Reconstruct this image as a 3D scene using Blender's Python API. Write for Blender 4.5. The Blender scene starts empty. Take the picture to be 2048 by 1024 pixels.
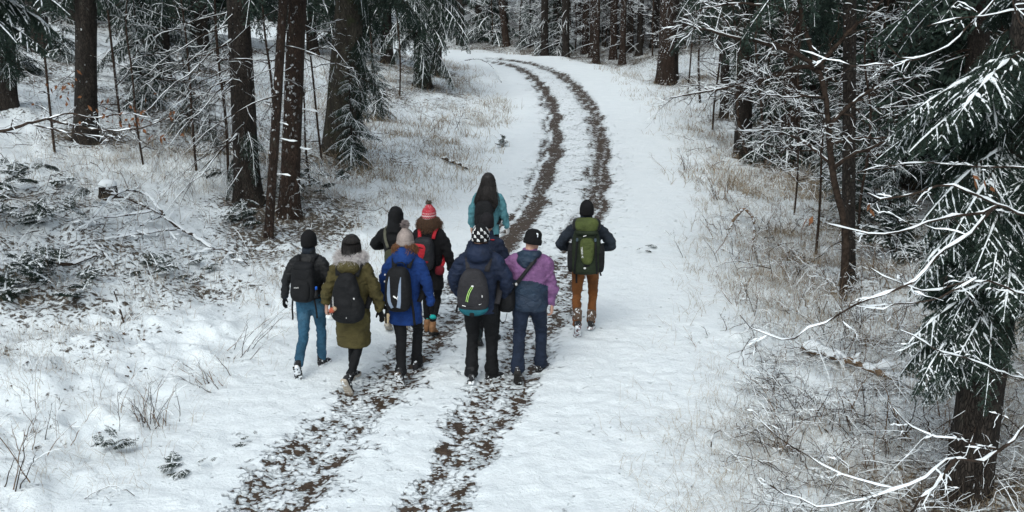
import bpy, math, random
import numpy as np
from mathutils import Vector, Matrix

R = math.radians
SC = bpy.context.scene
COL = SC.collection
random.seed(7)

# ------------------------------------------------------------------ camera
CAM_H, PITCH, FPX = 4.3, R(14.36), 2000.0
cam_data = bpy.data.cameras.new('camera')
cam = bpy.data.objects.new('camera', cam_data)
COL.objects.link(cam)
cam.location = (0, 0, CAM_H)
cam.rotation_euler = (math.pi / 2 - PITCH, 0, 0)
cam_data.sensor_width = 36.0
cam_data.lens = FPX / 2048 * 36.0
cam_data.clip_start = 0.1
cam_data.clip_end = 1500
SC.camera = cam

# ------------------------------------------------------------------ sky, sun, exposure
SUN_EL, SUN_ROT = 48.0, 200.0
world = bpy.data.worlds.new('World')
SC.world = world
world.use_nodes = True
wn, wl = world.node_tree.nodes, world.node_tree.links
wn.clear()
w_out = wn.new('ShaderNodeOutputWorld')
w_bg = wn.new('ShaderNodeBackground')
w_sky = wn.new('ShaderNodeTexSky')
w_sky.sky_type = 'NISHITA'
w_sky.sun_disc = False
w_sky.sun_elevation = R(SUN_EL)
w_sky.sun_rotation = R(SUN_ROT)
w_sky.air_density, w_sky.dust_density, w_sky.ozone_density = 1.0, 2.5, 1.0
w_hsv = wn.new('ShaderNodeHueSaturation')      # overcast: most of the blue is gone
w_hsv.inputs['Saturation'].default_value = 0.38
wl.new(w_sky.outputs[0], w_hsv.inputs['Color'])
w_tint = wn.new('ShaderNodeMix')               # the cool cast of a thick winter overcast
w_tint.data_type = 'RGBA'; w_tint.blend_type = 'MULTIPLY'
w_tint.inputs[0].default_value = 1.0
w_tint.inputs[7].default_value = (0.945, 1.0, 0.985, 1)
wl.new(w_hsv.outputs[0], w_tint.inputs[6])
wl.new(w_tint.outputs[2], w_bg.inputs[0])
wl.new(w_bg.outputs[0], w_out.inputs[0])
w_bg.inputs[1].default_value = 0.15
sun_d = bpy.data.lights.new('sun', 'SUN')
sun_d.energy = 0.6
sun_d.angle = R(40)
sun_d.color = (1.0, 0.985, 0.95)
sun = bpy.data.objects.new('sun', sun_d)
COL.objects.link(sun)
sun.rotation_euler = (R(90 - SUN_EL), 0, R(180 - SUN_ROT))
VS = SC.view_settings
VS.view_transform = 'Standard'
try:
    VS.look = 'None'
except Exception:
    pass
VS.gamma = 1.0
VS.use_curve_mapping = False
VS.exposure = 0.64

# ------------------------------------------------------------------ numpy noise
def _h(ix, iy, iz, seed):
    n = (ix.astype(np.int64) * 374761393 + iy.astype(np.int64) * 668265263 + iz.astype(np.int64) * 2147483647 + seed * 974634777) & 0xFFFFFFFF
    n = ((n ^ (n >> 13)) * 1274126177) & 0xFFFFFFFF
    n = (n ^ (n >> 16)) & 0xFFFFFFFF
    n = (n * 2246822519) & 0xFFFFFFFF
    n = n ^ (n >> 15)
    return (n & 0xFFFFFF) / float(0xFFFFFF)

def vnoise(x, y, z=None, seed=0):
    """value noise in -1..1"""
    x = np.asarray(x, float); y = np.asarray(y, float)
    z = np.zeros_like(x) if z is None else np.asarray(z, float)
    xi, yi, zi = np.floor(x), np.floor(y), np.floor(z)
    xf, yf, zf = x - xi, y - yi, z - zi
    xf = xf * xf * (3 - 2 * xf); yf = yf * yf * (3 - 2 * yf); zf = zf * zf * (3 - 2 * zf)
    r = 0
    for dx in (0, 1):
        for dy in (0, 1):
            for dz in (0, 1):
                w = (xf if dx else 1 - xf) * (yf if dy else 1 - yf) * (zf if dz else 1 - zf)
                r = r + w * _h(xi + dx, yi + dy, zi + dz, seed)
    return r * 2 - 1

def fbm(x, y, z=None, seed=0, oct=3):
    a, r, f = 0.5, 0, 1.0
    for k in range(oct):
        r = r + a * vnoise(np.asarray(x) * f, np.asarray(y) * f, None if z is None else np.asarray(z) * f, seed + k * 17)
        a *= 0.5; f *= 2.03
    return r

def sstep(a, b, x):
    t = np.clip((np.asarray(x, float) - a) / (b - a), 0, 1)
    return t * t * (3 - 2 * t)

# ------------------------------------------------------------------ rays from photograph points to places in the world
FWD = np.array([0, math.cos(PITCH), -math.sin(PITCH)])
UPV = np.array([0, math.sin(PITCH), math.cos(PITCH)])
def ray(px, py):
    return FWD + np.array([1.0, 0, 0]) * ((px - 1024) / FPX) + UPV * ((512 - py) / FPX)
def at_y(px, py, Y):
    d = ray(px, py)
    t = Y / d[1]
    return np.array([0, 0, CAM_H]) + d * t
def project(p):
    q = np.asarray(p, float) - np.array([0, 0, CAM_H])
    zc = q @ FWD
    return 1024 + FPX * q[0] / zc, 512 - FPX * (q @ UPV) / zc

# ------------------------------------------------------------------ terrain
def base_z(y):
    y = np.asarray(y, float)
    return 0.04 * np.log1p(np.exp(np.clip((y - 25) / 3, -30, 30))) * 3

def on_base(px, py):
    d = ray(px, py)
    z = 0.0
    for _ in range(30):
        t = (z - CAM_H) / d[2]
        z = float(base_z(d[1] * t))
    return np.array([0, 0, CAM_H]) + d * t

TRK = [(1024, 520, 855), (887, 640, 930), (784, 765, 995), (660, 870, 1070), (570, 955, 1120), (500, 1005, 1155),
       (430, 1055, 1190), (370, 1085, 1205), (300, 1110, 1213), (260, 1115, 1208), (215, 1108, 1190), (180, 1093, 1168),
       (155, 1073, 1142), (135, 1045, 1112), (122, 1015, 1085), (116, 990, 1068)]
_c = np.array([(on_base(l, y)[:2] + on_base(r, y)[:2]) / 2 for y, l, r in TRK])
_d0 = (_c[0] - _c[1]) / np.linalg.norm(_c[0] - _c[1])
_ext = [_c[0] + _d0 * k for k in (14, 7, 3)]
_e = _c[-1]
_far = [_e + np.array(v) for v in ((-4.5, 2.2), (-10, 3.6), (-18, 4.5), (-40, 6))]
_pts = np.array(_ext + list(_c) + _far)
for _ in range(3):                                   # smooth the road's line
    _n = _pts.copy()
    _n[1:-1] = 0.25 * _pts[:-2] + 0.5 * _pts[1:-1] + 0.25 * _pts[2:]
    _pts = _n
def _chaikin(p):
    q = [p[0]]
    for a, b in zip(p[:-1], p[1:]):
        q += [a * .75 + b * .25, a * .25 + b * .75]
    return np.array(q + [p[-1]])
ROAD = _chaikin(_chaikin(_pts))

def road_s(x, y):
    """signed distance from the road's middle line (left is negative)"""
    x = np.asarray(x, float).ravel(); y = np.asarray(y, float).ravel()
    best = np.full(x.shape, 1e9); sg = np.zeros(x.shape)
    A, B = ROAD[:-1], ROAD[1:]
    for a, b in zip(A, B):
        d = b - a
        L2 = d @ d
        t = np.clip(((x - a[0]) * d[0] + (y - a[1]) * d[1]) / L2, 0, 1)
        ex, ey = x - a[0] - t * d[0], y - a[1] - t * d[1]
        D = ex * ex + ey * ey
        cr = d[0] * (y - a[1]) - d[1] * (x - a[0])
        m = D < best
        best = np.where(m, D, best)
        sg = np.where(m, np.where(cr > 0, -1.0, 1.0), sg)
    return np.sqrt(best) * sg

TR = 0.70                                            # half the distance between the wheel tracks
MOUND = on_base(430, 440)[:2] + np.array([-0.2, 1.2])
def terrain(x, y, fine=True, s=None):
    x = np.asarray(x, float); y = np.asarray(y, float)
    sh = x.shape
    x = x.ravel(); y = y.ravel()
    if s is None:
        s = road_s(x, y)
    z = base_z(y)
    ql = np.maximum(0, -s - 2.2)
    k = 0.05 + 0.14 * sstep(8, 17, y)
    z = z + k * (np.sqrt(ql * ql + 1.0) - 1.0) * (1 - 0.35 * sstep(20, 50, ql))
    qr = np.maximum(0, s - 3.2)
    z = z - 0.22 * sstep(0, 1.6, qr) * (1 - 0.6 * sstep(2.5, 6, qr)) + (0.03 + 0.07 * sstep(26, 45, y)) * qr * sstep(0, 6, qr)
    off = sstep(1.9, 3.2, -s) + sstep(2.6, 4.2, s)
    z = z + off * (0.16 * fbm(x * .55, y * .55, seed=3, oct=3) + 0.07 * vnoise(x * 2.3, y * 2.3, seed=5))
    r2 = (x - MOUND[0]) ** 2 + ((y - MOUND[1]) * 1.1) ** 2
    z = z + 0.38 * np.exp(-r2 / 0.75)
    if fine:
        z = z + off * 0.045 * vnoise(x * 6.1, y * 6.1, seed=8) * (1 - sstep(18, 35, y))
        z = z + 0.018 * fbm(x * 1.7, y * 1.7, seed=11)
        dt = np.abs(np.abs(s) - TR)
        z = z - 0.045 * (1 - sstep(0.18, 0.48, dt))
        z = z + (1 - off) * 0.012 * vnoise(x * 9, y * 9, seed=12) * (1 - sstep(8, 20, y))
    return z.reshape(sh)

def prints(x, y, z):
    for px_, py_, a_ in PRINTS:
        m = (np.abs(x - px_) < .3) & (np.abs(y - py_) < .35)
        if not m.any():
            continue
        dx, dy = x[m] - px_, y[m] - py_
        u, v = dx * math.cos(a_) + dy * math.sin(a_), -dx * math.sin(a_) + dy * math.cos(a_)
        r = np.sqrt((u / .058) ** 2 + (v / .15) ** 2)
        z[m] -= .016 * (1 - sstep(.6, 1.25, r)) * (.6 + .4 * math.sin(px_ * 37 + py_ * 11))
    return z
PRINTS = []
_pr = np.random.default_rng(55)
for _x, _y, _a, _n in ((-2.35, 11.3, -.17, 9), (-1.75, 10.8, -.17, 10), (-1.18, 10.9, -.15, 9), (-.36, 10.9, -.15, 9), (.15, 11.1, -.12, 9), (.93, 12.6, -.10, 11), (-1.55, 12.6, -.17, 8), (-.9, 12.5, -.15, 8)):
    for _k in range(1, _n):
        _d = -.66 * _k + _pr.normal(0, .05)
        _o = .10 * (1 if _k % 2 else -1) + _pr.normal(0, .02)
        PRINTS.append((_x - math.sin(_a) * _d + math.cos(_a) * _o + _pr.normal(0, .03) * _k * .3, _y + math.cos(_a) * _d + math.sin(_a) * _o, _a + _pr.normal(0, .12)))

def gz(x, y):
    return float(terrain(np.array([x]), np.array([y]))[0])

def gp(px, py):
    """where the sight line of a photograph point meets the ground"""
    d = ray(px, py)
    t = np.concatenate([np.arange(3, 40, .1), np.arange(40, 140, .5)])
    P = np.array([0, 0, CAM_H])[None] + d[None] * t[:, None]
    g = terrain(P[:, 0], P[:, 1])
    below = np.nonzero(P[:, 2] < g)[0]
    i = below[0] if len(below) else len(t) - 1
    a, b = (P[i - 1, 2] - g[i - 1]), (g[i] - P[i, 2])
    f = a / (a + b + 1e-9)
    p = P[i - 1] * (1 - f) + P[i] * f
    p[2] = gz(p[0], p[1])
    return p

# ------------------------------------------------------------------ mesh helpers
def tri(F):
    F = np.asarray(F)
    if F.shape[1] == 4:
        return np.concatenate([F[:, [0, 1, 2]], F[:, [0, 2, 3]]])
    return F

class Geo:
    """collects triangles with a material index each"""
    def __init__(self):
        self.V, self.F, self.M, self.S, self.n = [], [], [], [], 0
    def add(self, V, F, m=0, smooth=True):
        V = np.asarray(V, float).reshape(-1, 3)
        F = tri(F)
        self.V.append(V); self.F.append(F + self.n)
        self.M.append(np.full(len(F), m, np.int32)); self.S.append(np.full(len(F), smooth, bool))
        self.n += len(V)
        return self
    def arrays(self):
        return np.concatenate(self.V), np.concatenate(self.F), np.concatenate(self.M), np.concatenate(self.S)
    def merge(self, arr, mat=None, m_off=0):
        V, F, M, S = arr
        if mat is not None:
            V = V @ mat[:3, :3].T + mat[:3, 3]
        self.V.append(V); self.F.append(F + self.n); self.M.append(M + m_off); self.S.append(S)
        self.n += len(V)
        return self
    def mesh(self, name, mats):
        return mesh_from(name, *self.arrays(), mats)

def mesh_from(name, V, F, M, S, mats):
    me = bpy.data.meshes.new(name)
    V = np.ascontiguousarray(V, np.float32); F = np.ascontiguousarray(F, np.int32)
    me.vertices.add(len(V)); me.vertices.foreach_set('co', V.ravel())
    me.loops.add(F.size); me.loops.foreach_set('vertex_index', F.ravel())
    me.polygons.add(len(F)); me.polygons.foreach_set('loop_start', np.arange(0, F.size, 3, dtype=np.int32))
    me.polygons.foreach_set('material_index', np.ascontiguousarray(M, np.int32))
    me.polygons.foreach_set('use_smooth', np.ascontiguousarray(S))
    for m in mats:
        me.materials.append(m)
    me.update(calc_edges=True)
    return me

def link(name, me, parent=None, loc=None, rot=None, scale=None):
    o = bpy.data.objects.new(name, me)
    COL.objects.link(o)
    if parent is not None:
        o.parent = parent
    if loc is not None:
        o.location = loc
    if rot is not None:
        o.rotation_euler = rot
    if scale is not None:
        o.scale = (scale,) * 3 if np.isscalar(scale) else scale
    return o

def tag(o, label=None, cat=None, group=None, kind=None):
    if label: o['label'] = label
    if cat: o['category'] = cat
    if group: o['group'] = group
    if kind: o['kind'] = kind
    return o

def thing(name, label, cat, loc=(0, 0, 0), rotz=0.0, group=None):
    o = bpy.data.objects.new(name, None)
    COL.objects.link(o)
    o.location = loc
    o.rotation_euler = (0, 0, rotz)
    o.empty_display_size = 0.2
    return tag(o, label, cat, group)

def _norm(a):
    return a / np.maximum(np.linalg.norm(a, axis=-1, keepdims=True), 1e-9)

def frames(P):
    """tangent, horizontal side and upper normal along polylines P (N,K,3)"""
    T = np.empty_like(P)
    T[:, 1:-1] = P[:, 2:] - P[:, :-2]
    T[:, 0] = P[:, 1] - P[:, 0]; T[:, -1] = P[:, -1] - P[:, -2]
    T = _norm(T)
    ref = np.zeros_like(T); ref[..., 2] = 1
    steep = np.abs(T[..., 2]) > 0.985
    ref[steep] = (0.3, 1, 0)
    H = _norm(np.cross(T, ref))
    N = np.cross(H, T)
    return T, H, N

def tubes(P, Rr, sides=5, cap=False):
    """P (N,K,3), Rr (N,K) -> V, F"""
    P = np.asarray(P, float); Rr = np.asarray(Rr, float)
    N_, K = P.shape[:2]
    T, H, N = frames(P)
    a = np.arange(sides) / sides * 2 * np.pi
    ring = P[:, :, None] + Rr[:, :, None, None] * (H[:, :, None] * np.cos(a)[None, None, :, None] + N[:, :, None] * np.sin(a)[None, None, :, None])
    V = ring.reshape(-1, 3)
    b = (np.arange(N_) * K * sides)[:, None, None] + (np.arange(K - 1) * sides)[None, :, None]
    j = np.arange(sides)[None, None]
    j2 = (j + 1) % sides
    F = np.stack([b + j, b + j2, b + sides + j2, b + sides + j], -1).reshape(-1, 4)
    return V, F

def snow_strips(P, Rr, rng, w0=0.011, h0=0.012, k=1.0, skip=0.0, grow=0.55, lump=0.0):
    """ridges of snow lying along the upper side of branches"""
    P = np.asarray(P, float); Rr = np.asarray(Rr, float)
    if skip > 0:
        keep = rng.random(len(P)) > skip
        P, Rr = P[keep], Rr[keep]
    if len(P) == 0:
        return np.zeros((0, 3)), np.zeros((0, 4), int)
    N_, K = P.shape[:2]
    T, H, N = frames(P)
    flat = np.clip(1.15 - np.abs(T[..., 2]) ** 2 * 1.25, 0.0, 1)
    end = np.ones((N_, K)); end[:, -1] = 0.35; end[:, 0] = 0.5
    amt = flat * end * (0.55 + 0.75 * rng.random((N_, K))) * k
    gap = 1.0
    if lump:
        z_ = rng.random((N_, K))
        amt = amt * np.where(z_ < lump * .45, .12, .5 + 1.1 * z_)
        gap = np.where(z_ < lump * .45, .45, .8 + .35 * z_)
    w = (Rr * .60 * gap + w0 * amt)
    h = (Rr * grow + h0) * amt
    xs = np.array([-1, -.5, .5, 1.]); hs = np.array([-.1, .9, .9, -.1])
    up = np.zeros_like(N); up[..., 2] = 1
    N2 = _norm(N + 0.6 * up)
    V = P[:, :, None] + H[:, :, None] * (w[:, :, None] * xs)[..., None] + N2[:, :, None] * (Rr[:, :, None] * 0.35 + h[:, :, None] * hs)[..., None]
    V = V.reshape(-1, 3)
    b = (np.arange(N_) * K * 4)[:, None, None] + (np.arange(K - 1) * 4)[None, :, None]
    j = np.arange(3)[None, None]
    F = np.stack([b + j, b + 4 + j, b + 4 + j + 1, b + j + 1], -1).reshape(-1, 4)
    return V, F[:, ::-1]

def densify(P, Rr, f):
    """more points along polylines"""
    N_, K = P.shape[:2]
    t = np.linspace(0, K - 1, (K - 1) * f + 1); i = np.minimum(t.astype(int), K - 2); u = t - i
    return P[:, i] * (1 - u)[None, :, None] + P[:, i + 1] * u[None, :, None], Rr[:, i] * (1 - u) + Rr[:, i + 1] * u

def resample(p, K):
    p = np.asarray(p, float)
    d = np.concatenate([[0], np.cumsum(np.linalg.norm(np.diff(p, axis=0), axis=1))])
    t = np.linspace(0, d[-1], K)
    return np.stack([np.interp(t, d, p[:, i]) for i in range(3)], 1)

def smooth_line(p, n=2):
    p = np.asarray(p, float)
    for _ in range(n):
        p = _chaikin(p)
    return p

# ------------------------------------------------------------------ materials
def mat(name):
    m = bpy.data.materials.new(name)
    m.use_nodes = True
    nt = m.node_tree
    b = nt.nodes.get('Principled BSDF')
    return m, nt, nt.nodes, nt.links, b

def nnode(nt, typ, **kw):
    n = nt.nodes.new(typ)
    for k, v in kw.items():
        if k in n.inputs:
            n.inputs[k].default_value = v
        else:
            setattr(n, k, v)
    return n

def mixc(nt, fac, a, b):
    n = nt.nodes.new('ShaderNodeMix')
    n.data_type = 'RGBA'
    for sock, v in ((n.inputs[0], fac), (n.inputs[6], a), (n.inputs[7], b)):
        if hasattr(v, 'links'):
            nt.links.new(v, sock)
        elif isinstance(v, (tuple, list)):
            sock.default_value = tuple(v) + ((1,) if len(v) == 3 else ())
        else:
            sock.default_value = v
    return n.outputs[2]

def mth(nt, op, a, b=None, c=None):
    n = nt.nodes.new('ShaderNodeMath')
    n.operation = op
    for i, v in enumerate((a, b, c)):
        if v is None:
            continue
        if hasattr(v, 'links'):
            nt.links.new(v, n.inputs[i])
        else:
            n.inputs[i].default_value = v
    return n.outputs[0]

def mrange(nt, v, a, b, c=0.0, d=1.0, smooth=True):
    n = nt.nodes.new('ShaderNodeMapRange')
    n.interpolation_type = 'SMOOTHSTEP' if smooth else 'LINEAR'
    nt.links.new(v, n.inputs[0])
    for i, x in zip((1, 2, 3, 4), (a, b, c, d)):
        if hasattr(x, 'links'):
            nt.links.new(x, n.inputs[i])
        else:
            n.inputs[i].default_value = x
    return n.outputs[0]

def noise(nt, coord, scale, detail=3.0, rough=0.55, dist=0.0):
    n = nt.nodes.new('ShaderNodeTexNoise')
    n.inputs['Scale'].default_value = scale
    n.inputs['Detail'].default_value = detail
    n.inputs['Roughness'].default_value = rough
    n.inputs['Distortion'].default_value = dist
    nt.links.new(coord, n.inputs['Vector'])
    return n.outputs[0]

def coords(nt, which='Object', scale=None):
    t = nt.nodes.new('ShaderNodeTexCoord')
    o = t.outputs[which]
    if scale:
        m = nt.nodes.new('ShaderNodeMapping')
        m.inputs['Scale'].default_value = scale
        nt.links.new(o, m.inputs[0])
        o = m.outputs[0]
    return o

def bump(nt, height, strength, dist, bsdf, prev=None):
    n = nt.nodes.new('ShaderNodeBump')
    n.inputs['Strength'].default_value = strength
    n.inputs['Distance'].default_value = dist
    nt.links.new(height, n.inputs['Height'])
    if prev is not None:
        nt.links.new(prev, n.inputs['Normal'])
    nt.links.new(n.outputs[0], bsdf.inputs['Normal'])
    return n.outputs[0]

SNOW = (0.80, 0.83, 0.86)
def snow_material(name='snow', bs=60.0, bd=0.01, k=1.0):
    m, nt, N, L, b = mat(name)
    c = coords(nt)
    n1 = noise(nt, c, 9.0, 4)
    L.new(mixc(nt, n1, (0.72 * k, 0.77 * k, 0.805 * k), (0.84 * k, 0.875 * k, 0.90 * k)), b.inputs['Base Color'])
    b.inputs['Roughness'].default_value = 0.75
    b.inputs['Specular IOR Level'].default_value = 0.25
    bump(nt, noise(nt, c, bs, 4, 0.65), 0.6, bd, b)
    return m

def bark_material(name, c1, c2, flecks=0.60, scale=9.0, moss=None):
    m, nt, N, L, b = mat(name)
    c = coords(nt)
    cs = coords(nt, 'Object', (1, 1, 0.28))
    v = nnode(nt, 'ShaderNodeTexVoronoi', feature='DISTANCE_TO_EDGE', Scale=scale * 4.2)
    wob = N.new('ShaderNodeVectorMath'); wob.operation = 'MULTIPLY_ADD'
    nz = N.new('ShaderNodeTexNoise'); nz.inputs['Scale'].default_value = 7
    L.new(cs, nz.inputs['Vector'])
    L.new(nz.outputs['Color'], wob.inputs[0]); wob.inputs[1].default_value = (.12, .12, .12); L.new(cs, wob.inputs[2])
    L.new(wob.outputs[0], v.inputs['Vector'])
    plate = mrange(nt, v.outputs['Distance'], 0.0, 0.16)
    n1 = noise(nt, cs, scale, 5, 0.65)
    col = mixc(nt, mrange(nt, n1, 0.3, 0.72), c1, c2)
    col = mixc(nt, mth(nt, 'MULTIPLY', mth(nt, 'SUBTRACT', 1.0, plate), 0.45), col, tuple(x * 0.4 for x in c1))
    lich = mrange(nt, noise(nt, coords(nt, 'Object', (1, 1, .6)), 5.5, 5, .7), .56, .70)
    col = mixc(nt, mth(nt, 'MULTIPLY', lich, .30), col, (.085, .092, .076))
    if moss:
        mm = mrange(nt, noise(nt, c, 3.0, 4), 0.52, 0.68)
        col = mixc(nt, mth(nt, 'MULTIPLY', mm, 0.7), col, moss)
    h = mth(nt, 'ADD', mth(nt, 'MULTIPLY', plate, 0.6), n1)
    if flecks:
        fl = mrange(nt, noise(nt, coords(nt, 'Object', (1, 1, 0.75)), 16.0, 3, 0.6), flecks, flecks + 0.035)
        gm = N.new('ShaderNodeNewGeometry'); dt = N.new('ShaderNodeVectorMath'); dt.operation = 'DOT_PRODUCT'
        L.new(gm.outputs['Normal'], dt.inputs[0]); dt.inputs[1].default_value = (-.75, -.45, .5)
        big = mth(nt, 'MULTIPLY', mrange(nt, noise(nt, c, 1.3, 2), 0.38, 0.58), mrange(nt, dt.outputs['Value'], -.35, .75, .05, 1.15))
        fl = mth(nt, 'MULTIPLY', fl, big)
        col = mixc(nt, fl, col, SNOW)
        h = mth(nt, 'ADD', h, mth(nt, 'MULTIPLY', fl, 0.8))
    L.new(col, b.inputs['Base Color'])
    b.inputs['Roughness'].default_value = 0.9
    b.inputs['Specular IOR Level'].default_value = 0.2
    bump(nt, h, 1.0, 0.035, b)
    return m

def plain(name, c1, c2, scale=30.0, rough=0.85, b_str=0.4, b_dist=0.004, spec=0.3, per_object=0.0, which='Object', stretch=None, detail=3):
    m, nt, N, L, b = mat(name)
    c = coords(nt, which, stretch)
    n1 = noise(nt, c, scale, detail)
    col = mixc(nt, mrange(nt, n1, 0.3, 0.7), c1, c2)
    L.new(col, b.inputs['Base Color'])
    b.inputs['Roughness'].default_value = rough
    b.inputs['Specular IOR Level'].default_value = spec
    if b_str:
        bump(nt, noise(nt, c, scale * 3, 3), b_str, b_dist, b)
    return m

def fabric(name, col, var=0.25, rough=0.85, weave=500.0, fold=0.5, wear=None, sheen=0.0, spec=0.25):
    c1 = tuple(x * (1 - var) for x in col); c2 = tuple(min(1, x * (1 + var)) for x in col)
    m, nt, N, L, b = mat(name)
    c = coords(nt)
    n1 = noise(nt, c, 7.0, 5, 0.6)
    cc = mixc(nt, mrange(nt, n1, 0.3, 0.7), c1, c2)
    n2 = noise(nt, c, weave * 0.35, 2)
    cc = mixc(nt, mth(nt, 'MULTIPLY', mrange(nt, n2, 0.35, 0.65), 0.35), cc, tuple(x * 0.55 for x in col))
    if wear:
        cc = mixc(nt, mth(nt, 'MULTIPLY', mrange(nt, noise(nt, c, 3.2, 4), 0.5, 0.72), 0.6), cc, wear)
    L.new(cc, b.inputs['Base Color'])
    b.inputs['Roughness'].default_value = rough
    b.inputs['Specular IOR Level'].default_value = spec
    p = bump(nt, noise(nt, coords(nt, 'Object', (1, 1, 1.6)), 16.0, 4, 0.5, 1.2), fold, 0.02, b)
    bump(nt, noise(nt, c, weave, 2), 0.35, 0.002, b, p)
    return m
# ================================================================== the ground: one sheet, finer near the camera
def snow_ground_material():
    m, nt, N, L, b = mat('snowy_ground')
    c = coords(nt)
    at = nnode(nt, 'ShaderNodeAttribute', attribute_name='track'); trk = at.outputs['Fac']
    al = nnode(nt, 'ShaderNodeAttribute', attribute_name='litter'); lit = al.outputs['Fac']
    ao = nnode(nt, 'ShaderNodeAttribute', attribute_name='cover'); cov = ao.outputs['Fac']
    # trodden lumps of snow with mud showing in the gaps
    nz = N.new('ShaderNodeTexNoise'); nz.inputs['Scale'].default_value = 9.0; nz.inputs['Detail'].default_value = 3
    L.new(c, nz.inputs['Vector'])
    wob = N.new('ShaderNodeVectorMath'); wob.operation = 'MULTIPLY_ADD'
    L.new(nz.outputs['Color'], wob.inputs[0]); wob.inputs[1].default_value = (.055, .055, .055); L.new(c, wob.inputs[2])
    v1 = nnode(nt, 'ShaderNodeTexVoronoi', feature='F1', Scale=11.5)
    v2 = nnode(nt, 'ShaderNodeTexVoronoi', feature='F1', Scale=24.0)
    L.new(wob.outputs[0], v1.inputs['Vector']); L.new(wob.outputs[0], v2.inputs['Vector'])
    lump = mth(nt, 'SUBTRACT', 1.0, mth(nt, 'ADD', mth(nt, 'MULTIPLY', v1.outputs['Distance'], 0.7), mth(nt, 'MULTIPLY', v2.outputs['Distance'], 0.55)))
    big = noise(nt, c, 2.6, 4, 0.6)
    fine = noise(nt, c, 38.0, 3, 0.6)
    lumpv = mth(nt, 'ADD', mth(nt, 'ADD', lump, mth(nt, 'MULTIPLY', mth(nt, 'SUBTRACT', big, 0.5), 1.05)), mth(nt, 'MULTIPLY', mth(nt, 'SUBTRACT', fine, 0.5), 0.30))
    thr = mth(nt, 'SUBTRACT', mth(nt, 'MULTIPLY', trk, cov), 0.30)
    d = mth(nt, 'SUBTRACT', lumpv, thr)
    snowm = mrange(nt, d, 0.0, 0.07)
    # forest litter and dead grass stalks poking out of the thin snow
    l1 = noise(nt, coords(nt, 'Object', (1, 1, 0.4)), 13.0, 5, 0.70, 0.5)
    l2 = noise(nt, c, 1.1, 3)
    lt = mth(nt, 'ADD', l1, mth(nt, 'MULTIPLY', mth(nt, 'SUBTRACT', l2, 0.5), 0.35))
    litm = mrange(nt, lt, mth(nt, 'SUBTRACT', 0.84, mth(nt, 'MULTIPLY', lit, 0.31)), mth(nt, 'SUBTRACT', 0.90, mth(nt, 'MULTIPLY', lit, 0.28)))
    mudc = mixc(nt, mrange(nt, noise(nt, c, 21.0, 5, 0.7), 0.3, 0.7), (0.030, 0.020, 0.013), (0.088, 0.060, 0.041))
    litc = mixc(nt, mrange(nt, noise(nt, c, 33.0, 4), 0.35, 0.65), (0.032, 0.027, 0.022), (0.125, 0.100, 0.074))
    snc = mixc(nt, noise(nt, c, 2.2, 4), (0.71, 0.77, 0.805), (0.83, 0.875, 0.90))
    col = mixc(nt, litm, snc, litc)
    col = mixc(nt, snowm, mudc, col)
    L.new(col, b.inputs['Base Color'])
    rough = mth(nt, 'ADD', mth(nt, 'MULTIPLY', snowm, 0.30), 0.5)
    L.new(rough, b.inputs['Roughness'])
    b.inputs['Specular IOR Level'].default_value = 0.3
    hs = mth(nt, 'MULTIPLY', mrange(nt, d, -0.02, 0.30), 1.0)
    p = bump(nt, hs, 1.0, 0.05, b)
    h2 = mth(nt, 'SUBTRACT', mth(nt, 'ADD', mth(nt, 'MULTIPLY', noise(nt, c, 26.0, 5, 0.7), 0.5), mth(nt, 'MULTIPLY', noise(nt, c, 5.0, 3), 0.9)), mth(nt, 'MULTIPLY', litm, 0.5))
    bump(nt, h2, 0.75, 0.05, b, p)
    return m

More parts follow.
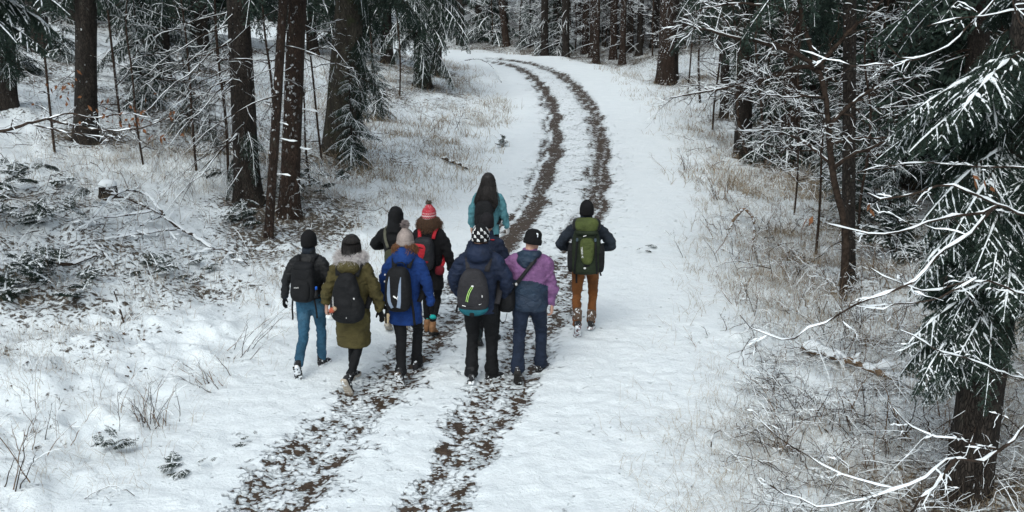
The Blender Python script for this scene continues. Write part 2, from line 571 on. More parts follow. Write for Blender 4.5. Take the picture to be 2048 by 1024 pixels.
def build_ground():
    v = np.concatenate([np.linspace(-30, 4.5, 24, endpoint=False), np.linspace(4.5, 13.2, 235, endpoint=False), 13.2 * np.exp(np.linspace(0, math.log(60 / 13.2), 135)), np.linspace(62, 400, 26)])
    uu = np.linspace(-.62, .62, 370)
    side = np.array([.66, .72, .8, .9, 1.05, 1.25, 1.5, 1.9, 2.5, 3.4, 5, 8])
    uu = np.concatenate([-side[::-1], uu, side])
    U, Vv = np.meshgrid(uu, v)
    W = np.sqrt(np.where(Vv > 0, Vv, Vv * .5) ** 2 + 9.0)
    X, Y = U * W, Vv
    s = road_s(X, Y)
    Z = prints(X.ravel(), Y.ravel(), terrain(X, Y, True, s).ravel()).reshape(X.shape)
    s = s.reshape(X.shape)
    n, k = X.shape
    i = (np.arange(n - 1) * k)[:, None]; j = np.arange(k - 1)[None]
    F = np.stack([i + j, i + j + 1, i + k + j + 1, i + k + j], -1).reshape(-1, 4)
    P = np.stack([X, Y, Z], -1).reshape(-1, 3)
    me = mesh_from('ground', P, tri(F), np.zeros(len(F) * 2), np.ones(len(F) * 2, bool), [snow_ground_material()])
    x, y, sr = P[:, 0], P[:, 1], s.ravel()
    dt = np.abs(np.abs(sr + 0.10 * vnoise(x * .8, y * .8, seed=21)) - TR)
    wid = 0.49 - 0.09 * sstep(13, 24, y) + .14 * vnoise(x * 1.3, y * 1.3, seed=22)
    t = 1 - sstep(wid * 0.35, wid * 1.15, dt)
    fade = 1 - sstep(-.3, 2.6, (_e[0] - .6) - x) * sstep(40, 44, y)
    # in the near part two narrow dark lines inside each rut, a pale ridge between them
    ridge = np.exp(-((dt - 0.05) / 0.07) ** 2) * 0.25 * (1 - sstep(9, 30, y) * .5)
    mid = 0.24 * (1 - sstep(TR - .1, TR + .5, np.abs(sr))) * (.3 + .7 * sstep(9, 16, y))          # specks between and beside the ruts
    edge = 0.20 * (1 - sstep(1.0, 1.7, np.abs(sr))) * sstep(11, 20, y)
    sn = sr + 0.10 * vnoise(x * .8, y * .8, seed=21)
    line = (.85 * np.exp(-((sn + TR + .15) / .055) ** 2) + .5 * np.exp(-((sn - TR + .17) / .06) ** 2) + .35 * np.exp(-((sn - TR - .08) / .04) ** 2)) * sstep(12, 17, y)
    a = np.clip(np.maximum(np.maximum((t - ridge * t) * (1 - np.clip(line, 0, 1)), mid), edge), 0, 1) * fade
    cov = 0.60 + 0.37 * sstep(13, 19, y)
    off = np.clip(sstep(2.3, 4.0, -sr) + sstep(2.7, 5.2, sr + 0.6 * vnoise(x * .5, y * .5, seed=31)), 0, 1)
    lit = off * (0.52 + 0.28 * vnoise(x * .35, y * .35, seed=41)) + 0.33
    lit = lit + .06 * sstep(8, 14, np.abs(sr + .5)) * off
    lit = np.clip(lit - 0.25 * np.exp(-((x - MOUND[0]) ** 2 + (y - MOUND[1]) ** 2) / 2.0), 0, 1.25)
    for nm, arr in (('track', a), ('litter', lit), ('cover', cov)):
        at = me.attributes.new(nm, 'FLOAT', 'POINT')
        at.data.foreach_set('value', np.ascontiguousarray(arr, np.float32))
    o = link('ground', me)
    tag(o, kind='structure')
    return o
GROUND = build_ground()

# ================================================================== materials of the wood
M_SNOW = snow_material()
M_BARK = bark_material('dark_spruce_bark', (0.020, 0.0165, 0.0145), (0.055, 0.045, 0.038), 0.66)
M_RED = bark_material('reddish_bark', (0.026, 0.0175, 0.0135), (0.062, 0.040, 0.030), 0.60)
M_MOSSY = bark_material('mossy_bark', (0.035, 0.030, 0.024), (0.085, 0.075, 0.058), 0.67, 7.0, (0.040, 0.048, 0.022))
M_TWIG = plain('twig_bark', (0.018, 0.0125, 0.0095), (0.052, 0.036, 0.027), 18, 0.9, 0.4, 0.003, 0.2)
M_NEEDLE = plain('spruce_needles', (0.014, 0.029, 0.023), (0.036, 0.060, 0.044), 5.0, 0.7, 0, 0, 0.3)
M_LEAF = plain('withered_leaf', (0.10, 0.040, 0.018), (0.20, 0.085, 0.035), 25, 0.8, 0.2, 0.002)
M_GRASS = plain('dry_grass', (0.165, 0.125, 0.085), (0.35, 0.285, 0.20), 3.0, 0.9, 0, 0, 0.15)
M_WOOD = plain('broken_wood', (0.10, 0.065, 0.040), (0.22, 0.15, 0.095), 20, 0.9, 0.5, 0.006)

# ------------------------------------------------------------------ spruce bough: axis, twigs, needles, snow on the twigs
def make_bough(L=1.6, W=0.5, rise=0.05, droop=0.35, hang=0.5, tw_sp=0.07, nl=0.02, nsp=0.007, nw=0.003, seed=1, sub=0.055,
               snow_k=1.0, snow_w=0.013, snow_h=0.015, snow_skip=0.1, r0=0.012, curtain=0.0, lump=0.0):
    rng = np.random.default_rng(seed)
    K = 12
    t = np.linspace(0, 1, K)
    ax = np.stack([L * t * (1 - .12 * droop * t), 0.05 * L * np.sin(t * 3 + rng.random() * 6) * t, L * (rise * t - droop * t ** 2)], 1)
    ax_r = r0 * (1 - t) + 0.002
    def on_axis(u):
        return np.stack([np.interp(u, t, ax[:, i]) for i in range(3)], -1)
    us = np.arange(0.06 * L, L * 0.995, tw_sp) / L
    us = np.repeat(us, 2) + rng.uniform(-.3, .3, len(us) * 2) * tw_sp / L
    us = np.clip(us, 0.02, 0.99)
    sd = np.tile([-1.0, 1.0], len(us) // 2)
    p0 = on_axis(us)
    tan = _norm(on_axis(np.minimum(us + .03, 1)) - on_axis(us - .03))
    side = _norm(np.cross(tan, [0, 0, 1]))
    ln = W * np.minimum(1, (1 - us) * 1.55 + 0.10) * np.minimum(1, us * 3 + .35) * rng.uniform(.6, 1.15, len(us))
    ang = rng.uniform(R(42), R(66), len(us))
    dr = tan * np.cos(ang)[:, None] + side * (sd * np.sin(ang))[:, None]
    Kt = 5
    q = np.linspace(0, 1, Kt)
    hh = hang * rng.uniform(.6, 1.4, len(us))
    def mk(p, d, l, h, Kn):
        qq = np.linspace(0, 1, Kn)
        P = p[:, None] + d[:, None] * (l[:, None] * qq)[..., None]
        P[..., 2] -= (l * h)[:, None] * qq ** 1.6
        return P
    TW = mk(p0, dr, ln, hh, Kt)
    polys = [(TW, ln)]
    if sub:
        sp, sdv, sl, sh = [], [], [], []
        for i in range(len(us)):
            m = int(ln[i] / sub)
            if m < 2:
                continue
            uu = (np.arange(m) + .6) / (m + .3)
            uu = np.repeat(uu, 2)[: 2 * m]
            pp = np.stack([np.interp(uu, q, TW[i, :, k]) for k in range(3)], -1)
            d = _norm(TW[i, -1] - TW[i, 0])
            s2 = _norm(np.cross(d, [0, 0, 1]))
            a2 = rng.uniform(R(38), R(58), len(uu))
            sg = np.tile([-1., 1.], m)
            sp.append(pp); sdv.append(d * np.cos(a2)[:, None] + s2 * (sg * np.sin(a2))[:, None])
            sl.append(ln[i] * .42 * np.minimum(1, (1 - uu) * 1.4 + .15) * rng.uniform(.6, 1.2, len(uu))); sh.append(np.full(len(uu), hang * .8))
        if sp:
            sp, sdv, sl, sh = map(np.concatenate, (sp, sdv, sl, sh))
            polys.append((mk(sp, sdv, sl, sh, 4), sl))
    if curtain:                                       # hanging tassels below the axis
        m = int(L / tw_sp * 1.6)
        u3 = rng.uniform(.1, .95, m)
        d3 = _norm(np.stack([rng.normal(0, .35, m) + .2, rng.normal(0, .35, m), -np.ones(m)], 1))
        l3 = curtain * np.minimum(1, (1 - u3) * 1.6 + .2) * rng.uniform(.4, 1.1, m)
        polys.append((mk(on_axis(u3), d3, l3, np.zeros(m), 5), l3))
    g = Geo()
    V, F = tubes(ax[None], ax_r[None], 5); g.add(V, F, 2)
    V, F = tubes(TW, np.tile(np.linspace(.0035, .0012, Kt), (len(TW), 1)) * (1 + r0 * 20), 3); g.add(V, F, 2)
    # needles
    for P, l in [(ax[None], np.array([L]))] + polys:
        cnt = np.maximum(3, (l / nsp * 2).astype(int))
        idx = np.repeat(np.arange(len(P)), cnt)
        u = rng.random(len(idx)) * (P.shape[1] - 1)
        k0 = np.minimum(u.astype(int), P.shape[1] - 2); f = (u - k0)[:, None]
        a, b = P[idx, k0], P[idx, k0 + 1]
        pos = a * (1 - f) + b * f
        T = _norm(b - a)
        rnd = rng.normal(size=T.shape); rnd[:, 2] *= .6
        rad = _norm(rnd - T * (rnd * T).sum(1, keepdims=True))
        nd = _norm(T * .75 + rad)
        wd = _norm(np.cross(nd, rng.normal(size=T.shape))) * nw
        le = (nl * rng.uniform(.7, 1.2, len(pos)))[:, None]
        V = np.stack([pos - wd, pos + wd, pos + nd * le], 1).reshape(-1, 3)
        g.add(V, np.arange(len(V)).reshape(-1, 3), 0, False)
    # snow
    if snow_k > 0:
        V, F = snow_strips(ax[None], ax_r[None] + .006, rng, snow_w * (.7 if lump else 1.4), snow_h * 1.2, snow_k, lump=lump); g.add(V, F, 1)
        for i, (P, l) in enumerate(polys):
            if i == 2 or (curtain and i == len(polys) - 1):
                continue
            Q, Rq = P, np.full(P.shape[:2], .004)
            if lump:
                Q, Rq = densify(Q, Rq, 2)
            V, F = snow_strips(Q, Rq, rng, snow_w * (1 - .25 * i), snow_h, snow_k, snow_skip + .22 * i, lump=lump); g.add(V, F, 1)
    return g.arrays()

BOUGH_MATS = [M_NEEDLE, M_SNOW, M_TWIG]
NEAR_BOUGHS = [make_bough(1.7, .50, .10, .42, .60, .070, .030, .0036, .0042, 10 + i, .055, .85, .0125, .014, .50, .014, curtain=.42 if i % 2 else .32, lump=.8) for i in range(4)]
NEAR_BOUGH = [mesh_from('near_spruce_bough', *a, BOUGH_MATS) for a in NEAR_BOUGHS]
MID_BOUGHS = [make_bough(2.0, .55, .06, .50, .80, .10, .042, .013, .0075, 30 + i, .11, .7, .012, .011, .50, .016, curtain=.65, lump=.8) for i in range(4)]
MID_BOUGH = [mesh_from('drooping_spruce_bough', *a, BOUGH_MATS) for a in MID_BOUGHS]
DARK_BOUGH = [mesh_from('sheltered_spruce_bough', *make_bough(2.0, .5, .02, .62, .95, .10, .042, .013, .0075, 50 + i, .11, .35, .010, .009, .80, .016, curtain=.75, lump=1.0), BOUGH_MATS) for i in range(3)]
FAR_BOUGHS = [make_bough(2.0, .62, .04, .40, .60, .17, .10, .08, .026, 70 + i, .22, .9, .017, .013, .45, .02, curtain=.3) for i in range(4)]
SMALL_BOUGHS = [make_bough(.6, .24, .12, .25, .25, .04, .024, .006, .0036, 90 + i, .06, .8, .010, .010, .68, .006, lump=.9) for i in range(3)]

# ------------------------------------------------------------------ bare twiggy sprays (dead spruce branches, broadleaf twigs)
def sprout(rng, line, r0, n, lf, level, out, droop=0.1, ang=(30, 70), up=0.1, wob=0.12, t0=.12):
    """side shoots along a line, recursively; out gathers (polyline, radii) by level"""
    line = np.asarray(line)
    seg = np.linalg.norm(np.diff(line, axis=0), axis=1); cl = np.concatenate([[0], np.cumsum(seg)]); Lt = cl[-1]
    for k in range(n):
        u = t0 + (1 - t0) * (k + rng.random()) / n
        d = u * Lt
        p = np.array([np.interp(d, cl, line[:, i]) for i in range(3)])
        j = min(np.searchsorted(cl, d), len(line) - 1); j = max(j, 1)
        T = (line[j] - line[j - 1]) / (seg[j - 1] + 1e-9)
        rnd = rng.normal(size=3); rnd[2] = rnd[2] * .55 + up
        rad = rnd - T * (rnd @ T); rad /= np.linalg.norm(rad) + 1e-9
        a = R(rng.uniform(*ang))
        dv = T * math.cos(a) + rad * math.sin(a)
        l = lf * (1.1 - .65 * u) * rng.uniform(.5, 1.3)
        K = 7 if level > 1 else 5
        q = np.linspace(0, 1, K)
        P = p + dv * (l * q)[:, None]
        w = rng.normal(size=(K, 3)) * wob * l; w[0] = 0
        P = P + np.cumsum(w, 0) * (q[:, None] ** .5) * .6
        P[:, 2] -= droop * l * q ** 2
        rr = max(.0018, r0 * (1 - .6 * u) * .6)
        out.setdefault(K, []).append((P, np.linspace(rr, max(.0013, rr * .35), K)))
        if level > 1:
            sprout(rng, P, rr, max(3, int(n * .7)), lf * .48, level - 1, out, droop, ang, up, wob)

def branch_geo(g, mains, out, rng, sides=5, snow=1.0, skip=0.05, w0=.010, h0=.012, bark=0, snw=1):
    for P, r in mains:
        V, F = tubes(P[None], r[None], 7); g.add(V, F, bark)
        if snow:
            V, F = snow_strips(P[None], r[None], rng, w0, h0, snow, lump=.55); g.add(V, F, snw)
    for K, lst in out.items():
        P = np.stack([a for a, _ in lst]); r = np.stack([b for _, b in lst])
        V, F = tubes(P, r, 3 if K == 5 else 4); g.add(V, F, bark)
        if snow:
            V, F = snow_strips(P, r, rng, w0, h0, snow, skip, lump=.7); g.add(V, F, snw)
    return g

DEAD_MATS = [M_TWIG, M_SNOW]
def dead_branch(seed, L=1.6, droop=.35, n=9, snow=.8):
    rng = np.random.default_rng(seed)
    K = 10; t = np.linspace(0, 1, K)
    P = np.stack([L * t, .06 * L * np.sin(t * 4 + seed), L * (-.05 * t - droop * t ** 1.7)], 1) + rng.normal(size=(K, 3)) * .012 * L * t[:, None]
    r = np.linspace(.014, .003, K)
    out = {}
    sprout(rng, P, .009, n, .5 * L, 2, out, .35, (35, 70), -.2, .10)
    g = Geo()
    return mesh_from('dead_spruce_branch', *branch_geo(g, [(P, r)], out, rng, snow=snow, skip=.62, w0=.0035, h0=.006).arrays(), DEAD_MATS)
DEAD = [dead_branch(200 + i, 1.6 + .25 * (i % 3), .15 + .12 * (i % 4), 8) for i in range(6)]
STUB = []
for i in range(3):
    rng = np.random.default_rng(300 + i)
    P = np.stack([np.linspace(0, .42, 7), .02 * np.sin(np.linspace(0, 5, 7) + i), .02 * np.sin(np.linspace(0, 3, 7) * (i + 1)) - np.linspace(0, .04, 7)], 1)
    STUB.append(mesh_from('snowy_branch_stub', *branch_geo(Geo(), [(P, np.linspace(.014, .006, 7))], {}, rng, w0=.010, h0=.02).arrays(), DEAD_MATS))

def trunk_mesh(base, pts, radii, material, name='trunk', seed=0, sides=18, flare=1.45):
    """pts relative to base"""
    P = smooth_line(pts, 2); n = max(10, int(np.linalg.norm(P[-1] - P[0]) / .22)); P = resample(P, n)
    t = np.linspace(0, 1, n)
    rr = np.interp(t, np.linspace(0, 1, len(radii)), radii)
    hgt = P[:, 2] - P[0, 2]
    rr = rr * (1 + (flare - 1) * np.exp(-hgt / (rr[0] * 1.5 + .05)))
    V, F = tubes(P[None], rr[None], sides)
    Vr = V.reshape(n, sides, 3)
    a = np.arange(sides) / sides * 2 * np.pi
    nz = fbm(np.cos(a)[None] * 1.6 + 0 * t[:, None] + seed, np.sin(a)[None] * 1.6 + seed * 3.1, P[:, 2][:, None] * .8 + 0 * a[None], seed=seed)
    lob = 1 + .13 * nz + .10 * np.exp(-hgt / .35)[:, None] * np.sin(a * 4 + seed)[None]
    Vr = P[:, None] + (Vr - P[:, None]) * lob[..., None]
    return mesh_from(name, Vr.reshape(-1, 3), tri(F), np.zeros(len(F) * 2), np.ones(len(F) * 2, bool), [material])

def axis_at(pts, z):
    P = smooth_line(pts, 2)
    i = np.argsort(P[:, 2])
    return np.array([np.interp(z, P[i, 2], P[i, k]) for k in range(3)])

def tree(name, label, base, pts, radii, bark, group='trees standing along the forest road', seed=0, cat='tree',
         dead=None, boughs=None, stubs=None, crown=True, flare=1.45):
    """pts: trunk line relative to the base; dead/boughs/stubs: lists of (height, azimuth deg, pitch deg, scale, variant, library)"""
    base = np.array(base, float); base[2] -= .06
    root = thing(name, label, cat, base, 0, group)
    link('trunk', trunk_mesh(base, pts, radii, bark, 'trunk', seed, flare=flare), root)
    rng = np.random.default_rng(seed)
    for lst, nm in ((dead, 'branch'), (boughs, 'bough'), (stubs, 'branch_stub')):
        for h, az, pt, sc, me in (lst or ()):
            p = axis_at(pts, h)
            link(nm, me, root, p, (rng.uniform(-.12, .12), R(-pt), R(az)), sc)
    return root

def ring_of(rng, z0, z1, n, lib, sc=(.7, 1.1), pitch=(-15, 10), az=None):
    r = []
    for i in range(n):
        a = rng.uniform(0, 360) if az is None else rng.uniform(*az)
        r.append((rng.uniform(z0, z1), a, rng.uniform(*pitch), rng.uniform(*sc), lib[rng.integers(len(lib))]))
    return r

def straight(h, lean=(0, 0), seed=0, wob=.02):
    rng = np.random.default_rng(seed)
    z = np.linspace(0, h, 9)
    return np.stack([lean[0] * z / h + np.cumsum(rng.normal(0, wob, 9)), lean[1] * z / h + np.cumsum(rng.normal(0, wob, 9)), z], 1) * 1.0 - np.array([0, 0, 0])

def trunk_from(bpx, tpx, w, h=14.0, base=None, extra=None):
    """base point and a line leaning as in the photograph; w: width in photograph pixels low on the trunk"""
    b = gp(*bpx) if base is None else np.array(base, float)
    top = at_y(tpx[0], tpx[1], b[1])
    d = (top - b); d = d / max(.3, d[2])
    r = w / 2 / FPX * math.hypot(b[1], CAM_H - b[2])
    z = np.linspace(0, h, 7)
    pts = np.stack([d[0] * np.minimum(z, 8), 0 * z, z], 1)
    return b, pts, r

# ------------------------------------------------------------------ the trees one can pick out
rg = np.random.default_rng(5)
def taper(r): return [r * 1.05, r * .97, r * .9, r * .75, r * .55, r * .25]
SPG = 'spruces standing in the wood beside the road'
def high_crown(n=16, z0=5.0, z1=13.0, lib=None):
    out = []
    n = int(n * 1.9); z0 -= .35
    for i in range(n):
        z = z0 + (z1 - z0) * (i + rg.random()) / n
        out.append((z, rg.uniform(0, 360), rg.uniform(-14, 8), (1.35 - .75 * (z - z0) / (z1 - z0)), (lib or DARK_BOUGH)[i % 3]))
    return out

b, pts, r = trunk_from((12, 212), (8, 0), 36)
tree('spruce_tree', 'dark spruce trunk at the very edge of the wood, cut by the left border', b, pts, taper(r), M_BARK, SPG, 1,
     dead=ring_of(rg, .6, 3.5, 7, DEAD, (.5, .9)), boughs=high_crown(12, 3.4, 12) + [(1.6, 250, -18, .55, MID_BOUGH[1]), (1.2, 300, -20, .5, MID_BOUGH[2])])
b, pts, r = trunk_from((75, 100), (72, 0), 38)
tree('spruce_tree', 'broad trunk standing alone high on the white slope, second from the left edge', b, pts, taper(r), M_BARK, SPG, 2,
     dead=ring_of(rg, 1.2, 4, 5, DEAD, (.4, .8)), boughs=high_crown(12, 4.5, 13))
b, pts, r = trunk_from((172, 288), (172, 0), 40)
tree('spruce_tree', 'straight dark trunk behind the snowy overhanging branch with brown leaves', b, pts, taper(r), M_BARK, SPG, 3,
     dead=ring_of(rg, .8, 4, 6, DEAD, (.4, .8)), boughs=high_crown(14, 5.0, 13) + [(3.3, 200, -20, .55, MID_BOUGH[0]), (3.2, 20, -15, .5, MID_BOUGH[1])])
b, pts, r = trunk_from((318, 168), (318, 0), 36)
tree('spruce_tree', 'dark spruce with snow-dusted boughs hanging to the ground, set back on the slope', b, pts, taper(r), M_BARK, SPG, 4,
     boughs=high_crown(10, 3.5, 13) + ring_of(rg, 1.2, 4.6, 18, MID_BOUGH, (.7, 1.15), (-28, -5), (130, 420)))
b, pts, r = trunk_from((398, 92), (397, 0), 29)
tree('spruce_tree', 'slim distant trunk seen between two dark spruces on the slope', b, pts, taper(r), M_BARK, SPG, 5,
     dead=ring_of(rg, .8, 4, 10, DEAD, (.5, .9)), boughs=high_crown(12, 4, 13))
b, pts, r = trunk_from((497, 402), (476, 20), 46)
T6 = tree('spruce_tree', 'thick near-black leaning spruce trunk with long dead branches, left of two reddish trunks', b, pts, taper(r), M_BARK, SPG, 6,
     dead=ring_of(rg, 1.4, 4.2, 16, DEAD, (.8, 1.35), (-22, 2), (140, 250)) + ring_of(rg, .3, 2.4, 12, DEAD, (.4, .75), (-35, -10)),
     boughs=high_crown(12, 5.4, 13) + ring_of(rg, .7, 1.6, 4, MID_BOUGH, (.35, .55), (-45, -25), (180, 320)))
b, pts, r = trunk_from((536, 474), (566, 0), 18)
tree('pine_tree', 'slender reddish foreground trunk leaning right with white snow flecks', b, pts, taper(r), M_RED, SPG, 7,
     stubs=[(1.15, -10, 4, .8, STUB[0]), (1.75, 10, 2, .9, STUB[1]), (2.35, 175, 4, .5, STUB[2]), (2.05, -20, -4, .6, STUB[0]), (.8, 200, 5, .35, STUB[2])],
     dead=[(3.05, 165, 12, .8, DEAD[0]), (3.3, 10, 4, 1.0, DEAD[3]), (2.5, 190, -8, .9, DEAD[2])], boughs=high_crown(10, 5.9, 11), flare=1.25)
b, pts, r = trunk_from((577, 428), (594, 0), 36)
tree('pine_tree', 'reddish brown stouter trunk just behind the slender one', b, pts, taper(r), M_RED, SPG, 8,
     stubs=[(1.3, -15, 6, 1.0, STUB[1]), (2.0, -5, 2, 1.1, STUB[0]), (.75, -30, 0, .7, STUB[2])],
     dead=ring_of(rg, .2, 1.3, 9, DEAD, (.4, .6), (-40, -10), (-60, 60)) + ring_of(rg, 2.3, 4.2, 8, DEAD, (.6, 1.0), (-18, 4)), boughs=high_crown(12, 5.6, 12))
b, pts, r = trunk_from((676, 310), (700, 0), 60)
tree('spruce_tree', 'widest mossy trunk with dark boughs hanging off its right side', b, pts, taper(r), M_MOSSY, SPG, 9, flare=1.12,
     dead=ring_of(rg, .4, 3.0, 10, DEAD, (.4, .9), (-35, -5)),
     boughs=high_crown(12, 4.4, 13) + ring_of(rg, .5, 2.2, 12, DARK_BOUGH, (.4, .6), (-70, -40), (170, 260)) + ring_of(rg, 2.0, 4.6, 26, DARK_BOUGH, (.45, .85), (-60, -22), (-75, 40)) + ring_of(rg, 2.6, 4.4, 8, DARK_BOUGH, (.4, .7), (-60, -25), (140, 260)))
b, pts, r = trunk_from((845, 172), (838, 0), 27)
tree('spruce_tree', 'big spruce beside the road bend whose snowy skirt hides its twin trunk', b, pts, taper(r), M_BARK, SPG, 10,
     boughs=high_crown(10, 5, 13) + ring_of(rg, 1.7, 5.2, 18, MID_BOUGH, (.75, 1.25), (-34, -8), (180, 380)) + ring_of(rg, 3.0, 5.2, 10, MID_BOUGH, (1.0, 1.5), (-24, -6), (-50, 35))
     + [(.9, 250, -40, .5, MID_BOUGH[0]), (1.0, 215, -45, .55, MID_BOUGH[1]), (.8, 290, -40, .4, MID_BOUGH[2])])
b, pts, r = trunk_from((872, 150), (862, 0), 18)
tree('spruce_tree', 'thin crooked stem growing right beside the big snowy-skirted spruce', b, pts + np.array([[0, 0, 0], [.25, 0, 0], [.1, 0, 0], [0, 0, 0], [0, 0, 0], [0, 0, 0], [0, 0, 0]]), taper(r), M_BARK, SPG, 11,
     boughs=ring_of(rg, 2.5, 8, 12, DARK_BOUGH, (.5, .8), (-30, -8)))
b, pts, r = trunk_from((1013, 92), (1003, 0), 13)
tree('spruce_tree', 'slim leaning trunk left of the far bend of the road', b, pts, taper(r), M_RED, SPG, 12, boughs=high_crown(8, 7.5, 12))
b, pts, r = trunk_from((1117, 96), (1114, 0), 17)
tree('spruce_tree', 'dark trunk with a narrow reddish one beside it behind the road bend', b, pts, taper(r), M_BARK, SPG, 13, boughs=high_crown(10, 7.5, 13), dead=ring_of(rg, 1, 5, 9, DEAD, (.6, 1.0)))
b, pts, r = trunk_from((1128, 106), (1127, 0), 7)
tree('pine_tree', 'thinnest reddish pole at the edge of the far road bend', b, pts, taper(r), M_RED, SPG, 14, boughs=high_crown(6, 7.5, 11))
b, pts, r = trunk_from((1227, 92), (1224, 0), 16)
tree('spruce_tree', 'slim dark trunk rising out of frosty young trees beyond the bend', b, pts, taper(r), M_BARK, SPG, 15, boughs=high_crown(10, 7.5, 13), dead=ring_of(rg, .6, 5, 10, DEAD, (.6, 1.1)))
b, pts, r = trunk_from((1331, 168), (1336, 0), 31)
tree('pine_tree', 'reddish trunk at the right verge, nearest to the far road bend', b, pts, taper(r), M_RED, SPG, 16, boughs=high_crown(12, 7.5, 13), dead=ring_of(rg, 1.0, 5, 8, DEAD, (.5, .9)))
b, pts, r = trunk_from((1349, 160), (1353, 0), 13)
tree('spruce_tree', 'narrow trunk tucked behind the reddish verge trunk', b, pts, taper(r), M_BARK, SPG, 17, boughs=high_crown(8, 7.5, 13))
b, pts, r = trunk_from((1486, 318), (1490, 0), 31)
tree('spruce_tree', 'black straight trunk with a thin snowy stem leaning on it, right of the road', b, pts, taper(r), M_BARK, SPG, 18, boughs=high_crown(12, 4.4, 13), dead=ring_of(rg, .8, 4, 6, DEAD, (.4, .7)))
b, pts, r = trunk_from((1449, 236), (1452, 0), 17)
tree('spruce_tree', 'narrow dark trunk just left of and behind the black straight one', b, pts, taper(r), M_BARK, SPG, 19, boughs=high_crown(10, 4, 12), dead=ring_of(rg, .8, 4, 6, DEAD, (.5, .8)))
b, pts, r = trunk_from((1582, 328), (1588, 0), 38)
tree('spruce_tree', 'stout trunk, left one of a close pair under the bare branches', b, pts, taper(r), M_RED, SPG, 20, boughs=high_crown(12, 4.4, 13), dead=ring_of(rg, .8, 4, 6, DEAD, (.4, .7)))
b, pts, r = trunk_from((1616, 302), (1618, 0), 30)
tree('spruce_tree', 'right one of the close pair of trunks, half hidden behind its neighbour', b, pts, taper(r), M_BARK, SPG, 21, boughs=high_crown(12, 4.4, 13))
b, pts, r = trunk_from((1697, 566), (1700, 0), 25)
tree('spruce_tree', 'straight trunk behind the curved dark broadleaf stem, mossy at its foot', b, pts, taper(r), M_BARK, SPG, 22, boughs=high_crown(10, 5, 12), dead=ring_of(rg, .4, 4, 8, DEAD, (.35, .7)))
b, pts, r = trunk_from((1826, 372), (1824, 0), 38)
tree('spruce_tree', 'dark trunk with low snowy boughs between the bare stems and the big snowy spruce', b, pts, taper(r), M_BARK, SPG, 23,
     boughs=high_crown(10, 4.6, 13) + ring_of(rg, .5, 2.6, 14, MID_BOUGH, (.5, .85), (-30, -5)), dead=ring_of(rg, 1.8, 4, 7, DEAD, (.5, .9)))
b, pts, r = trunk_from((1985, 330), (2000, 0), 34)
tree('spruce_tree', 'reddish trunk showing above the snowy shoulder of the big foreground spruce', b, pts, taper(r), M_RED, SPG, 24, boughs=high_crown(10, 4.6, 13) + ring_of(rg, .6, 4, 10, MID_BOUGH, (.6, 1.0), (-25, -5)))

b = np.array([-7.3, 12.6, 0.]); b[2] = gz(b[0], b[1])
tree('spruce_tree', 'spruce off the left edge whose snow-heavy bough hangs into the upper left corner', b, straight(13, seed=8), [.17, .16, .14, .1, .05], M_BARK, SPG, 29,
     boughs=[(3.95 + .12 * k, a, -6, sc, NEAR_BOUGH[k % 4]) for k, (a, sc) in enumerate(((5, 1.05), (-12, .95), (22, 1.1), (40, 1.0), (-30, .9), (12, 1.2)))] + high_crown(14, 4.6, 12))
# the big spruce in the right foreground
fb = np.array([4.22, 8.45, 0.0]); fb[2] = gz(fb[0], fb[1])
fp = np.array([[0, 0, 0], [.02, 0, 1.3], [.07, .02, 2.8], [.12, .05, 4.5], [.15, .05, 8], [.15, .05, 13.]])
def pb(h, az, pitch, sc, v): return (h, az, pitch, sc, NEAR_BOUGH[v % 4])
fbo = [pb(3.95, 192, -2, .78, 0), pb(3.85, 206, -4, .80, 1), pb(3.80, 178, -3, .72, 3), pb(4.1, 225, -2, .85, 2), pb(3.7, 165, -8, .75, 1),
       pb(3.35, 196, -20, .66, 1), pb(3.2, 180, -26, .62, 3), pb(3.3, 215, -22, .66, 1), pb(3.1, 170, -30, .6, 3), pb(3.0, 230, -20, .6, 1),
       pb(2.85, 200, -16, .62, 2), pb(2.75, 235, -10, .62, 0), pb(2.7, 182, -24, .62, 1), pb(2.6, 250, -12, .66, 2), pb(2.55, 215, -16, .5, 3),
       pb(2.25, 205, -22, .5, 0), pb(2.1, 188, -20, .62, 2), pb(2.05, 225, -22, .5, 1), pb(1.95, 200, -24, .7, 0), pb(1.9, 176, -24, .6, 1),
       pb(1.75, 214, -30, .5, 2), pb(1.7, 195, -28, .55, 3)]
for i in range(26):
    fbo.append(pb(rg.uniform(2.0, 4.6), rg.uniform(-80, 120), rg.uniform(-22, 0), rg.uniform(.55, .9), i))
for i in range(22):
    fbo.append(pb(rg.uniform(4.4, 11), rg.uniform(0, 360), rg.uniform(-10, 10), rg.uniform(.6, .95), i))
fbo += ring_of(rg, 1.9, 4.4, 30, DARK_BOUGH, (.32, .55), (-55, -15), (110, 270))
tree('spruce_tree', 'big foreground spruce with thick snow on sweeping boughs and a black trunk', fb, fp, [.20, .19, .18, .16, .12, .05], M_BARK, SPG, 30, boughs=fbo, flare=1.12,
     dead=ring_of(rg, .4, 1.5, 8, DEAD, (.25, .5), (-20, 5)))

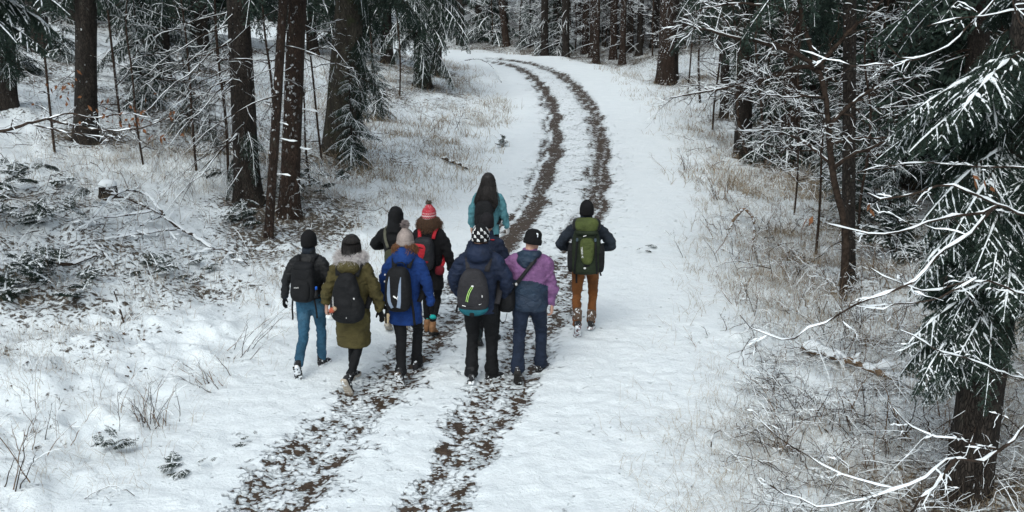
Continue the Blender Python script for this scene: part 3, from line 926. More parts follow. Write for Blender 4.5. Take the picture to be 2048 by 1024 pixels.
# ------------------------------------------------------------------ bare broadleaf trees under snow
def bare_tree(label, base, trunk, radii, limbs, seed, bark=M_TWIG, n=9, lf=.75, level=3, snow=1.0, name='bare_tree', skip=.48, w0=.002, h0=.0055, leaves=0, group='bare broadleaf trees under snow', n_rand=0, zr=(1.5, 5), lr=(1.0, 2.2), azr=(0, 360)):
    rng = np.random.default_rng(seed)
    base = np.array(base, float)
    root = thing(name, label, 'tree', base, 0, group)
    tp = resample(smooth_line(np.array(trunk) - base, 2), 24)
    tr = np.interp(np.linspace(0, 1, 24), np.linspace(0, 1, len(radii)), radii)
    g = Geo(); branch_geo(g, [(tp, tr)], {}, rng, snow=snow * .6, w0=.004, h0=.006)
    link('trunk', g.mesh('trunk', [bark, M_SNOW]), root)
    L2 = [(np.array(l[0]) - base, l[1], l[2]) for l in limbs]
    for k in range(n_rand):
        z = rng.uniform(*zr)
        p = axis_at(tp, z); a = R(rng.uniform(*azr)); l = rng.uniform(*lr)
        q = np.linspace(0, 1, 6)[:, None]
        d = np.array([math.cos(a), math.sin(a), rng.uniform(-.05, .65)])
        P = p + d * l * q + np.cumsum(rng.normal(0, .05, (6, 3)), 0) * q
        P[:, 2] -= .12 * l * q[:, 0] ** 2
        L2.append((P, .55 * np.interp(z, tp[:, 2], tr), .004))
    for P, ra, rb in L2:
        P = smooth_line(P, 2); Ln = np.linalg.norm(np.diff(P, axis=0), axis=1).sum()
        P = resample(P, max(10, int(Ln / .09)))
        P[1:-1] += rng.normal(0, .006, (len(P) - 2, 3))
        out = {}
        sprout(rng, P, (ra + rb) * .5, max(4, int(n * Ln / 1.5)), lf * (.5 + .3 * min(Ln, 2)), level - 1, out, .12, (28, 65), .12, .10)
        g = Geo(); branch_geo(g, [(P, np.linspace(ra, rb, len(P)))], out, rng, snow=snow, skip=skip, w0=w0, h0=h0)
        br = link('branch', g.mesh('branch', [bark, M_SNOW]), root)
    return root

def px_line(pts, Y, dy=0.0):
    n = len(pts)
    return [at_y(p[0], p[1], (Y + dy * i / max(1, n - 1)) if len(p) < 3 else p[2]) for i, p in enumerate(pts)]

YB = gp(1687, 598)[1]
bb = gp(1687, 598)
tl = px_line([(1687, 598), (1691, 520), (1692, 450), (1668, 370), (1660, 300), (1656, 230), (1650, 180), (1628, 110), (1605, 50), (1596, -20), (1580, -120)], YB)
tl[0] = bb - np.array([0, 0, .05])
wpx = YB / FPX
limbs = [(px_line([(1652, 140), (1605, 115), (1560, 95), (1515, 82), (1470, 75), (1405, 57), (1365, 47)], YB, -1.0), 5.5 * wpx, 1.5 * wpx),
         (px_line([(1640, 145), (1605, 128), (1560, 150), (1480, 170), (1400, 185), (1340, 196)], YB, .8), 5 * wpx, 1.2 * wpx),
         (px_line([(1664, 340), (1700, 310), (1760, 290), (1830, 250)], YB, -.8), 5 * wpx, 1.2 * wpx),
         (px_line([(1664, 330), (1600, 275), (1540, 260), (1470, 262)], YB, 1.2), 4 * wpx, 1.2 * wpx),
         (px_line([(1660, 250), (1720, 190), (1790, 160), (1850, 150)], YB, 1.0), 5 * wpx, 1.2 * wpx),
         (px_line([(1640, 130), (1700, 60), (1750, 20), (1800, -40)], YB, -.5), 5 * wpx, 1.2 * wpx),
         (px_line([(1600, 30), (1540, 10), (1470, 5), (1400, 20)], YB, -.5), 4 * wpx, 1.2 * wpx)]
bare_tree('dark curved bare tree with snow-lined limbs reaching over the right verge', bb, tl, [.066, .058, .050, .042, .034, .022], limbs, 401, n=11, lf=.7, n_rand=9, zr=(2.2, 5.5))
b = gp(1632, 508)
bare_tree('pencil-thin sapling left of the curved bare tree', b, px_line([(1632, 508), (1641, 400), (1643, 300), (1652, 200), (1660, 60)], b[1]), [.028, .022, .014, .008], [], 402, n_rand=9, zr=(.9, 3.2), lr=(.4, .9), n=7, lf=.5)
b = gp(1502, 330)
bare_tree('thin snow-coated stem leaning against the black straight trunk', b, px_line([(1502, 330), (1480, 270), (1473, 200), (1476, 120), (1468, 30), (1455, -60)], b[1]), [.05, .045, .035, .02], [], 403, n_rand=14, zr=(1.0, 4.6), lr=(.7, 1.6), n=8, lf=.6, snow=1.4)
b = gp(1760, 330)
bare_tree('bare tree with a haze of fine snowy twigs behind the curved dark tree', b, px_line([(1760, 330), (1755, 200), (1740, 100), (1750, 0), (1745, -120)], b[1]), [.07, .06, .045, .025], [], 404, n_rand=18, zr=(1.2, 5.5), lr=(1.0, 2.4), n=8, lf=.8)
b = gp(1540, 262)
bare_tree('slight bare tree among the trunks right of the road, twigs white with rime', b, px_line([(1540, 262), (1535, 150), (1545, 60), (1540, -60)], b[1]), [.06, .05, .035, .02], [], 405, n_rand=16, zr=(1.4, 5.5), lr=(1.0, 2.2), n=8, lf=.8)
b = gp(1400, 205)
bare_tree('low bare tree nearest the right verge, its white twigs spread wide', b, px_line([(1400, 205), (1396, 120), (1402, 40), (1395, -60)], b[1]), [.05, .04, .03, .02], [], 406, n_rand=15, zr=(1.5, 5.5), lr=(1.0, 2.2), n=8, lf=.8)

# the broadleaf tree just outside the right edge whose branches cross the view
ob = np.array([5.2, 6.4, 0.0]); ob[2] = gz(5.2, 6.4)
oak_trunk = [ob, ob + [0, 0, 1.2], ob + [-.05, -.05, 2.6], ob + [.0, 0, 4.2], ob + [.1, 0, 6.5], ob + [.1, 0, 9.]]
def oz(z): return [ob[0], ob[1], ob[2] + z]
wf = 5.2 / FPX
O = [([oz(2.6)] + px_line([(2160, 470, 6.2), (2048, 428, 6.0), (1980, 405, 5.9), (1930, 385, 5.8), (1905, 365, 5.8), (1870, 375, 5.8), (1800, 395, 5.75), (1760, 400, 5.7), (1735, 386, 5.7)], 6), 7 * wf, 2 * wf),
     (px_line([(1992, 412, 5.9), (1960, 430, 5.85), (1900, 432, 5.8), (1850, 445, 5.7), (1830, 455, 5.7), (1760, 470, 5.6), (1700, 462, 5.6), (1650, 446, 5.5)], 6), 4 * wf, 1.2 * wf),
     (px_line([(1988, 414, 5.9), (1955, 455, 5.7), (1920, 480, 5.6), (1870, 515, 5.5), (1840, 550, 5.45), (1800, 580, 5.4), (1760, 590, 5.4), (1720, 605, 5.35), (1680, 630, 5.3), (1640, 650, 5.3), (1600, 668, 5.3), (1565, 680, 5.25), (1530, 670, 5.2), (1500, 650, 5.2), (1480, 630, 5.2)], 6), 4.5 * wf, 1.0 * wf),
     ([oz(2.2)] + px_line([(2140, 610, 6.1), (2048, 585, 5.8), (1985, 565, 5.7), (1950, 555, 5.6), (1900, 575, 5.6), (1850, 585, 5.55), (1800, 570, 5.5), (1740, 535, 5.5)], 6), 5 * wf, 1.3 * wf),
     (px_line([(1952, 556, 5.6), (1880, 600, 5.5), (1800, 610, 5.45), (1740, 617, 5.4), (1700, 610, 5.4)], 6), 2.6 * wf, 1.0 * wf),
     ([oz(1.7)] + px_line([(2140, 775, 6.0), (2060, 765, 5.8), (1990, 740, 5.6), (1930, 715, 5.5), (1880, 700, 5.4), (1830, 675, 5.3), (1800, 660, 5.3)], 6), 4 * wf, 1.2 * wf),
     ([oz(1.7)] + px_line([(2140, 770, 5.9), (2085, 812, 5.6), (2040, 860, 5.4), (2000, 905, 5.3), (1960, 925, 5.2), (1910, 915, 5.1), (1880, 930, 5.1), (1840, 960, 5.0), (1800, 975, 5.0), (1760, 995, 4.95), (1700, 1005, 4.9), (1640, 1015, 4.9), (1570, 990, 4.9), (1540, 970, 4.9)], 6), 8 * wf, 1.4 * wf),
     (px_line([(1912, 918, 5.1), (1860, 980, 4.95), (1830, 1012, 4.9), (1800, 1050, 4.85)], 6), 4.5 * wf, 2 * wf),
     (px_line([(1992, 897, 5.3), (1930, 882, 5.4), (1860, 872, 5.5), (1830, 858, 5.5), (1790, 822, 5.5), (1775, 800, 5.5)], 6), 3 * wf, 1 * wf),
     (px_line([(1795, 978, 5.0), (1740, 965, 5.1), (1684, 950, 5.2), (1640, 928, 5.2), (1587, 899, 5.2), (1540, 862, 5.2), (1505, 827, 5.2)], 6), 2.2 * wf, .8 * wf),
     ([oz(4.6)] + px_line([(2100, -140, 6.4), (1990, 0, 6.2), (1930, 55, 6.2), (1910, 80, 6.1), (1880, 102, 6.1), (1840, 115, 6.0), (1805, 125, 6.0), (1775, 90, 6.0)], 6), 5 * wf, 1.5 * wf),
     ([oz(4.3)] + px_line([(2150, 20, 6.4), (2048, 24, 6.3), (2020, 22, 6.2), (1965, 32, 6.2), (1900, 38, 6.1), (1855, 52, 6.1)], 6), 5 * wf, 1.5 * wf),
     ([oz(4.8)] + px_line([(2090, -90, 6.0), (2012, -10, 5.9), (2025, 25, 5.9), (2060, 65, 5.8)], 6), 4 * wf, 2 * wf),
     ([oz(3.4)] + px_line([(2150, 330, 7.2), (1990, 335, 7.6), (1915, 330, 7.9), (1870, 327, 8.0), (1810, 328, 8.1), (1760, 332, 8.2), (1715, 346, 8.3)], 8), 4.5 * wf, 1.5 * wf),
     (px_line([(1840, 117, 6.0), (1760, 132, 6.2), (1690, 130, 6.4), (1600, 100, 6.6)], 6), 2.4 * wf, 1. * wf)]
OAK = bare_tree('bare tree just off the right edge, thick snow on long branches crossing the view', ob, oak_trunk, [.17, .15, .13, .11, .08, .04], [(np.array(l[0]), l[1], l[2]) for l in O], 410, n=4, lf=.26, level=3, snow=.9, w0=.0025, h0=.0065, skip=.38)
# the same on the left edge: one snowy branch with a few withered leaves
lb = np.array([-7.6, 11.6, 0.0]); lb[2] = gz(lb[0], lb[1])
LBR = [([lb + [0, 0, 2.6]] + px_line([(-60, 276, 11.4), (0, 262, 11.3), (60, 245, 11.2), (95, 237, 11.1), (140, 250, 11.1), (190, 258, 11.0), (240, 262, 11.0), (290, 255, 10.9), (340, 232, 10.9)], 11), .030, .006),
       (px_line([(95, 238, 11.1), (130, 225, 11.1), (190, 240, 11.0), (250, 225, 11.0), (300, 235, 11.0)], 11), .012, .004),
       (px_line([(60, 246, 11.2), (110, 262, 11.0), (170, 268, 10.9), (230, 280, 10.8)], 11), .010, .004)]
LT = bare_tree('bare tree off the left edge sending one long snowy branch with brown leaves across', lb, [lb, lb + [0, 0, 1.5], lb + [.05, 0, 3], lb + [-.1, 0, 6]], [.11, .10, .08, .04], LBR, 411, n=7, lf=.30, level=3, snow=.9, w0=.003)

def leaf_cluster(root, spots, seed, n=18, size=.05, spread=.35):
    rng = np.random.default_rng(seed)
    V, F = [], []
    for (px, py, Y) in spots:
        c = at_y(px, py, Y)
        for k in range(n):
            p = c + rng.normal(0, spread, 3) * [1, .6, .6]
            a = _norm(rng.normal(size=3)[None])[0] * size * rng.uniform(.6, 1.3); a[2] = -abs(a[2]) - size * .4
            w = np.cross(a, rng.normal(size=3)); w = w / np.linalg.norm(w) * size * .28
            cup = np.cross(a, w); cup = cup / np.linalg.norm(cup) * size * .12
            i = len(V)
            V += [p, p + a * .45 + w, p + a * .5 + cup, p + a * .45 - w, p + a]
            F += [(i, i + 1, i + 2), (i, i + 2, i + 3), (i + 1, i + 4, i + 2), (i + 2, i + 4, i + 3)]
    g = Geo().add(np.array(V) - np.array(root.location), np.array(F), 0, True)
    o = link('withered_leaves', g.mesh('withered_leaves', [M_LEAF]), root)
    tag(o, kind='stuff')
leaf_cluster(LT, [(205, 225, 11), (245, 240, 11), (300, 225, 11), (320, 245, 10.9), (110, 180, 11.5), (130, 170, 11.5), (270, 232, 11)], 3, 9, .06, .16)
leaf_cluster(OAK, [(1950, 360, 5.8), (1745, 408, 5.7), (1620, 428, 5.5), (1960, 365, 5.8)], 4, 2, .05, .03)

# thin poles and saplings that fill the gaps between the trunks
rt = np.random.default_rng(717)
for i, (px_, py_, h_, th_, lab_) in enumerate(((455, 352, 4.2, .030, 'thin dead pole left of the near-black leaning trunk'), (388, 345, 3.6, .026, 'thin bent pole standing among long dead branches on the left slope'), (285, 330, 3.2, .022, 'slim bare sapling below the skirted spruce on the left slope'),
        (640, 330, 4.0, .026, 'thin pole squeezed between the reddish trunk and the mossy trunk'), (620, 372, 3.2, .022, 'twiggy dead sapling right of the stouter reddish trunk'), (240, 250, 4.2, .030, 'thin pole right of the straight dark trunk on the left'),
        (110, 300, 3.4, .026, 'slim sapling left of the straight dark trunk'), (745, 215, 4.0, .03, 'slim pole right of the widest mossy trunk'), (800, 190, 4.2, .03, 'slim pole left of the skirted spruce at the bend'), (545, 255, 4.4, .034, 'grey pole seen between the leaning and the reddish trunks'))):
    b = gp(px_, py_)
    t_ = np.linspace(0, 1, 6)
    tr_ = [b + [rt.normal(0, .04) + .12 * rt.normal() * q, rt.normal(0, .05), h_ * 1.5 * q - .05] for q in t_]
    bare_tree(lab_, b, tr_, [th_, th_ * .9, th_ * .6, th_ * .3], [], 430 + i, n_rand=13, zr=(.3, h_), lr=(.35, 1.1), n=7, lf=.42, snow=.8, skip=.5, w0=.003, h0=.005, group='thin poles between the trunks')
for i, (px_, py_, h_, th_, lab_) in enumerate(((1425, 260, 4.4, .035, 'slender bare tree left of the narrow dark trunk'), (1530, 330, 4.4, .04, 'slender bare tree between the black straight trunk and the close pair'), (1660, 360, 4.2, .035, 'slender bare tree right of the close pair of trunks'),
        (1730, 300, 4.6, .045, 'leaning bare tree left of the dark low-boughed trunk'), (1780, 430, 4.0, .035, 'bare sapling under the dark low-boughed trunk'), (1870, 330, 4.6, .045, 'bare tree right of the dark low-boughed trunk'), (1720, 480, 3.4, .028, 'fine bare sapling right of the mossy-footed trunk'),
        (1590, 430, 3.0, .022, 'fine bare sapling in front of the close pair of trunks'), (1560, 240, 4.8, .04, 'bare tree behind the close pair of trunks'), (1375, 190, 4.6, .035, 'bare tree just right of the reddish verge trunk'), (1940, 300, 4.8, .05, 'bare tree behind the shoulder of the big foreground spruce'), (1800, 250, 4.8, .05, 'bare tree behind the dark low-boughed trunk'))):
    b = gp(px_, py_)
    lean_ = rt.normal(0, .25)
    tr_ = [b + [lean_ * q + rt.normal(0, .05), rt.normal(0, .06), h_ * 1.5 * q - .05] for q in np.linspace(0, 1, 7)]
    bare_tree(lab_, b, tr_, [th_, th_ * .9, th_ * .7, th_ * .4], [], 450 + i, n_rand=13, zr=(.5, h_ * 1.1), lr=(.6, 1.7), n=7, lf=.6, snow=.9, skip=.3, w0=.003, h0=.006)
# ================================================================== the wood farther back: each tree still its own thing
def rotz(a, pitch=0.0, roll=0.0, sc=1.0, loc=(0, 0, 0)):
    m = Matrix.Translation(loc) @ Matrix.Rotation(a, 4, 'Z') @ Matrix.Rotation(-pitch, 4, 'Y') @ Matrix.Rotation(roll, 4, 'X') @ Matrix.Scale(sc, 4)
    return np.array(m)

def baked_spruce(seed, H, z0, n, w, lib, pw=1.0, pitch=(-16, 6)):
    """crown as one mesh; w = bough reach at the bottom"""
    rng = np.random.default_rng(seed)
    g = Geo()
    for i in range(n):
        u = ((i + rng.random()) / n) ** pw
        z = z0 + (H - z0) * u
        s = (w * (1 - u) + .22) / 2.0 * rng.uniform(.75, 1.15)
        g.merge(lib[rng.integers(len(lib))], rotz(rng.uniform(0, 6.28), R(rng.uniform(*pitch) + 26 * u - 8), rng.uniform(-.2, .2), s, (0, 0, z)))
    return mesh_from('spruce_crown', *g.arrays(), BOUGH_MATS)

def thin(arr, keep, rng):
    """fewer needles for boughs seen from afar"""
    V, F, M, S = arr
    k = (M != 0) | (rng.random(len(F)) < keep)
    return V, F[k], M[k], S[k]
_r = np.random.default_rng(99)
FAR_L = FAR_BOUGHS
FAR_DARK = [make_bough(2.1, .62, .04, .45, .70, .19, .12, .07, .028, 170 + i, .24, .4, .010, .010, .86, .02, curtain=.4) for i in range(3)]
YOUNG = [(baked_spruce(500 + i, h, .15, n, w, FAR_L, 1.25), trunk_mesh(None, straight(h * .97, seed=i), [.07, .05, .02], M_BARK, 'trunk', i, 7)) for i, (h, n, w) in enumerate(((5.5, 46, 1.9), (7.5, 56, 2.3), (4.2, 38, 1.6), (9.0, 60, 2.5)))]
TALL = []
for i, (h, n, w) in enumerate(((19, 44, 2.9), (22, 48, 3.2), (17, 40, 2.7))):
    cr = baked_spruce(520 + i, h, 2.4, int(n * 1.6), w, FAR_DARK, 1.25, (-26, 0))
    tm = trunk_mesh(None, straight(h * .97, seed=20 + i, wob=.03), [.23, .21, .19, .14, .08, .03], [M_BARK, M_RED, M_BARK][i], 'trunk', 40 + i, 10)
    rngd = np.random.default_rng(560 + i)
    g = Geo()
    out = {}
    for k in range(26):
        z = rngd.uniform(.8, 5.5); a = rngd.uniform(0, 6.28); L = rngd.uniform(.8, 2.2)
        q = np.linspace(0, 1, 7)[:, None]
        P = np.array([0, 0, z]) + np.array([math.cos(a), math.sin(a), -.12]) * L * q; P[:, 2] -= .3 * L * q[:, 0] ** 2
        out.setdefault(7, []).append((P, np.linspace(.014, .004, 7)))
        sprout(rngd, P, .008, 5, .5 * L, 1, out, .3, (35, 70), -.1, .1)
    branch_geo(g, [], out, rngd, snow=.8, skip=.6, w0=.007, h0=.008)
    TALL.append((cr, tm, g.mesh('dead_branches', DEAD_MATS)))

for i, (h, n, w) in enumerate(((21, 40, 2.6), (18, 36, 2.4))):       # clear-boled ones, crown starting high
    cr = baked_spruce(540 + i, h, 11.0, int(n * .8), w, FAR_L, 1.1)
    tm = trunk_mesh(None, straight(h * .97, seed=60 + i, wob=.03), [.20, .19, .17, .13, .07, .03], [M_RED, M_BARK][i], 'trunk', 80 + i, 10)
    TALL.append((cr, tm, TALL[i][2]))

def far_spruce(kind, v, x, y, label, group, a, sc):
    root = thing('spruce_tree', label, 'tree', (x, y, gz(x, y) - .05), a, group)
    root.scale = (sc,) * 3
    src = (YOUNG if kind == 'young' else TALL)[v]
    link('crown', src[0], root); link('trunk', src[1], root)
    if kind != 'young':
        link('dead_branches', src[2], root)
    return root

rf = np.random.default_rng(2024)
placed = []
def free(x, y, d):
    return all((x - a) ** 2 + (y - b) ** 2 > (d + e) ** 2 * .25 for a, b, e in placed)
def put(kind, n, xr, yr, lab, grp, sc, dmin, s_min=4.5, px=None, vs=None):
    pick = vs or ((0, 1, 2, 3) if kind == 'young' else (0, 1, 2))
    k = t = 0
    while k < n and t < n * 60:
        t += 1
        y = rf.uniform(*yr); x = rf.uniform(*xr) * y if max(abs(xr[0]), abs(xr[1])) <= 1.5 else rf.uniform(*xr)
        s = road_s(np.array([x]), np.array([y]))[0]
        if abs(s) < s_min or not free(x, y, dmin):
            continue
        if px is not None:
            p = project((x, y, gz(x, y)))
            if not (px[0] < p[0] < px[1] and px[2] < p[1] < px[3]):
                continue
        far_spruce(kind, pick[rf.integers(len(pick))], x, y, lab, grp, rf.uniform(0, 6.28), rf.uniform(*sc))
        placed.append((x, y, dmin)); k += 1
    return k

# straight ahead, behind the bend
put('tall', 16, (-.05, .17), (54, 59), 'tall spruce in the dark wood behind the far road bend', 'tall spruces behind the road bend', (.8, 1.1), 1.3, 4.6, None, (3, 4))
put('young', 13, (-.06, .20), (54, 66), 'frosted young spruce in the thicket behind the far road bend', 'frosted young spruces behind the road bend', (.7, 1.15), 1.6, 5.0)
put('tall', 40, (-.10, .24), (56, 78), 'tall spruce in the dark wood behind the far road bend', 'tall spruces behind the road bend', (.8, 1.15), 1.6, 5.0, None, (3, 4))
put('tall', 14, (-.10, .24), (78, 92), 'tall spruce in the dark wood behind the far road bend', 'tall spruces behind the road bend', (.8, 1.15), 2.2, 6.0, None, (3, 4))
put('young', 16, (-.10, .24), (66, 84), 'frosted young spruce in the thicket behind the far road bend', 'frosted young spruces behind the road bend', (.8, 1.3), 1.6, 6.0)
# right wood
put('young', 14, (.20, .60), (30, 48), 'rimed young spruce among the trunks right of the road', 'rimed young spruces in the right wood', (.6, 1.0), 1.8, 6.5)
put('tall', 52, (.15, .75), (31, 80), 'tall spruce deep in the wood right of the road', 'tall spruces deep in the right wood', (.8, 1.15), 2.6, 8.0)
put('young', 22, (.20, .62), (48, 75), 'rimed young spruce among the trunks right of the road', 'rimed young spruces in the right wood', (.8, 1.25), 1.8, 6.5)
put('young', 9, (.36, .56), (15, 27), 'rimed young spruce among the trunks right of the road', 'rimed young spruces in the right wood', (.45, .8), 1.6, 5.0, (1700, 2100, 90, 420))
put('tall', 9, (.24, .62), (19, 31), 'tall spruce deep in the wood right of the road', 'tall spruces deep in the right wood', (.75, 1.0), 2.2, 7.0)
put('young', 12, (.20, .60), (17, 32), 'rimed young spruce among the trunks right of the road', 'rimed young spruces in the right wood', (.3, .6), 1.2, 5.5)
put('young', 16, (-.52, -.12), (19, 36), 'young spruce between the trunks high on the left slope', 'young spruces high on the left slope', (.22, .55), 1.2, 5.0)
# left wood up the slope
put('tall', 46, (-.75, -.08), (36, 85), 'tall spruce high on the snowy slope left of the road', 'tall spruces high on the left slope', (.8, 1.15), 2.8, 7.0)
put('young', 22, (-.60, -.06), (44, 80), 'young spruce between the trunks high on the left slope', 'young spruces high on the left slope', (.6, 1.1), 2.0, 7.0)
# beside and behind the camera: they keep the light of the clearing true
put('tall', 6, (-19, -8), (-8, 17), 'tall spruce in the wood beside the near part of the road', 'tall spruces beside the near road', (.85, 1.1), 3.5, 7.5)
put('tall', 10, (8.5, 19), (-6, 24), 'tall spruce in the wood beside the near part of the road', 'tall spruces beside the near road', (.85, 1.1), 3.5, 7.0)

def dup(root, loc, rz, sc, label):
    r_ = root.copy(); COL.objects.link(r_); r_.location = loc; r_.rotation_euler = (0, 0, rz); r_.scale = (sc,) * 3; r_['label'] = label
    for ch_ in list(root.children):
        c_ = ch_.copy(); COL.objects.link(c_); c_.parent = r_
    return r_
_rb = np.random.default_rng(88)
RIMED = []
for v_ in range(2):
    b = on_base(1150 + 60 * v_, 104); b[2] = gz(b[0], b[1])
    RIMED.append(bare_tree('rimed bare sapling at the edge of the far bend, first of its row', b, [b + [0, 0, -.05], b + [.1, 0, 1.5], b + [-.1, .1, 3.2], b + [.1, 0, 5.0]], [.05, .04, .03, .012], [], 480 + v_, n_rand=13, zr=(.3, 4.4), lr=(.7, 1.9), n=7, lf=.7, snow=1.0, skip=.1, w0=.010, h0=.012, group='rimed bare saplings behind the far bend'))
    RIMED[-1]['label'] = ['rimed bare sapling right of the thinnest reddish pole at the bend', 'rimed bare sapling left of the slim dark trunk beyond the bend'][v_]
for i_, (px_, py_) in enumerate(((985, 88), (1040, 92), (1065, 84), (1085, 97), (1160, 88), (1185, 103), (1205, 92), (1245, 98), (1262, 106), (1285, 96), (1305, 112), (1095, 78), (1140, 80), (1225, 80), (1270, 82))):
    b = gp(px_, py_)
    t_ = next(g_ for x_, g_ in ((1013, 'left of the slim leaning trunk at the bend'), (1117, 'between the slim leaning trunk and the dark trunk behind the bend'), (1227, 'between the dark trunk and the slim dark trunk behind the bend'), (1331, 'between the slim dark trunk and the reddish verge trunk')) if px_ < x_)
    k_ = sum(1 for q_ in RIMED if t_ in q_['label'])
    RIMED.append(dup(RIMED[i_ % 2], b, _rb.uniform(0, 6.28), _rb.uniform(.7, 1.1), f"{['one', 'second', 'third', 'fourth', 'fifth', 'sixth', 'seventh'][k_]} rimed bare sapling {t_}"))

# each of these trees is told from its neighbours by the gap it stands in and by its depth
GAPS = [(75, 'between the left border and the broad lone trunk'), (172, 'between the broad lone trunk and the straight dark trunk'), (318, 'right of the straight dark trunk on the left'), (397, 'left of the slim distant trunk on the slope'),
        (497, 'left of the near-black leaning trunk'), (676, 'behind the two reddish trunks'), (845, 'between the widest mossy trunk and the skirted spruce'), (1013, 'between the skirted spruce and the slim leaning trunk'), (1117, 'left of the dark trunk behind the bend'),
        (1227, 'right of the dark trunk behind the bend'), (1331, 'left of the reddish verge trunk'), (1486, 'left of the black straight trunk'), (1582, 'left of the close pair of trunks'), (1697, 'behind the curved bare tree'), (1826, 'right of the mossy-footed trunk'), (2300, 'behind the big foreground spruce')]
ORD = ['nearest'] + [w + '-nearest' for w in 'second third fourth fifth sixth seventh eighth ninth tenth eleventh twelfth thirteenth fourteenth fifteenth sixteenth seventeenth eighteenth nineteenth twentieth twenty-first twenty-second twenty-third twenty-fourth twenty-fifth twenty-sixth twenty-seventh twenty-eighth twenty-ninth thirtieth thirty-first thirty-second thirty-third thirty-fourth'.split()]
_bins = {}
for o in list(COL.objects):
    if o.name.startswith('spruce_tree') and o.get('group') and len(o.children) and any(c_.name.startswith('crown') for c_ in o.children):
        p_ = project(np.array(o.location) + [0, 0, 1.0])
        if o.location.y < 12 or not (-150 < p_[0] < 2200):
            continue
        gap = next(t_ for x_, t_ in GAPS if p_[0] < x_ or x_ == 2300)
        kind_ = 'frosted young spruce' if o['group'].find('young') >= 0 else 'tall dark spruce'
        _bins.setdefault((kind_, gap), []).append((o.location.y, o))
for (kind_, gap), lst in _bins.items():
    for i_, (_, o) in enumerate(sorted(lst, key=lambda q_: q_[0])):
        o['label'] = f"{ORD[min(i_, len(ORD) - 1)]} {kind_} {gap}"

# the wood beyond reads as one mass
def far_wood():
    rng = np.random.default_rng(77)
    g = Geo()
    coarse = [make_bough(2.1, .7, .04, .45, .65, .30, .24, .26, .085, 190 + i, 0, 1.0, .055, .03, .1, .02, curtain=.3) for i in range(2)]
    crowns = [baked_spruce(600 + i, 20, .8, 14, 5.0, coarse) for i in range(2)]
    arrs = []
    for me in crowns:
        V = np.empty(len(me.vertices) * 3, np.float32); me.vertices.foreach_get('co', V)
        F = np.empty(len(me.loops), np.int32); me.loops.foreach_get('vertex_index', F)
        M = np.empty(len(me.polygons), np.int32); me.polygons.foreach_get('material_index', M)
        arrs.append((V.reshape(-1, 3).astype(float), F.reshape(-1, 3), M, np.zeros(len(M), bool)))
    for i in range(26):
        a = R(-40 + 80 * (i + rng.random()) / 26)
        d = rng.uniform(90, 120)
        x, y = d * math.sin(a), d * math.cos(a)
        g.merge(arrs[i % 2], rotz(rng.uniform(0, 6.28), 0, 0, rng.uniform(.8, 1.2), (x, y, gz(x, y) - .5)))
    o = link('distant_forest', g.mesh('distant_forest', BOUGH_MATS))
    tag(o, 'distant spruce wood closing the view behind all other trees', None, None, 'stuff')
far_wood()

# ================================================================== low growth: grass, weeds, twigs, litter (nobody could count these)
def sample_floor(rng, n, ur, yr, mask):
    """points in the camera's field, denser near; mask(x, y, s, px, py) -> probability"""
    u = rng.uniform(*ur, n); y = yr[0] * (yr[1] / yr[0]) ** rng.random(n)
    x = u * y
    s = road_s(x, y)
    z = terrain(x, y, True, s)
    q = np.stack([x, y, z - CAM_H], 1); zc = q @ FWD
    px = 1024 + FPX * q[:, 0] / zc; py = 512 - FPX * (q @ UPV) / zc
    k = rng.random(n) < mask(x, y, s, px, py)
    return np.stack([x, y, z], 1)[k]

def blades(rng, P, n, h, w, spread, bend, seg=2):
    """n blades round every point"""
    m = len(P) * n
    base = np.repeat(P, n, 0) + np.concatenate([rng.normal(0, spread, (m, 2)), np.zeros((m, 1)) - .01], 1)
    a = rng.uniform(0, 6.28, m)
    hh = h * rng.uniform(.45, 1.35, m)
    out = np.stack([np.cos(a), np.sin(a), 0 * a], 1)
    bn = bend * rng.uniform(.2, 1.5, m)
    side = np.stack([-np.sin(a), np.cos(a), 0 * a], 1)
    side = _norm(side + rng.normal(0, .6, side.shape) * [1, 1, 0])
    ts = np.linspace(0, 1, seg + 1)
    V = []
    for i, t in enumerate(ts):
        c = base + out * (hh * bn * t ** 1.7)[:, None]
        c[:, 2] += hh * (t - .62 * np.minimum(bn, 1.25) * t ** 2.2)
        ww = w * (1 - t * .8) * .5
        V += [c - side * ww, c + side * ww]
    V = np.stack(V, 1)
    F = []
    for i in range(seg):
        F.append([2 * i, 2 * i + 1, 2 * i + 3, 2 * i + 2])
    F = (np.arange(m)[:, None, None] * (2 * seg + 2) + np.array(F)[None]).reshape(-1, 4)
    return V.reshape(-1, 3), F

rgz = np.random.default_rng(31)
def gmask(x, y, s, px, py):
    pat = 0.5 + 0.5 * vnoise(x * .7, y * .7, seed=61)
    pat2 = sstep(.35, .75, 0.5 + 0.5 * vnoise(x * .33, y * .33, seed=62))
    left = sstep(1.8, 2.7, -s) * (1 - sstep(7, 12, -s)) * (.25 + .75 * sstep(15, 22, y)) * (1 - sstep(42, 52, y))
    right = .06 * sstep(1.9, 2.6, s) * (1 - sstep(9, 14, s)) + sstep(2.2, 4.0, s) * (1 - sstep(8, 13, s)) * (.55 + .45 * sstep(9, 14, y)) * (1 - sstep(42, 52, y))
    far = sstep(40, 46, y) * (sstep(2.5, 3.5, np.abs(s))) * (1 - sstep(9, 14, np.abs(s))) * .7
    return np.clip((left * 1.7 + right * 2.1 + far) * (.06 + .94 * pat * (0.18 + .82 * pat2)), 0, 1) * .9
Pg = sample_floor(rgz, 44000, (-.60, .60), (6.3, 62), gmask)
g = Geo()
dist = Pg[:, 1]
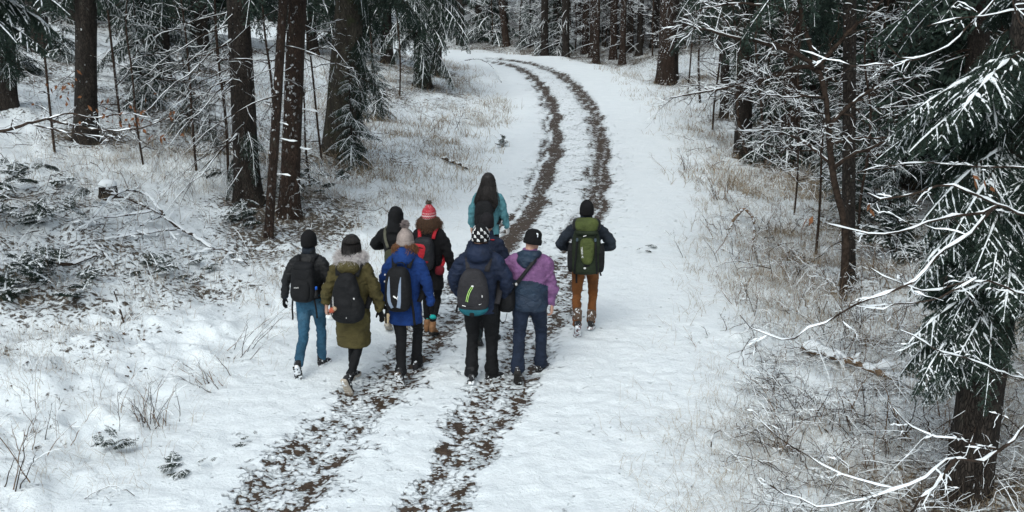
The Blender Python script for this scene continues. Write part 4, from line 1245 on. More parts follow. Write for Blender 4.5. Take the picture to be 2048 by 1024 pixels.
for lo, hi, n, h, w in ((0, 13, 11, .24, .0034), (13, 22, 10, .33, .0058), (22, 70, 7, .40, .012)):
    q = Pg[(dist >= lo) & (dist < hi)]
    if len(q):
        V, F = blades(rgz, q, n, h, w, .15, 1.2); g.add(V, F, 0, False)
tag(link('dry_grass', g.mesh('dry_grass', [M_GRASS])), 'pale dry grass poking through thin snow on both verges', None, None, 'stuff')

def wmask(x, y, s, px, py):
    left = sstep(2.6, 4.5, -s) * (1 - sstep(30, 45, y)) * .5
    right = sstep(3.4, 5.0, s) * (1 - sstep(26, 40, y)) * .9
    return np.clip((left + right) * (.2 + .8 * sstep(.4, .8, .5 + .5 * vnoise(x * .5, y * .5, seed=71))), 0, 1)
Pw = sample_floor(rgz, 3600, (-.60, .60), (6.0, 42), wmask)
# thin woody weed stalks with snow on them
lines = []
for p in Pw:
    for k in range(3):
        hgt = rgz.uniform(.15, .65) * (1.0 if rgz.random() < .75 else 1.5)
        a = rgz.uniform(0, 6.28); b = rgz.uniform(.1, .9)
        t = np.linspace(0, 1, 6)
        L = np.stack([np.cos(a) * hgt * b * t ** 1.6, np.sin(a) * hgt * b * t ** 1.6, hgt * (t - .4 * b * t ** 2)], 1) + p + rgz.normal(0, .10, 3) * [1, 1, 0]
        L[1:] += rgz.normal(0, .012, (5, 3))
        lines.append(L)
lines = np.array(lines)
rr = np.clip(lines[:, 0, 1] * .00022, .0022, .007)[:, None] * np.linspace(1, .5, 6)[None]
g = Geo()
V, F = tubes(lines, rr, 3); g.add(V, F, 0)
V, F = snow_strips(lines, rr, rgz, .004, .006, 1.0, .35); g.add(V, F, 1)
tag(link('weed_stalks', g.mesh('weed_stalks', [M_WOOD, M_SNOW])), 'thin brown weed stalks with snow among the grass', None, None, 'stuff')

# brushwood: fallen twigs lying criss-cross under the trees
def brush(name, label, n, ur, yr, mask, lift, ln, seed, skip=.25, rad=(.003, .008)):
    rng = np.random.default_rng(seed)
    P = sample_floor(rng, n, ur, yr, mask)
    K = 7
    t = np.linspace(-.5, .5, K)
    L = []
    out = {5: []}
    for p in P:
        a = rng.uniform(0, 6.28); l = rng.uniform(*ln)
        d = np.array([math.cos(a), math.sin(a), rng.normal(0, .22)])
        q = p + d * (l * t)[:, None] + np.cumsum(rng.normal(0, .07 * l, (K, 3)), 0) * .7
        q[:, 2] += lift * rng.random() + .25 * l * (.25 - t ** 2)
        L.append(q)
    L = np.array(L)
    g_ = terrain(L[..., 0], L[..., 1])
    L[..., 2] = np.maximum(L[..., 2], g_ + .004)
    r = rng.uniform(*rad, (len(L), 1)) * np.linspace(1.2, .5, K)[None]
    for q, rr_ in zip(L, r):
        if rng.random() < .6:
            sprout(rng, q, rr_[0] * .8, 4, .28, 1, out, .1, (25, 60), .2, .12)
    g = Geo(); g_out = {5: out[5]} if out[5] else {}
    V, F = tubes(L, r, 4); g.add(V, F, 0)
    V, F = snow_strips(L, r, rng, .001, .006, .8, skip); g.add(V, F, 1)
    branch_geo(g, [], g_out, rng, snow=.8, skip=skip + .3, w0=.001, h0=.005)
    return tag(link(name, g.mesh(name, [M_TWIG, M_SNOW])), label, None, None, 'stuff')
def box(x0, x1, y0, y1, soft=60):
    def f(x, y, s, px, py):
        return sstep(x0 - soft, x0 + soft, px) * (1 - sstep(x1 - soft, x1 + soft, px)) * sstep(y0 - 30, y0 + 30, py) * (1 - sstep(y1 - 30, y1 + 30, py)) * (np.abs(s) > 3.0)
    return f
brush('brushwood', 'tangle of snow-dusted twigs on the floor under the left trees', 1500, (-.60, -.05), (9, 30), lambda *a: np.clip(.7 * box(-60, 230, 300, 520)(*a) + .35 * box(250, 760, 200, 430)(*a), 0, 1) * .6, .10, (.3, 1.0), 81, .4)
brush('brushwood', 'thin twigs scattered over the snow of the left slope', 2500, (-.60, .0), (12, 45), lambda *a: box(-60, 980, 100, 330)(*a) * .22, .06, (.3, 1.1), 82)
brush('brushwood', 'snarl of snowy twigs under the foreground branches on the right', 2600, (.18, .60), (6.0, 14), lambda *a: box(1490, 2100, 640, 1100)(*a) * .65, .20, (.14, .55), 83, .45, (.0018, .0045))
brush('brushwood', 'snowy twigs lying between the trunks of the right wood', 2200, (.15, .60), (13, 45), lambda *a: box(1330, 2100, 150, 560)(*a) * .22, .16, (.3, .9), 84, .4)

# small dark leaves and bits lying on the snow
def litter(n, seed):
    rng = np.random.default_rng(seed)
    def m(x, y, s, px, py):
        off = sstep(2.4, 4.5, -s) + sstep(3.2, 5.5, s)
        return np.clip(off * (.08 + .9 * sstep(.5, .85, .5 + .5 * fbm(x * .8, y * .8, seed=91) * 1.4)), 0, 1)
    P = sample_floor(rng, n, (-.60, .60), (6, 40), m)
    k = len(P)
    sz = rng.uniform(.010, .032, k) * (1 + P[:, 1] * .02)
    a = rng.uniform(0, 6.28, k)
    u = np.stack([np.cos(a), np.sin(a), rng.normal(0, .35, k)], 1) * sz[:, None]
    w = np.stack([-np.sin(a), np.cos(a), rng.normal(0, .5, k)], 1) * (sz * .5)[:, None]
    P = P + [0, 0, .012]
    V = np.stack([P - u, P - w * .9, P + [0, 0, .012], P + w, P + u], 1).reshape(-1, 3)
    F = (np.arange(k)[:, None, None] * 5 + np.array([[0, 1, 2], [0, 2, 3], [1, 4, 2], [2, 4, 3]])[None]).reshape(-1, 3)
    o = link('leaf_litter', Geo().add(V, F, 0, False).mesh('leaf_litter', [plain('dark_leaf_litter', (.020, .014, .010), (.10, .060, .034), 4, .9, 0)]))
    tag(o, 'dark fallen leaves and bits lying on the snow of both verges', None, None, 'stuff')
litter(2600, 92)

# ================================================================== single pieces lying or growing at the roadside
def ground_line(pts, lift=0.03):
    out = []
    for p in pts:
        l = p[2] if len(p) > 2 else lift
        q = gp(p[0], p[1]); out.append(q + [0, 0, l])
    return np.array(out)

def lying(name, label, cat, lines, seed, bark=M_TWIG, n=6, lf=.35, level=1, snow=1.2, w0=.008, h0=.014, group=None, part='branch'):
    rng = np.random.default_rng(seed)
    base = np.array(lines[0][0][0], float)
    root = thing(name, label, cat, base, 0, group)
    for pts, ra, rb in lines:
        P = smooth_line(np.array(pts) - base, 2); P = resample(P, max(8, int(np.linalg.norm(np.diff(P, axis=0), axis=1).sum() / .09)))
        P[1:-1] += rng.normal(0, .007, (len(P) - 2, 3))
        out = {}
        if n:
            sprout(rng, P, (ra + rb) * .45, n, lf, level, out, .05, (25, 60), .15, .10)
        g = Geo(); branch_geo(g, [(P, np.linspace(ra, rb, len(P)))], out, rng, snow=snow, skip=.1, w0=w0, h0=h0)
        # closed ends
        link(part, g.mesh(part, [bark, M_SNOW]), root)
    return root

lying('fallen_branch', 'long forked fallen branch with snow along it, lying on the left bank', 'branch',
      [(ground_line([(427, 501, .02), (391, 481, .06), (364, 469, .10), (339, 455, .13), (325, 447, .16), (300, 440, .2), (265, 428, .22), (235, 412, .2)]), .027, .011),
       (ground_line([(330, 448, .15), (303, 425, .3), (275, 418, .34), (243, 416, .3), (197, 437, .12), (165, 470, .03)]), .020, .007),
       (ground_line([(364, 469, .10), (310, 475, .10), (257, 481, .08), (189, 487, .04)]), .020, .008),
       (ground_line([(328, 448, .15), (290, 459, .12), (254, 479, .05)]), .018, .007),
       (ground_line([(305, 445, .2), (250, 450, .16), (202, 451, .14), (150, 468, .05)]), .018, .006)], 701, M_TWIG, 7, .4, 2)
lying('fallen_branch', 'small dark forked stick in the snow below the long fallen branch', 'branch',
      [(ground_line([(498, 533, .02), (480, 523, .06), (468, 516, .09), (455, 516, .08), (440, 531, .01)]), .012, .006),
       (ground_line([(470, 517, .08), (440, 508, .08), (410, 506, .05), (380, 513, .03)]), .010, .004)], 702, M_TWIG, 5, .3, 1)
lying('fallen_branch', 'bare brown stick lying left of the forked fallen branch foot', 'branch',
      [(ground_line([(192, 503, .10), (215, 520, .06), (232, 536, .03), (243, 534, .02)]), .017, .007)], 703, M_TWIG, 4, .25, 1)
lying('fallen_branch', 'dark short log half buried in snow near the spruce shrub', 'branch',
      [(ground_line([(110, 530, .04), (135, 538, .05), (160, 530, .05), (200, 516, .05)]), .030, .018)], 704, M_TWIG, 3, .3, 1)
lying('fallen_branch', 'thick white-topped branch leaning at the foot of the widest mossy trunk', 'branch',
      [(ground_line([(655, 308, .03), (672, 292, .10), (690, 280, .28), (708, 272, .45)]), .026, .012)], 705, M_TWIG, 2, .3, 1, 1.8)
lying('fallen_branch', 'arched thin branch with snow under the spruce at the road bend', 'branch',
      [(ground_line([(930, 132, .25), (950, 131, .35), (970, 137, .4), (990, 149, .25), (1003, 166, .02)]), .022, .012)], 706, M_TWIG, 3, .4, 1, 1.6)
lying('fallen_log', 'short dark log under snow on the left bank beside the sapling', 'log',
      [(ground_line([(885, 320, .06), (905, 328, .06), (935, 339, .04)]), .042, .030)], 707, M_TWIG, 2, .3, 1, 1.1, .020, .020)
lying('fallen_log', 'long snow-topped log with broken end below the right trees', 'log',
      [(ground_line([(1602, 706, .10), (1640, 716, .09), (1680, 728, .08), (1730, 746, .07), (1790, 764, .05), (1840, 780, .02)]), .062, .030)], 708, M_WOOD, 6, .4, 2, 1.3, .028, .030)
lying('fallen_branch', 'curved bleached branch arching out of brown grass on the right verge', 'branch',
      [(ground_line([(1478, 440, .22), (1490, 444, .27), (1502, 452, .24), (1509, 464, .15), (1506, 488, .0)]), .030, .020),
       (ground_line([(1484, 442, .24), (1470, 450, .15), (1455, 462, .02)]), .034, .026)], 709, M_WOOD, 2, .25, 1, .7)
lying('fallen_branch', 'thin bent twig standing out of the open snow on the right verge', 'branch',
      [(ground_line([(1422, 895, .0), (1425, 880, .06), (1440, 872, .08), (1460, 876, .03)]), .007, .003)], 710, M_TWIG, 4, .12, 1, .5)
lying('fallen_branch', 'dark stick thrust upright out of the snow on the left', 'branch',
      [(ground_line([(248, 645, .0), (244, 640, .08), (238, 632, .20), (232, 622, .28)]), .014, .008)], 711, M_TWIG, 3, .1, 1, .8)
lying('fallen_branch', 'low reddish twig bowed over the snow near the bottom left corner', 'branch',
      [(ground_line([(170, 1002, .02), (200, 990, .06), (235, 988, .10), (270, 1000, .04)]), .006, .003)], 712, M_TWIG, 4, .2, 1, .4)

# snow-capped stump
sb = gp(216, 392)
st = thing('tree_stump', 'low stump capped with snow behind the fallen branch', 'stump', sb, 0)
n = 14; a = np.arange(n) / n * 2 * np.pi
rad = .15 * (1 + .12 * np.sin(a * 3 + 1)); zz = [-.05, .05, .16, .19]
V = np.concatenate([np.stack([np.cos(a) * rad * k, np.sin(a) * rad * k, np.full(n, z) + .01 * np.sin(a * 2)], 1) for z, k in zip(zz, (1.35, 1.1, 1.0, .96))] + [[[0, 0, .19]]])
F = [(r_ * n + i, r_ * n + (i + 1) % n, (r_ + 1) * n + (i + 1) % n) for r_ in range(3) for i in range(n)] + [(r_ * n + i, (r_ + 1) * n + (i + 1) % n, (r_ + 1) * n + i) for r_ in range(3) for i in range(n)] + [(3 * n + i, 3 * n + (i + 1) % n, 4 * n) for i in range(n)]
link('wood', Geo().add(V, np.array(F), 0).mesh('wood', [M_BARK]), st)
V = np.concatenate([np.stack([np.cos(a) * rad * k, np.sin(a) * rad * k, np.full(n, z)], 1) for z, k in ((.185, 1.04), (.24, 1.0), (.285, .72))] + [[[0, 0, .30]]])
F = [(r_ * n + i, r_ * n + (i + 1) % n, (r_ + 1) * n + (i + 1) % n) for r_ in range(2) for i in range(n)] + [(r_ * n + i, (r_ + 1) * n + (i + 1) % n, (r_ + 1) * n + i) for r_ in range(2) for i in range(n)] + [(2 * n + i, 2 * n + (i + 1) % n, 3 * n) for i in range(n)]
link('snow_cap', Geo().add(V, np.array(F), 0).mesh('snow_cap', [M_SNOW]), st)

# spruce saplings and sprigs
SM = [mesh_from('small_spruce_bough', *a, BOUGH_MATS) for a in SMALL_BOUGHS]
def sapling(label, px, h, n, seed, name='spruce_sapling', spread=1.0, pitch=(5, 30), group=None, cat='sapling', jit=0.0):
    rng = np.random.default_rng(seed)
    b = gp(*px)
    root = thing(name, label, cat, b, rng.uniform(0, 6.28), group)
    if jit == 0:
        link('stem', trunk_mesh(None, [(0, 0, -.03), (.01, 0, h * .5), (0, .01, h)], [.012, .009, .004], M_TWIG, 'stem', seed, 6, 1.1), root)
    for i in range(n):
        u = (i + .5) / n
        o = (rng.normal(0, jit), rng.normal(0, jit), h * u * .95)
        link('bough', SM[i % 3], root, o, (rng.uniform(-.2, .2), R(-rng.uniform(*pitch) - 25 * u), rng.uniform(0, 6.28)), spread * (1.05 - .75 * u) * rng.uniform(.7, 1.1))
    return root
sapling('little spruce sapling dusted white on the left bank above the walkers', (1006, 294), .36, 12, 801, spread=.6)
sapling('dark bushy spruce shrub with snowy twig ends at the left border', (52, 578), .55, 34, 802, 'spruce_shrub', 1.15, (0, 40), None, 'shrub', .28)
sapling('small sprawling spruce shrub right of the bushy one', (150, 592), .22, 9, 803, 'spruce_shrub', .7, (5, 30), None, 'shrub', .16)
sapling('spruce clump peeping from the snow below the forked branch', (312, 545), .26, 14, 804, 'spruce_shrub', .8, (0, 35), None, 'shrub', .2)
sapling('green tuft pressed under snow right of the forked branch', (392, 548), .16, 9, 805, 'spruce_shrub', .6, (-5, 20), None, 'shrub', .14)
sapling('spruce clump at the foot of the slender reddish trunk', (478, 452), .45, 15, 806, 'spruce_shrub', .9, (-5, 40), None, 'shrub', .2)
sapling('little green spruce sprigs half buried at the bottom left', (222, 905), .16, 8, 807, 'spruce_shrub', .5, (5, 40), None, 'shrub', .10)
sapling('lone green sprig lying on the open snow left of the road', (380, 940), .07, 7, 808, 'spruce_sprig', .55, (-5, 10), None, 'sprig', .07)
sapling('faint green sprig on the snow beside the left wheel track', (494, 885), .06, 3, 809, 'spruce_sprig', .3, (0, 30), None, 'sprig', .05)
sapling('sparse green plant low in the open snow right of the road', (1290, 500), .07, 4, 810, 'spruce_sprig', .4, (0, 20), None, 'sprig', .14)
sapling('snowy young spruce under the bare trees left of the big foreground spruce', (1790, 520), 1.3, 26, 811, spread=1.5)
sapling('rimed young spruce crouching behind the straight mossy-footed trunk', (1745, 430), 1.2, 22, 812, spread=1.5)

def shrub(label, px, n, h, lean, seed, name='bare_shrub', rad=.0045, lv=1, spread=.12):
    rng = np.random.default_rng(seed)
    b = gp(*px)
    root = thing(name, label, 'shrub', b)
    for k in range(n):
        a = rng.uniform(0, 6.28); l = h * rng.uniform(.55, 1.25)
        t = np.linspace(0, 1, 8)[:, None]
        o = np.array([rng.normal(0, spread), rng.normal(0, spread), -.02])
        d = np.array([lean[0] + rng.normal(0, .35), lean[1] + rng.normal(0, .35), 1.0])
        P = o + d * l * t + np.cumsum(rng.normal(0, .018 * l, (8, 3)), 0); P[:, 2] -= .25 * l * t[:, 0] ** 2
        out = {}
        sprout(rng, P, rad * .6, 5, l * .35, lv, out, .1, (25, 60), .3, .10)
        g = Geo(); branch_geo(g, [(P, np.linspace(rad, rad * .35, 8))], out, rng, snow=.8, skip=.3, w0=.003, h0=.006)
        link('stem', g.mesh('stem', [M_TWIG if rng.random() < .5 else M_WOOD, M_SNOW]), root)
    return root
for k_, (px_, h_, n_, sp_, lab_) in enumerate(((( 22, 460), .7, 24, 1.0, 'dark tangled spruce thicket at the left border above the bushy shrub'), ((95, 445), .4, 14, .8, 'low spruce thicket behind the dark tangle near the left border'), ((12, 390), .6, 20, 1.1, 'dim spruce thicket on the slope at the left border below the snowy branch'), ((470, 372), .5, 16, .9, 'small dark spruce thicket left of the near-black leaning trunk'), ((640, 385), .6, 22, .9, 'dark spruce undergrowth between the reddish trunks and the mossy one'))):
    sapling(lab_, px_, h_, n_, 830 + k_, 'spruce_shrub', sp_, (-10, 40), None, 'shrub', .38)
shrub('bare brown shrub of upright shoots in the snow at lower left', (300, 850), 24, .62, (0, 0), 901)
shrub('leaning dry weeds with long thin stems left of the man in jeans', (480, 708), 9, .75, (.55, .1), 902, 'dry_weed')
shrub('bowed dry tuft bending over the snow below the leaning weeds', (425, 770), 12, .40, (-.5, .1), 903, 'dry_weed', .005)
shrub('dark bramble with broken shoots near the left border', (85, 890), 9, .55, (.1, 0), 904)
shrub('tall thin weed stems at the very bottom left corner', (25, 980), 6, .8, (.2, 0), 905, 'dry_weed', .006)
shrub('brown tuft on the snow beneath the stick on the left', (265, 640), 8, .3, (.3, 0), 906, 'dry_weed', .005)
shrub('bare bush of fine snowy shoots on the right verge beyond the curved branch', (1440, 400), 14, .8, (-.2, 0), 907, rad=.007)
shrub('tangled bare bush in front of the long snow-topped log', (1545, 790), 14, .5, (-.3, 0), 908)
shrub('bare bush whose brown shoots fan over the bottom right snow', (1570, 900), 16, .6, (-.35, 0), 909)
shrub('dense bare thicket at the base of the big foreground spruce', (1830, 880), 22, .7, (-.15, 0), 910, rad=.008, lv=2, spread=.3)
shrub('bare bush crowded against the foot of the curved dark tree', (1655, 640), 12, .6, (-.2, 0), 911, spread=.25)
shrub('bleached grass-like bush in the middle of the left bank', (860, 260), 14, .6, (.1, 0), 912, 'dry_weed', .008, spread=.5)

for i_, (px_, py_, n_, h_, lab_) in enumerate(((1480, 520, 14, .7, 'brown bare bush in the grass right of the curved branch'), (1560, 470, 16, .9, 'tall brown bush in front of the close pair of trunks'), (1600, 560, 14, .8, 'brown bush left of the foot of the curved dark tree'), (1520, 620, 12, .6, 'low brown bush beneath the tip of the longest crossing branch'),
        (1730, 640, 18, .9, 'tall snowy bush right of the foot of the curved dark tree'), (1680, 700, 14, .7, 'snowy bush behind the long snow-topped log'), (1770, 570, 18, 1.0, 'tall frosted bush left of the big foreground spruce'), (1480, 690, 10, .45, 'small brown tuft of shoots at the snow edge left of the log'),
        (1640, 850, 16, .6, 'frosted bush below the long snow-topped log'), (1720, 930, 18, .6, 'frosted bush left of the foreground spruce foot'), (1400, 340, 12, .7, 'brown bush near the road edge below the low bare tree'), (1450, 470, 10, .55, 'thin brown bush beside the bleached curved branch'))):
    shrub(lab_, (px_, py_), n_, h_, (-.15, 0), 930 + i_, rad=.0055, spread=.30, lv=2)

# needle litter and thin snow round the foot of every trunk
_at = GROUND.data.attributes['litter']
_n = len(GROUND.data.vertices)
_l = np.empty(_n, np.float32); _at.data.foreach_get('value', _l)
_v = np.empty(_n * 3, np.float32); GROUND.data.vertices.foreach_get('co', _v); _v = _v.reshape(-1, 3)
for o in list(COL.objects):
    if o.get('category') == 'tree' and o.name.split('.')[0] in ('spruce_tree', 'pine_tree'):
        x_, y_ = o.location.x, o.location.y
        r_ = .9 if y_ < 35 else 1.4
        m_ = (np.abs(_v[:, 0] - x_) < 2.5 * r_) & (np.abs(_v[:, 1] - y_) < 2.5 * r_)
        d2 = (_v[m_, 0] - x_) ** 2 + (_v[m_, 1] - y_) ** 2
        _l[m_] = np.minimum(1.35, _l[m_] + .50 * np.exp(-d2 / r_ ** 2))
_at.data.foreach_set('value', _l)
# ================================================================== the walkers
WB = bpy.data.scenes.new('workbench')               # a side scene in which garments are fused, removed at the end

def fuse(g, voxel=0.011, smooth=4, factor=0.5):
    """several closed shapes -> one continuous skin"""
    me = g.mesh('tmp', [])
    o = bpy.data.objects.new('tmp', me)
    WB.collection.objects.link(o)
    m = o.modifiers.new('r', 'REMESH'); m.mode = 'VOXEL'; m.voxel_size = voxel; m.adaptivity = 0.0
    if smooth:
        s = o.modifiers.new('s', 'SMOOTH'); s.iterations = smooth; s.factor = factor
    vl = WB.view_layers[0]
    vl.update()
    dg = vl.depsgraph
    e = o.evaluated_get(dg)
    m2 = e.to_mesh()
    V = np.empty(len(m2.vertices) * 3, np.float32); m2.vertices.foreach_get('co', V)
    m2.calc_loop_triangles()
    F = np.empty(len(m2.loop_triangles) * 3, np.int32); m2.loop_triangles.foreach_get('vertices', F)
    e.to_mesh_clear()
    bpy.data.objects.remove(o); bpy.data.meshes.remove(me)
    return V.reshape(-1, 3).astype(float), F.reshape(-1, 3)

def vnormals(V, F):
    n = np.cross(V[F[:, 1]] - V[F[:, 0]], V[F[:, 2]] - V[F[:, 0]])
    N = np.zeros_like(V)
    for k in range(3):
        np.add.at(N, F[:, k], n)
    return _norm(N)

def closed(rings):
    """rings (K,n,3) -> closed loft"""
    rings = np.asarray(rings); K, n = rings.shape[:2]
    V = np.concatenate([rings.reshape(-1, 3), rings[0].mean(0)[None], rings[-1].mean(0)[None]])
    i = (np.arange(K - 1) * n)[:, None]; j = np.arange(n)[None]; j2 = (j + 1) % n
    F = np.stack([i + j, i + j2, i + n + j2, i + n + j], -1).reshape(-1, 4)
    T = tri(F)
    a = np.arange(n); b = (a + 1) % n
    c0 = np.stack([b, a, np.full(n, K * n)], 1)
    c1 = np.stack([(K - 1) * n + a, (K - 1) * n + b, np.full(n, K * n + 1)], 1)
    return V, np.concatenate([T, c0, c1])

def loft(rings, n=24):
    """rings: (x, y, z, a, b[, e]) horizontal super-ellipses from bottom to top"""
    th = np.arange(n) / n * 2 * np.pi
    out = []
    for r in rings:
        x, y, z, a, b = r[:5]
        e = r[5] if len(r) > 5 else 2.3
        c, s = np.cos(th), np.sin(th)
        k = (np.abs(c) ** e + np.abs(s) ** e) ** (-1 / e)
        out.append(np.stack([x + a * c * k, y + b * s * k, np.full(n, z)], 1))
    return closed(out)

def limb(pts, radii, n=14, flat=None, K=None, ends=True, side=None):
    """tapered limb along a polyline; radii scalars or (across, deep)"""
    pts = np.asarray(pts, float)
    rr = np.array([(r, r) if np.isscalar(r) else r for r in radii], float)
    t0 = np.concatenate([[0], np.cumsum(np.linalg.norm(np.diff(pts, axis=0), axis=1))])
    P = smooth_line(pts, 2) if len(pts) > 2 else pts
    K = K or max(6, len(P))
    P = resample(P, K)
    t = np.linspace(0, t0[-1], K)
    A = np.interp(t, t0, rr[:, 0]); B = np.interp(t, t0, rr[:, 1])
    T = np.gradient(P, axis=0); T = _norm(T)
    ref = np.array(side if side is not None else (1.0, 0.02, 0.01), float)
    H = _norm(ref[None] - T * (T @ ref)[:, None]); Nn = np.cross(T, H)
    if ends:
        P = np.concatenate([[P[0] - T[0] * A[0] * .55], P, [P[-1] + T[-1] * A[-1] * .55]])
        A = np.concatenate([[A[0] * .55], A, [A[-1] * .55]]); B = np.concatenate([[B[0] * .55], B, [B[-1] * .55]])
        H = np.concatenate([H[:1], H, H[-1:]]); Nn = np.concatenate([Nn[:1], Nn, Nn[-1:]])
    th = np.arange(n) / n * 2 * np.pi
    rings = P[:, None] + H[:, None] * (A[:, None] * np.cos(th))[..., None] + Nn[:, None] * (B[:, None] * np.sin(th))[..., None]
    return closed(rings)

def ball(c, r, n=14, m=9):
    r = np.array((r, r, r) if np.isscalar(r) else r, float)
    ph = np.linspace(-np.pi / 2 + .12, np.pi / 2 - .12, m)
    th = np.arange(n) / n * 2 * np.pi
    rings = np.stack([np.stack([np.cos(p) * np.cos(th), np.cos(p) * np.sin(th), np.full(n, np.sin(p))], 1) for p in ph])
    return closed(np.array(c) + rings * r)

def rbox(c, half, e=5.0, taper=0.0, n=11, bulge=0.0):
    """rounded box; taper widens the lower part when negative"""
    u = np.linspace(-1, 1, n)
    A, B = np.meshgrid(u, u)
    V, F, k = [], [], 0
    q = (np.arange(n - 1) * n)[:, None] + np.arange(n - 1)[None]
    q = np.stack([q, q + 1, q + n + 1, q + n], -1).reshape(-1, 4)
    for ax in range(3):
        for sg in (-1, 1):
            P = np.empty((n, n, 3)); P[..., ax] = sg; P[..., (ax + 1) % 3] = A; P[..., (ax + 2) % 3] = B
            V.append(P.reshape(-1, 3)); F.append((q if sg > 0 else q[:, ::-1]) + k); k += n * n
    V = np.concatenate(V)
    V = V / (np.abs(V) ** e).sum(1, keepdims=True) ** (1 / e)
    V[:, 0] *= 1 + taper * V[:, 2]
    V[:, 1] *= 1 + bulge * (1 - V[:, 2] ** 2) - .12 * V[:, 2] * (bulge > 0)
    return np.array(c) + V * np.array(half), np.concatenate(F)

def strap(pts, w, th, side=(1, 0, 0), K=None):
    """flat webbing along a line"""
    P = smooth_line(pts, 2); P = resample(P, K or max(6, len(P)))
    T = _norm(np.gradient(P, axis=0)); s = np.asarray(side, float)
    H = _norm(s[None] - T * (T @ s)[:, None]); N = np.cross(T, H)
    w2, t2 = w / 2, th / 2
    rings = np.stack([P + H * w2 + N * t2, P - H * w2 + N * t2, P - H * w2 - N * t2, P + H * w2 - N * t2], 1)
    return closed(rings)

def folds(V, F, amp, seed, scale=(5, 5, 9), amt=None):
    N = vnormals(V, F)
    f = fbm(V[:, 0] * scale[0] + seed * 3.3, V[:, 1] * scale[1], V[:, 2] * scale[2] + seed, seed, 3)
    f = np.abs(f) * -1.6 + .3
    a = amp if amt is None else amp * amt
    return V + N * (f * a)[:, None]

def quilt(V, F, amp, period, phase=0.0):
    N = vnormals(V, F)
    q = np.abs(np.sin((V[:, 2] + .012 * np.sin(V[:, 0] * 23)) / period * np.pi + phase)) ** .5
    return V + N * (amp * (q - .6))[:, None]

def ik(H, A, l1, l2, pole):
    H, A = np.array(H, float), np.array(A, float)
    d = A - H; L = np.linalg.norm(d)
    L2 = min(L, (l1 + l2) * .995)
    dn = d / L
    a = (l1 * l1 - l2 * l2 + L2 * L2) / (2 * L2)
    h = math.sqrt(max(0, l1 * l1 - a * a))
    p = np.array(pole, float); p = p - dn * (p @ dn); p /= np.linalg.norm(p)
    return H + dn * a + p * h

def hand_parts(wrist, fwd, palm, right, curl=0.55, fat=1.0):
    """palm, four unequal bent fingers and a thumb from the side of the palm. palm: direction the palm faces"""
    f = np.array(fwd, float); f /= np.linalg.norm(f)
    p = np.array(palm, float); p = p - f * (p @ f); p /= np.linalg.norm(p)
    s = np.cross(f, p) * (1 if right else -1)          # towards the thumb
    w = np.array(wrist, float)
    g = Geo()
    V, F = limb([w - f * .03, w + f * .02, w + f * .06, w + f * .088], [(.024 * fat, .020 * fat), (.034 * fat, .018 * fat), (.042 * fat, .017 * fat), (.040 * fat, .014 * fat)], 12, side=s)
    g.add(V, F)
    for k, (off, ln) in enumerate(((.031, .072), (.0105, .080), (-.0105, .075), (-.031, .058))):
        b = w + f * .082 + s * off
        a, d = 0.25 * curl, f
        pts = [b - f * .02, b]
        cur = b
        for seg, part in enumerate((.45, .32, .23)):
            a += curl * (.55 + .35 * seg)
            d = f * math.cos(a) + p * math.sin(a) + s * off * 1.2
            d = d / np.linalg.norm(d)
            cur = cur + d * ln * part
            pts.append(cur)
        V, F = limb(pts, [.0092 * fat, .0095 * fat, .0088 * fat, .0080 * fat, .0066 * fat], 9, side=s, K=9)
        g.add(V, F)
    b = w + f * .022 + s * .022
    d1 = f * .62 + s * .62 + p * .35; d1 /= np.linalg.norm(d1)
    d2 = f * .88 + s * .10 + p * .50; d2 /= np.linalg.norm(d2)
    V, F = limb([b - d1 * .012, b + d1 * .038, b + d1 * .038 + d2 * .030, b + d1 * .038 + d2 * .055], [.0135 * fat, .0115 * fat, .0100 * fat, .0076 * fat], 9, K=9)
    g.add(V, F)
    return g

# ------------------------------------------------------------------ cloth, skin, hair
SKIN = plain('skin', (.42, .235, .175), (.52, .31, .235), 14, .55, .25, .002, .35)
M_EYE = plain('eye', (.75, .73, .70), (.8, .78, .75), 5, .2, 0)
M_LIP = plain('lip', (.36, .15, .13), (.42, .18, .15), 9, .5, 0)
def hair_mat(name, c1, c2):
    return plain(name, c1, c2, 60, .55, .6, .006, .4, stretch=(1, 1, .12))
H_BLACK = hair_mat('black_hair', (.006, .005, .005), (.020, .016, .015))
H_GINGER = hair_mat('ginger_hair', (.10, .042, .018), (.24, .11, .05))
H_BROWN = hair_mat('brown_hair', (.05, .026, .015), (.12, .062, .034))
BLACK = fabric('black_cloth', (.0060, .0064, .0076), .3, .85)
BLACK_NYLON = fabric('black_nylon', (.0065, .0070, .0085), .3, .62, 800, .7, None, 0, .35)
PACK_BLACK = fabric('black_pack_cloth', (.0072, .0076, .0090), .35, .8, 420, .5)
KNIT_BLACK = fabric('black_knit', (.0065, .0065, .0075), .3, .95, 160, .3)
NAVY = fabric('navy_puffer', (.006, .014, .040), .3, .72, 700, .8, None, 0, .35)
NAVY_SHELL = fabric('navy_shell', (.012, .026, .052), .25, .6, 800, .9, (.022, .05, .085), 0, .35)
NAVY_TROUSER = fabric('navy_trouser', (.012, .020, .040), .25, .85, 500, .6)
PURPLE = fabric('purple_shell', (.19, .085, .205), .2, .65, 800, 1.0, (.27, .125, .26), 0, .3)
OLIVE = fabric('olive_cotton', (.068, .056, .020), .25, .85, 600, .8, (.095, .082, .034))
BLUE = fabric('royal_blue_wool', (.009, .036, .155), .25, .95, 300, .7, (.014, .052, .20))
DENIM = fabric('blue_denim', (.030, .095, .160), .35, .9, 420, .9, (.11, .20, .28))
TEAL_DENIM = fabric('teal_denim', (.085, .235, .275), .25, .9, 420, .9, (.14, .32, .36))
RUST = fabric('rust_trouser', (.155, .058, .018), .25, .9, 420, .7, (.20, .080, .028))
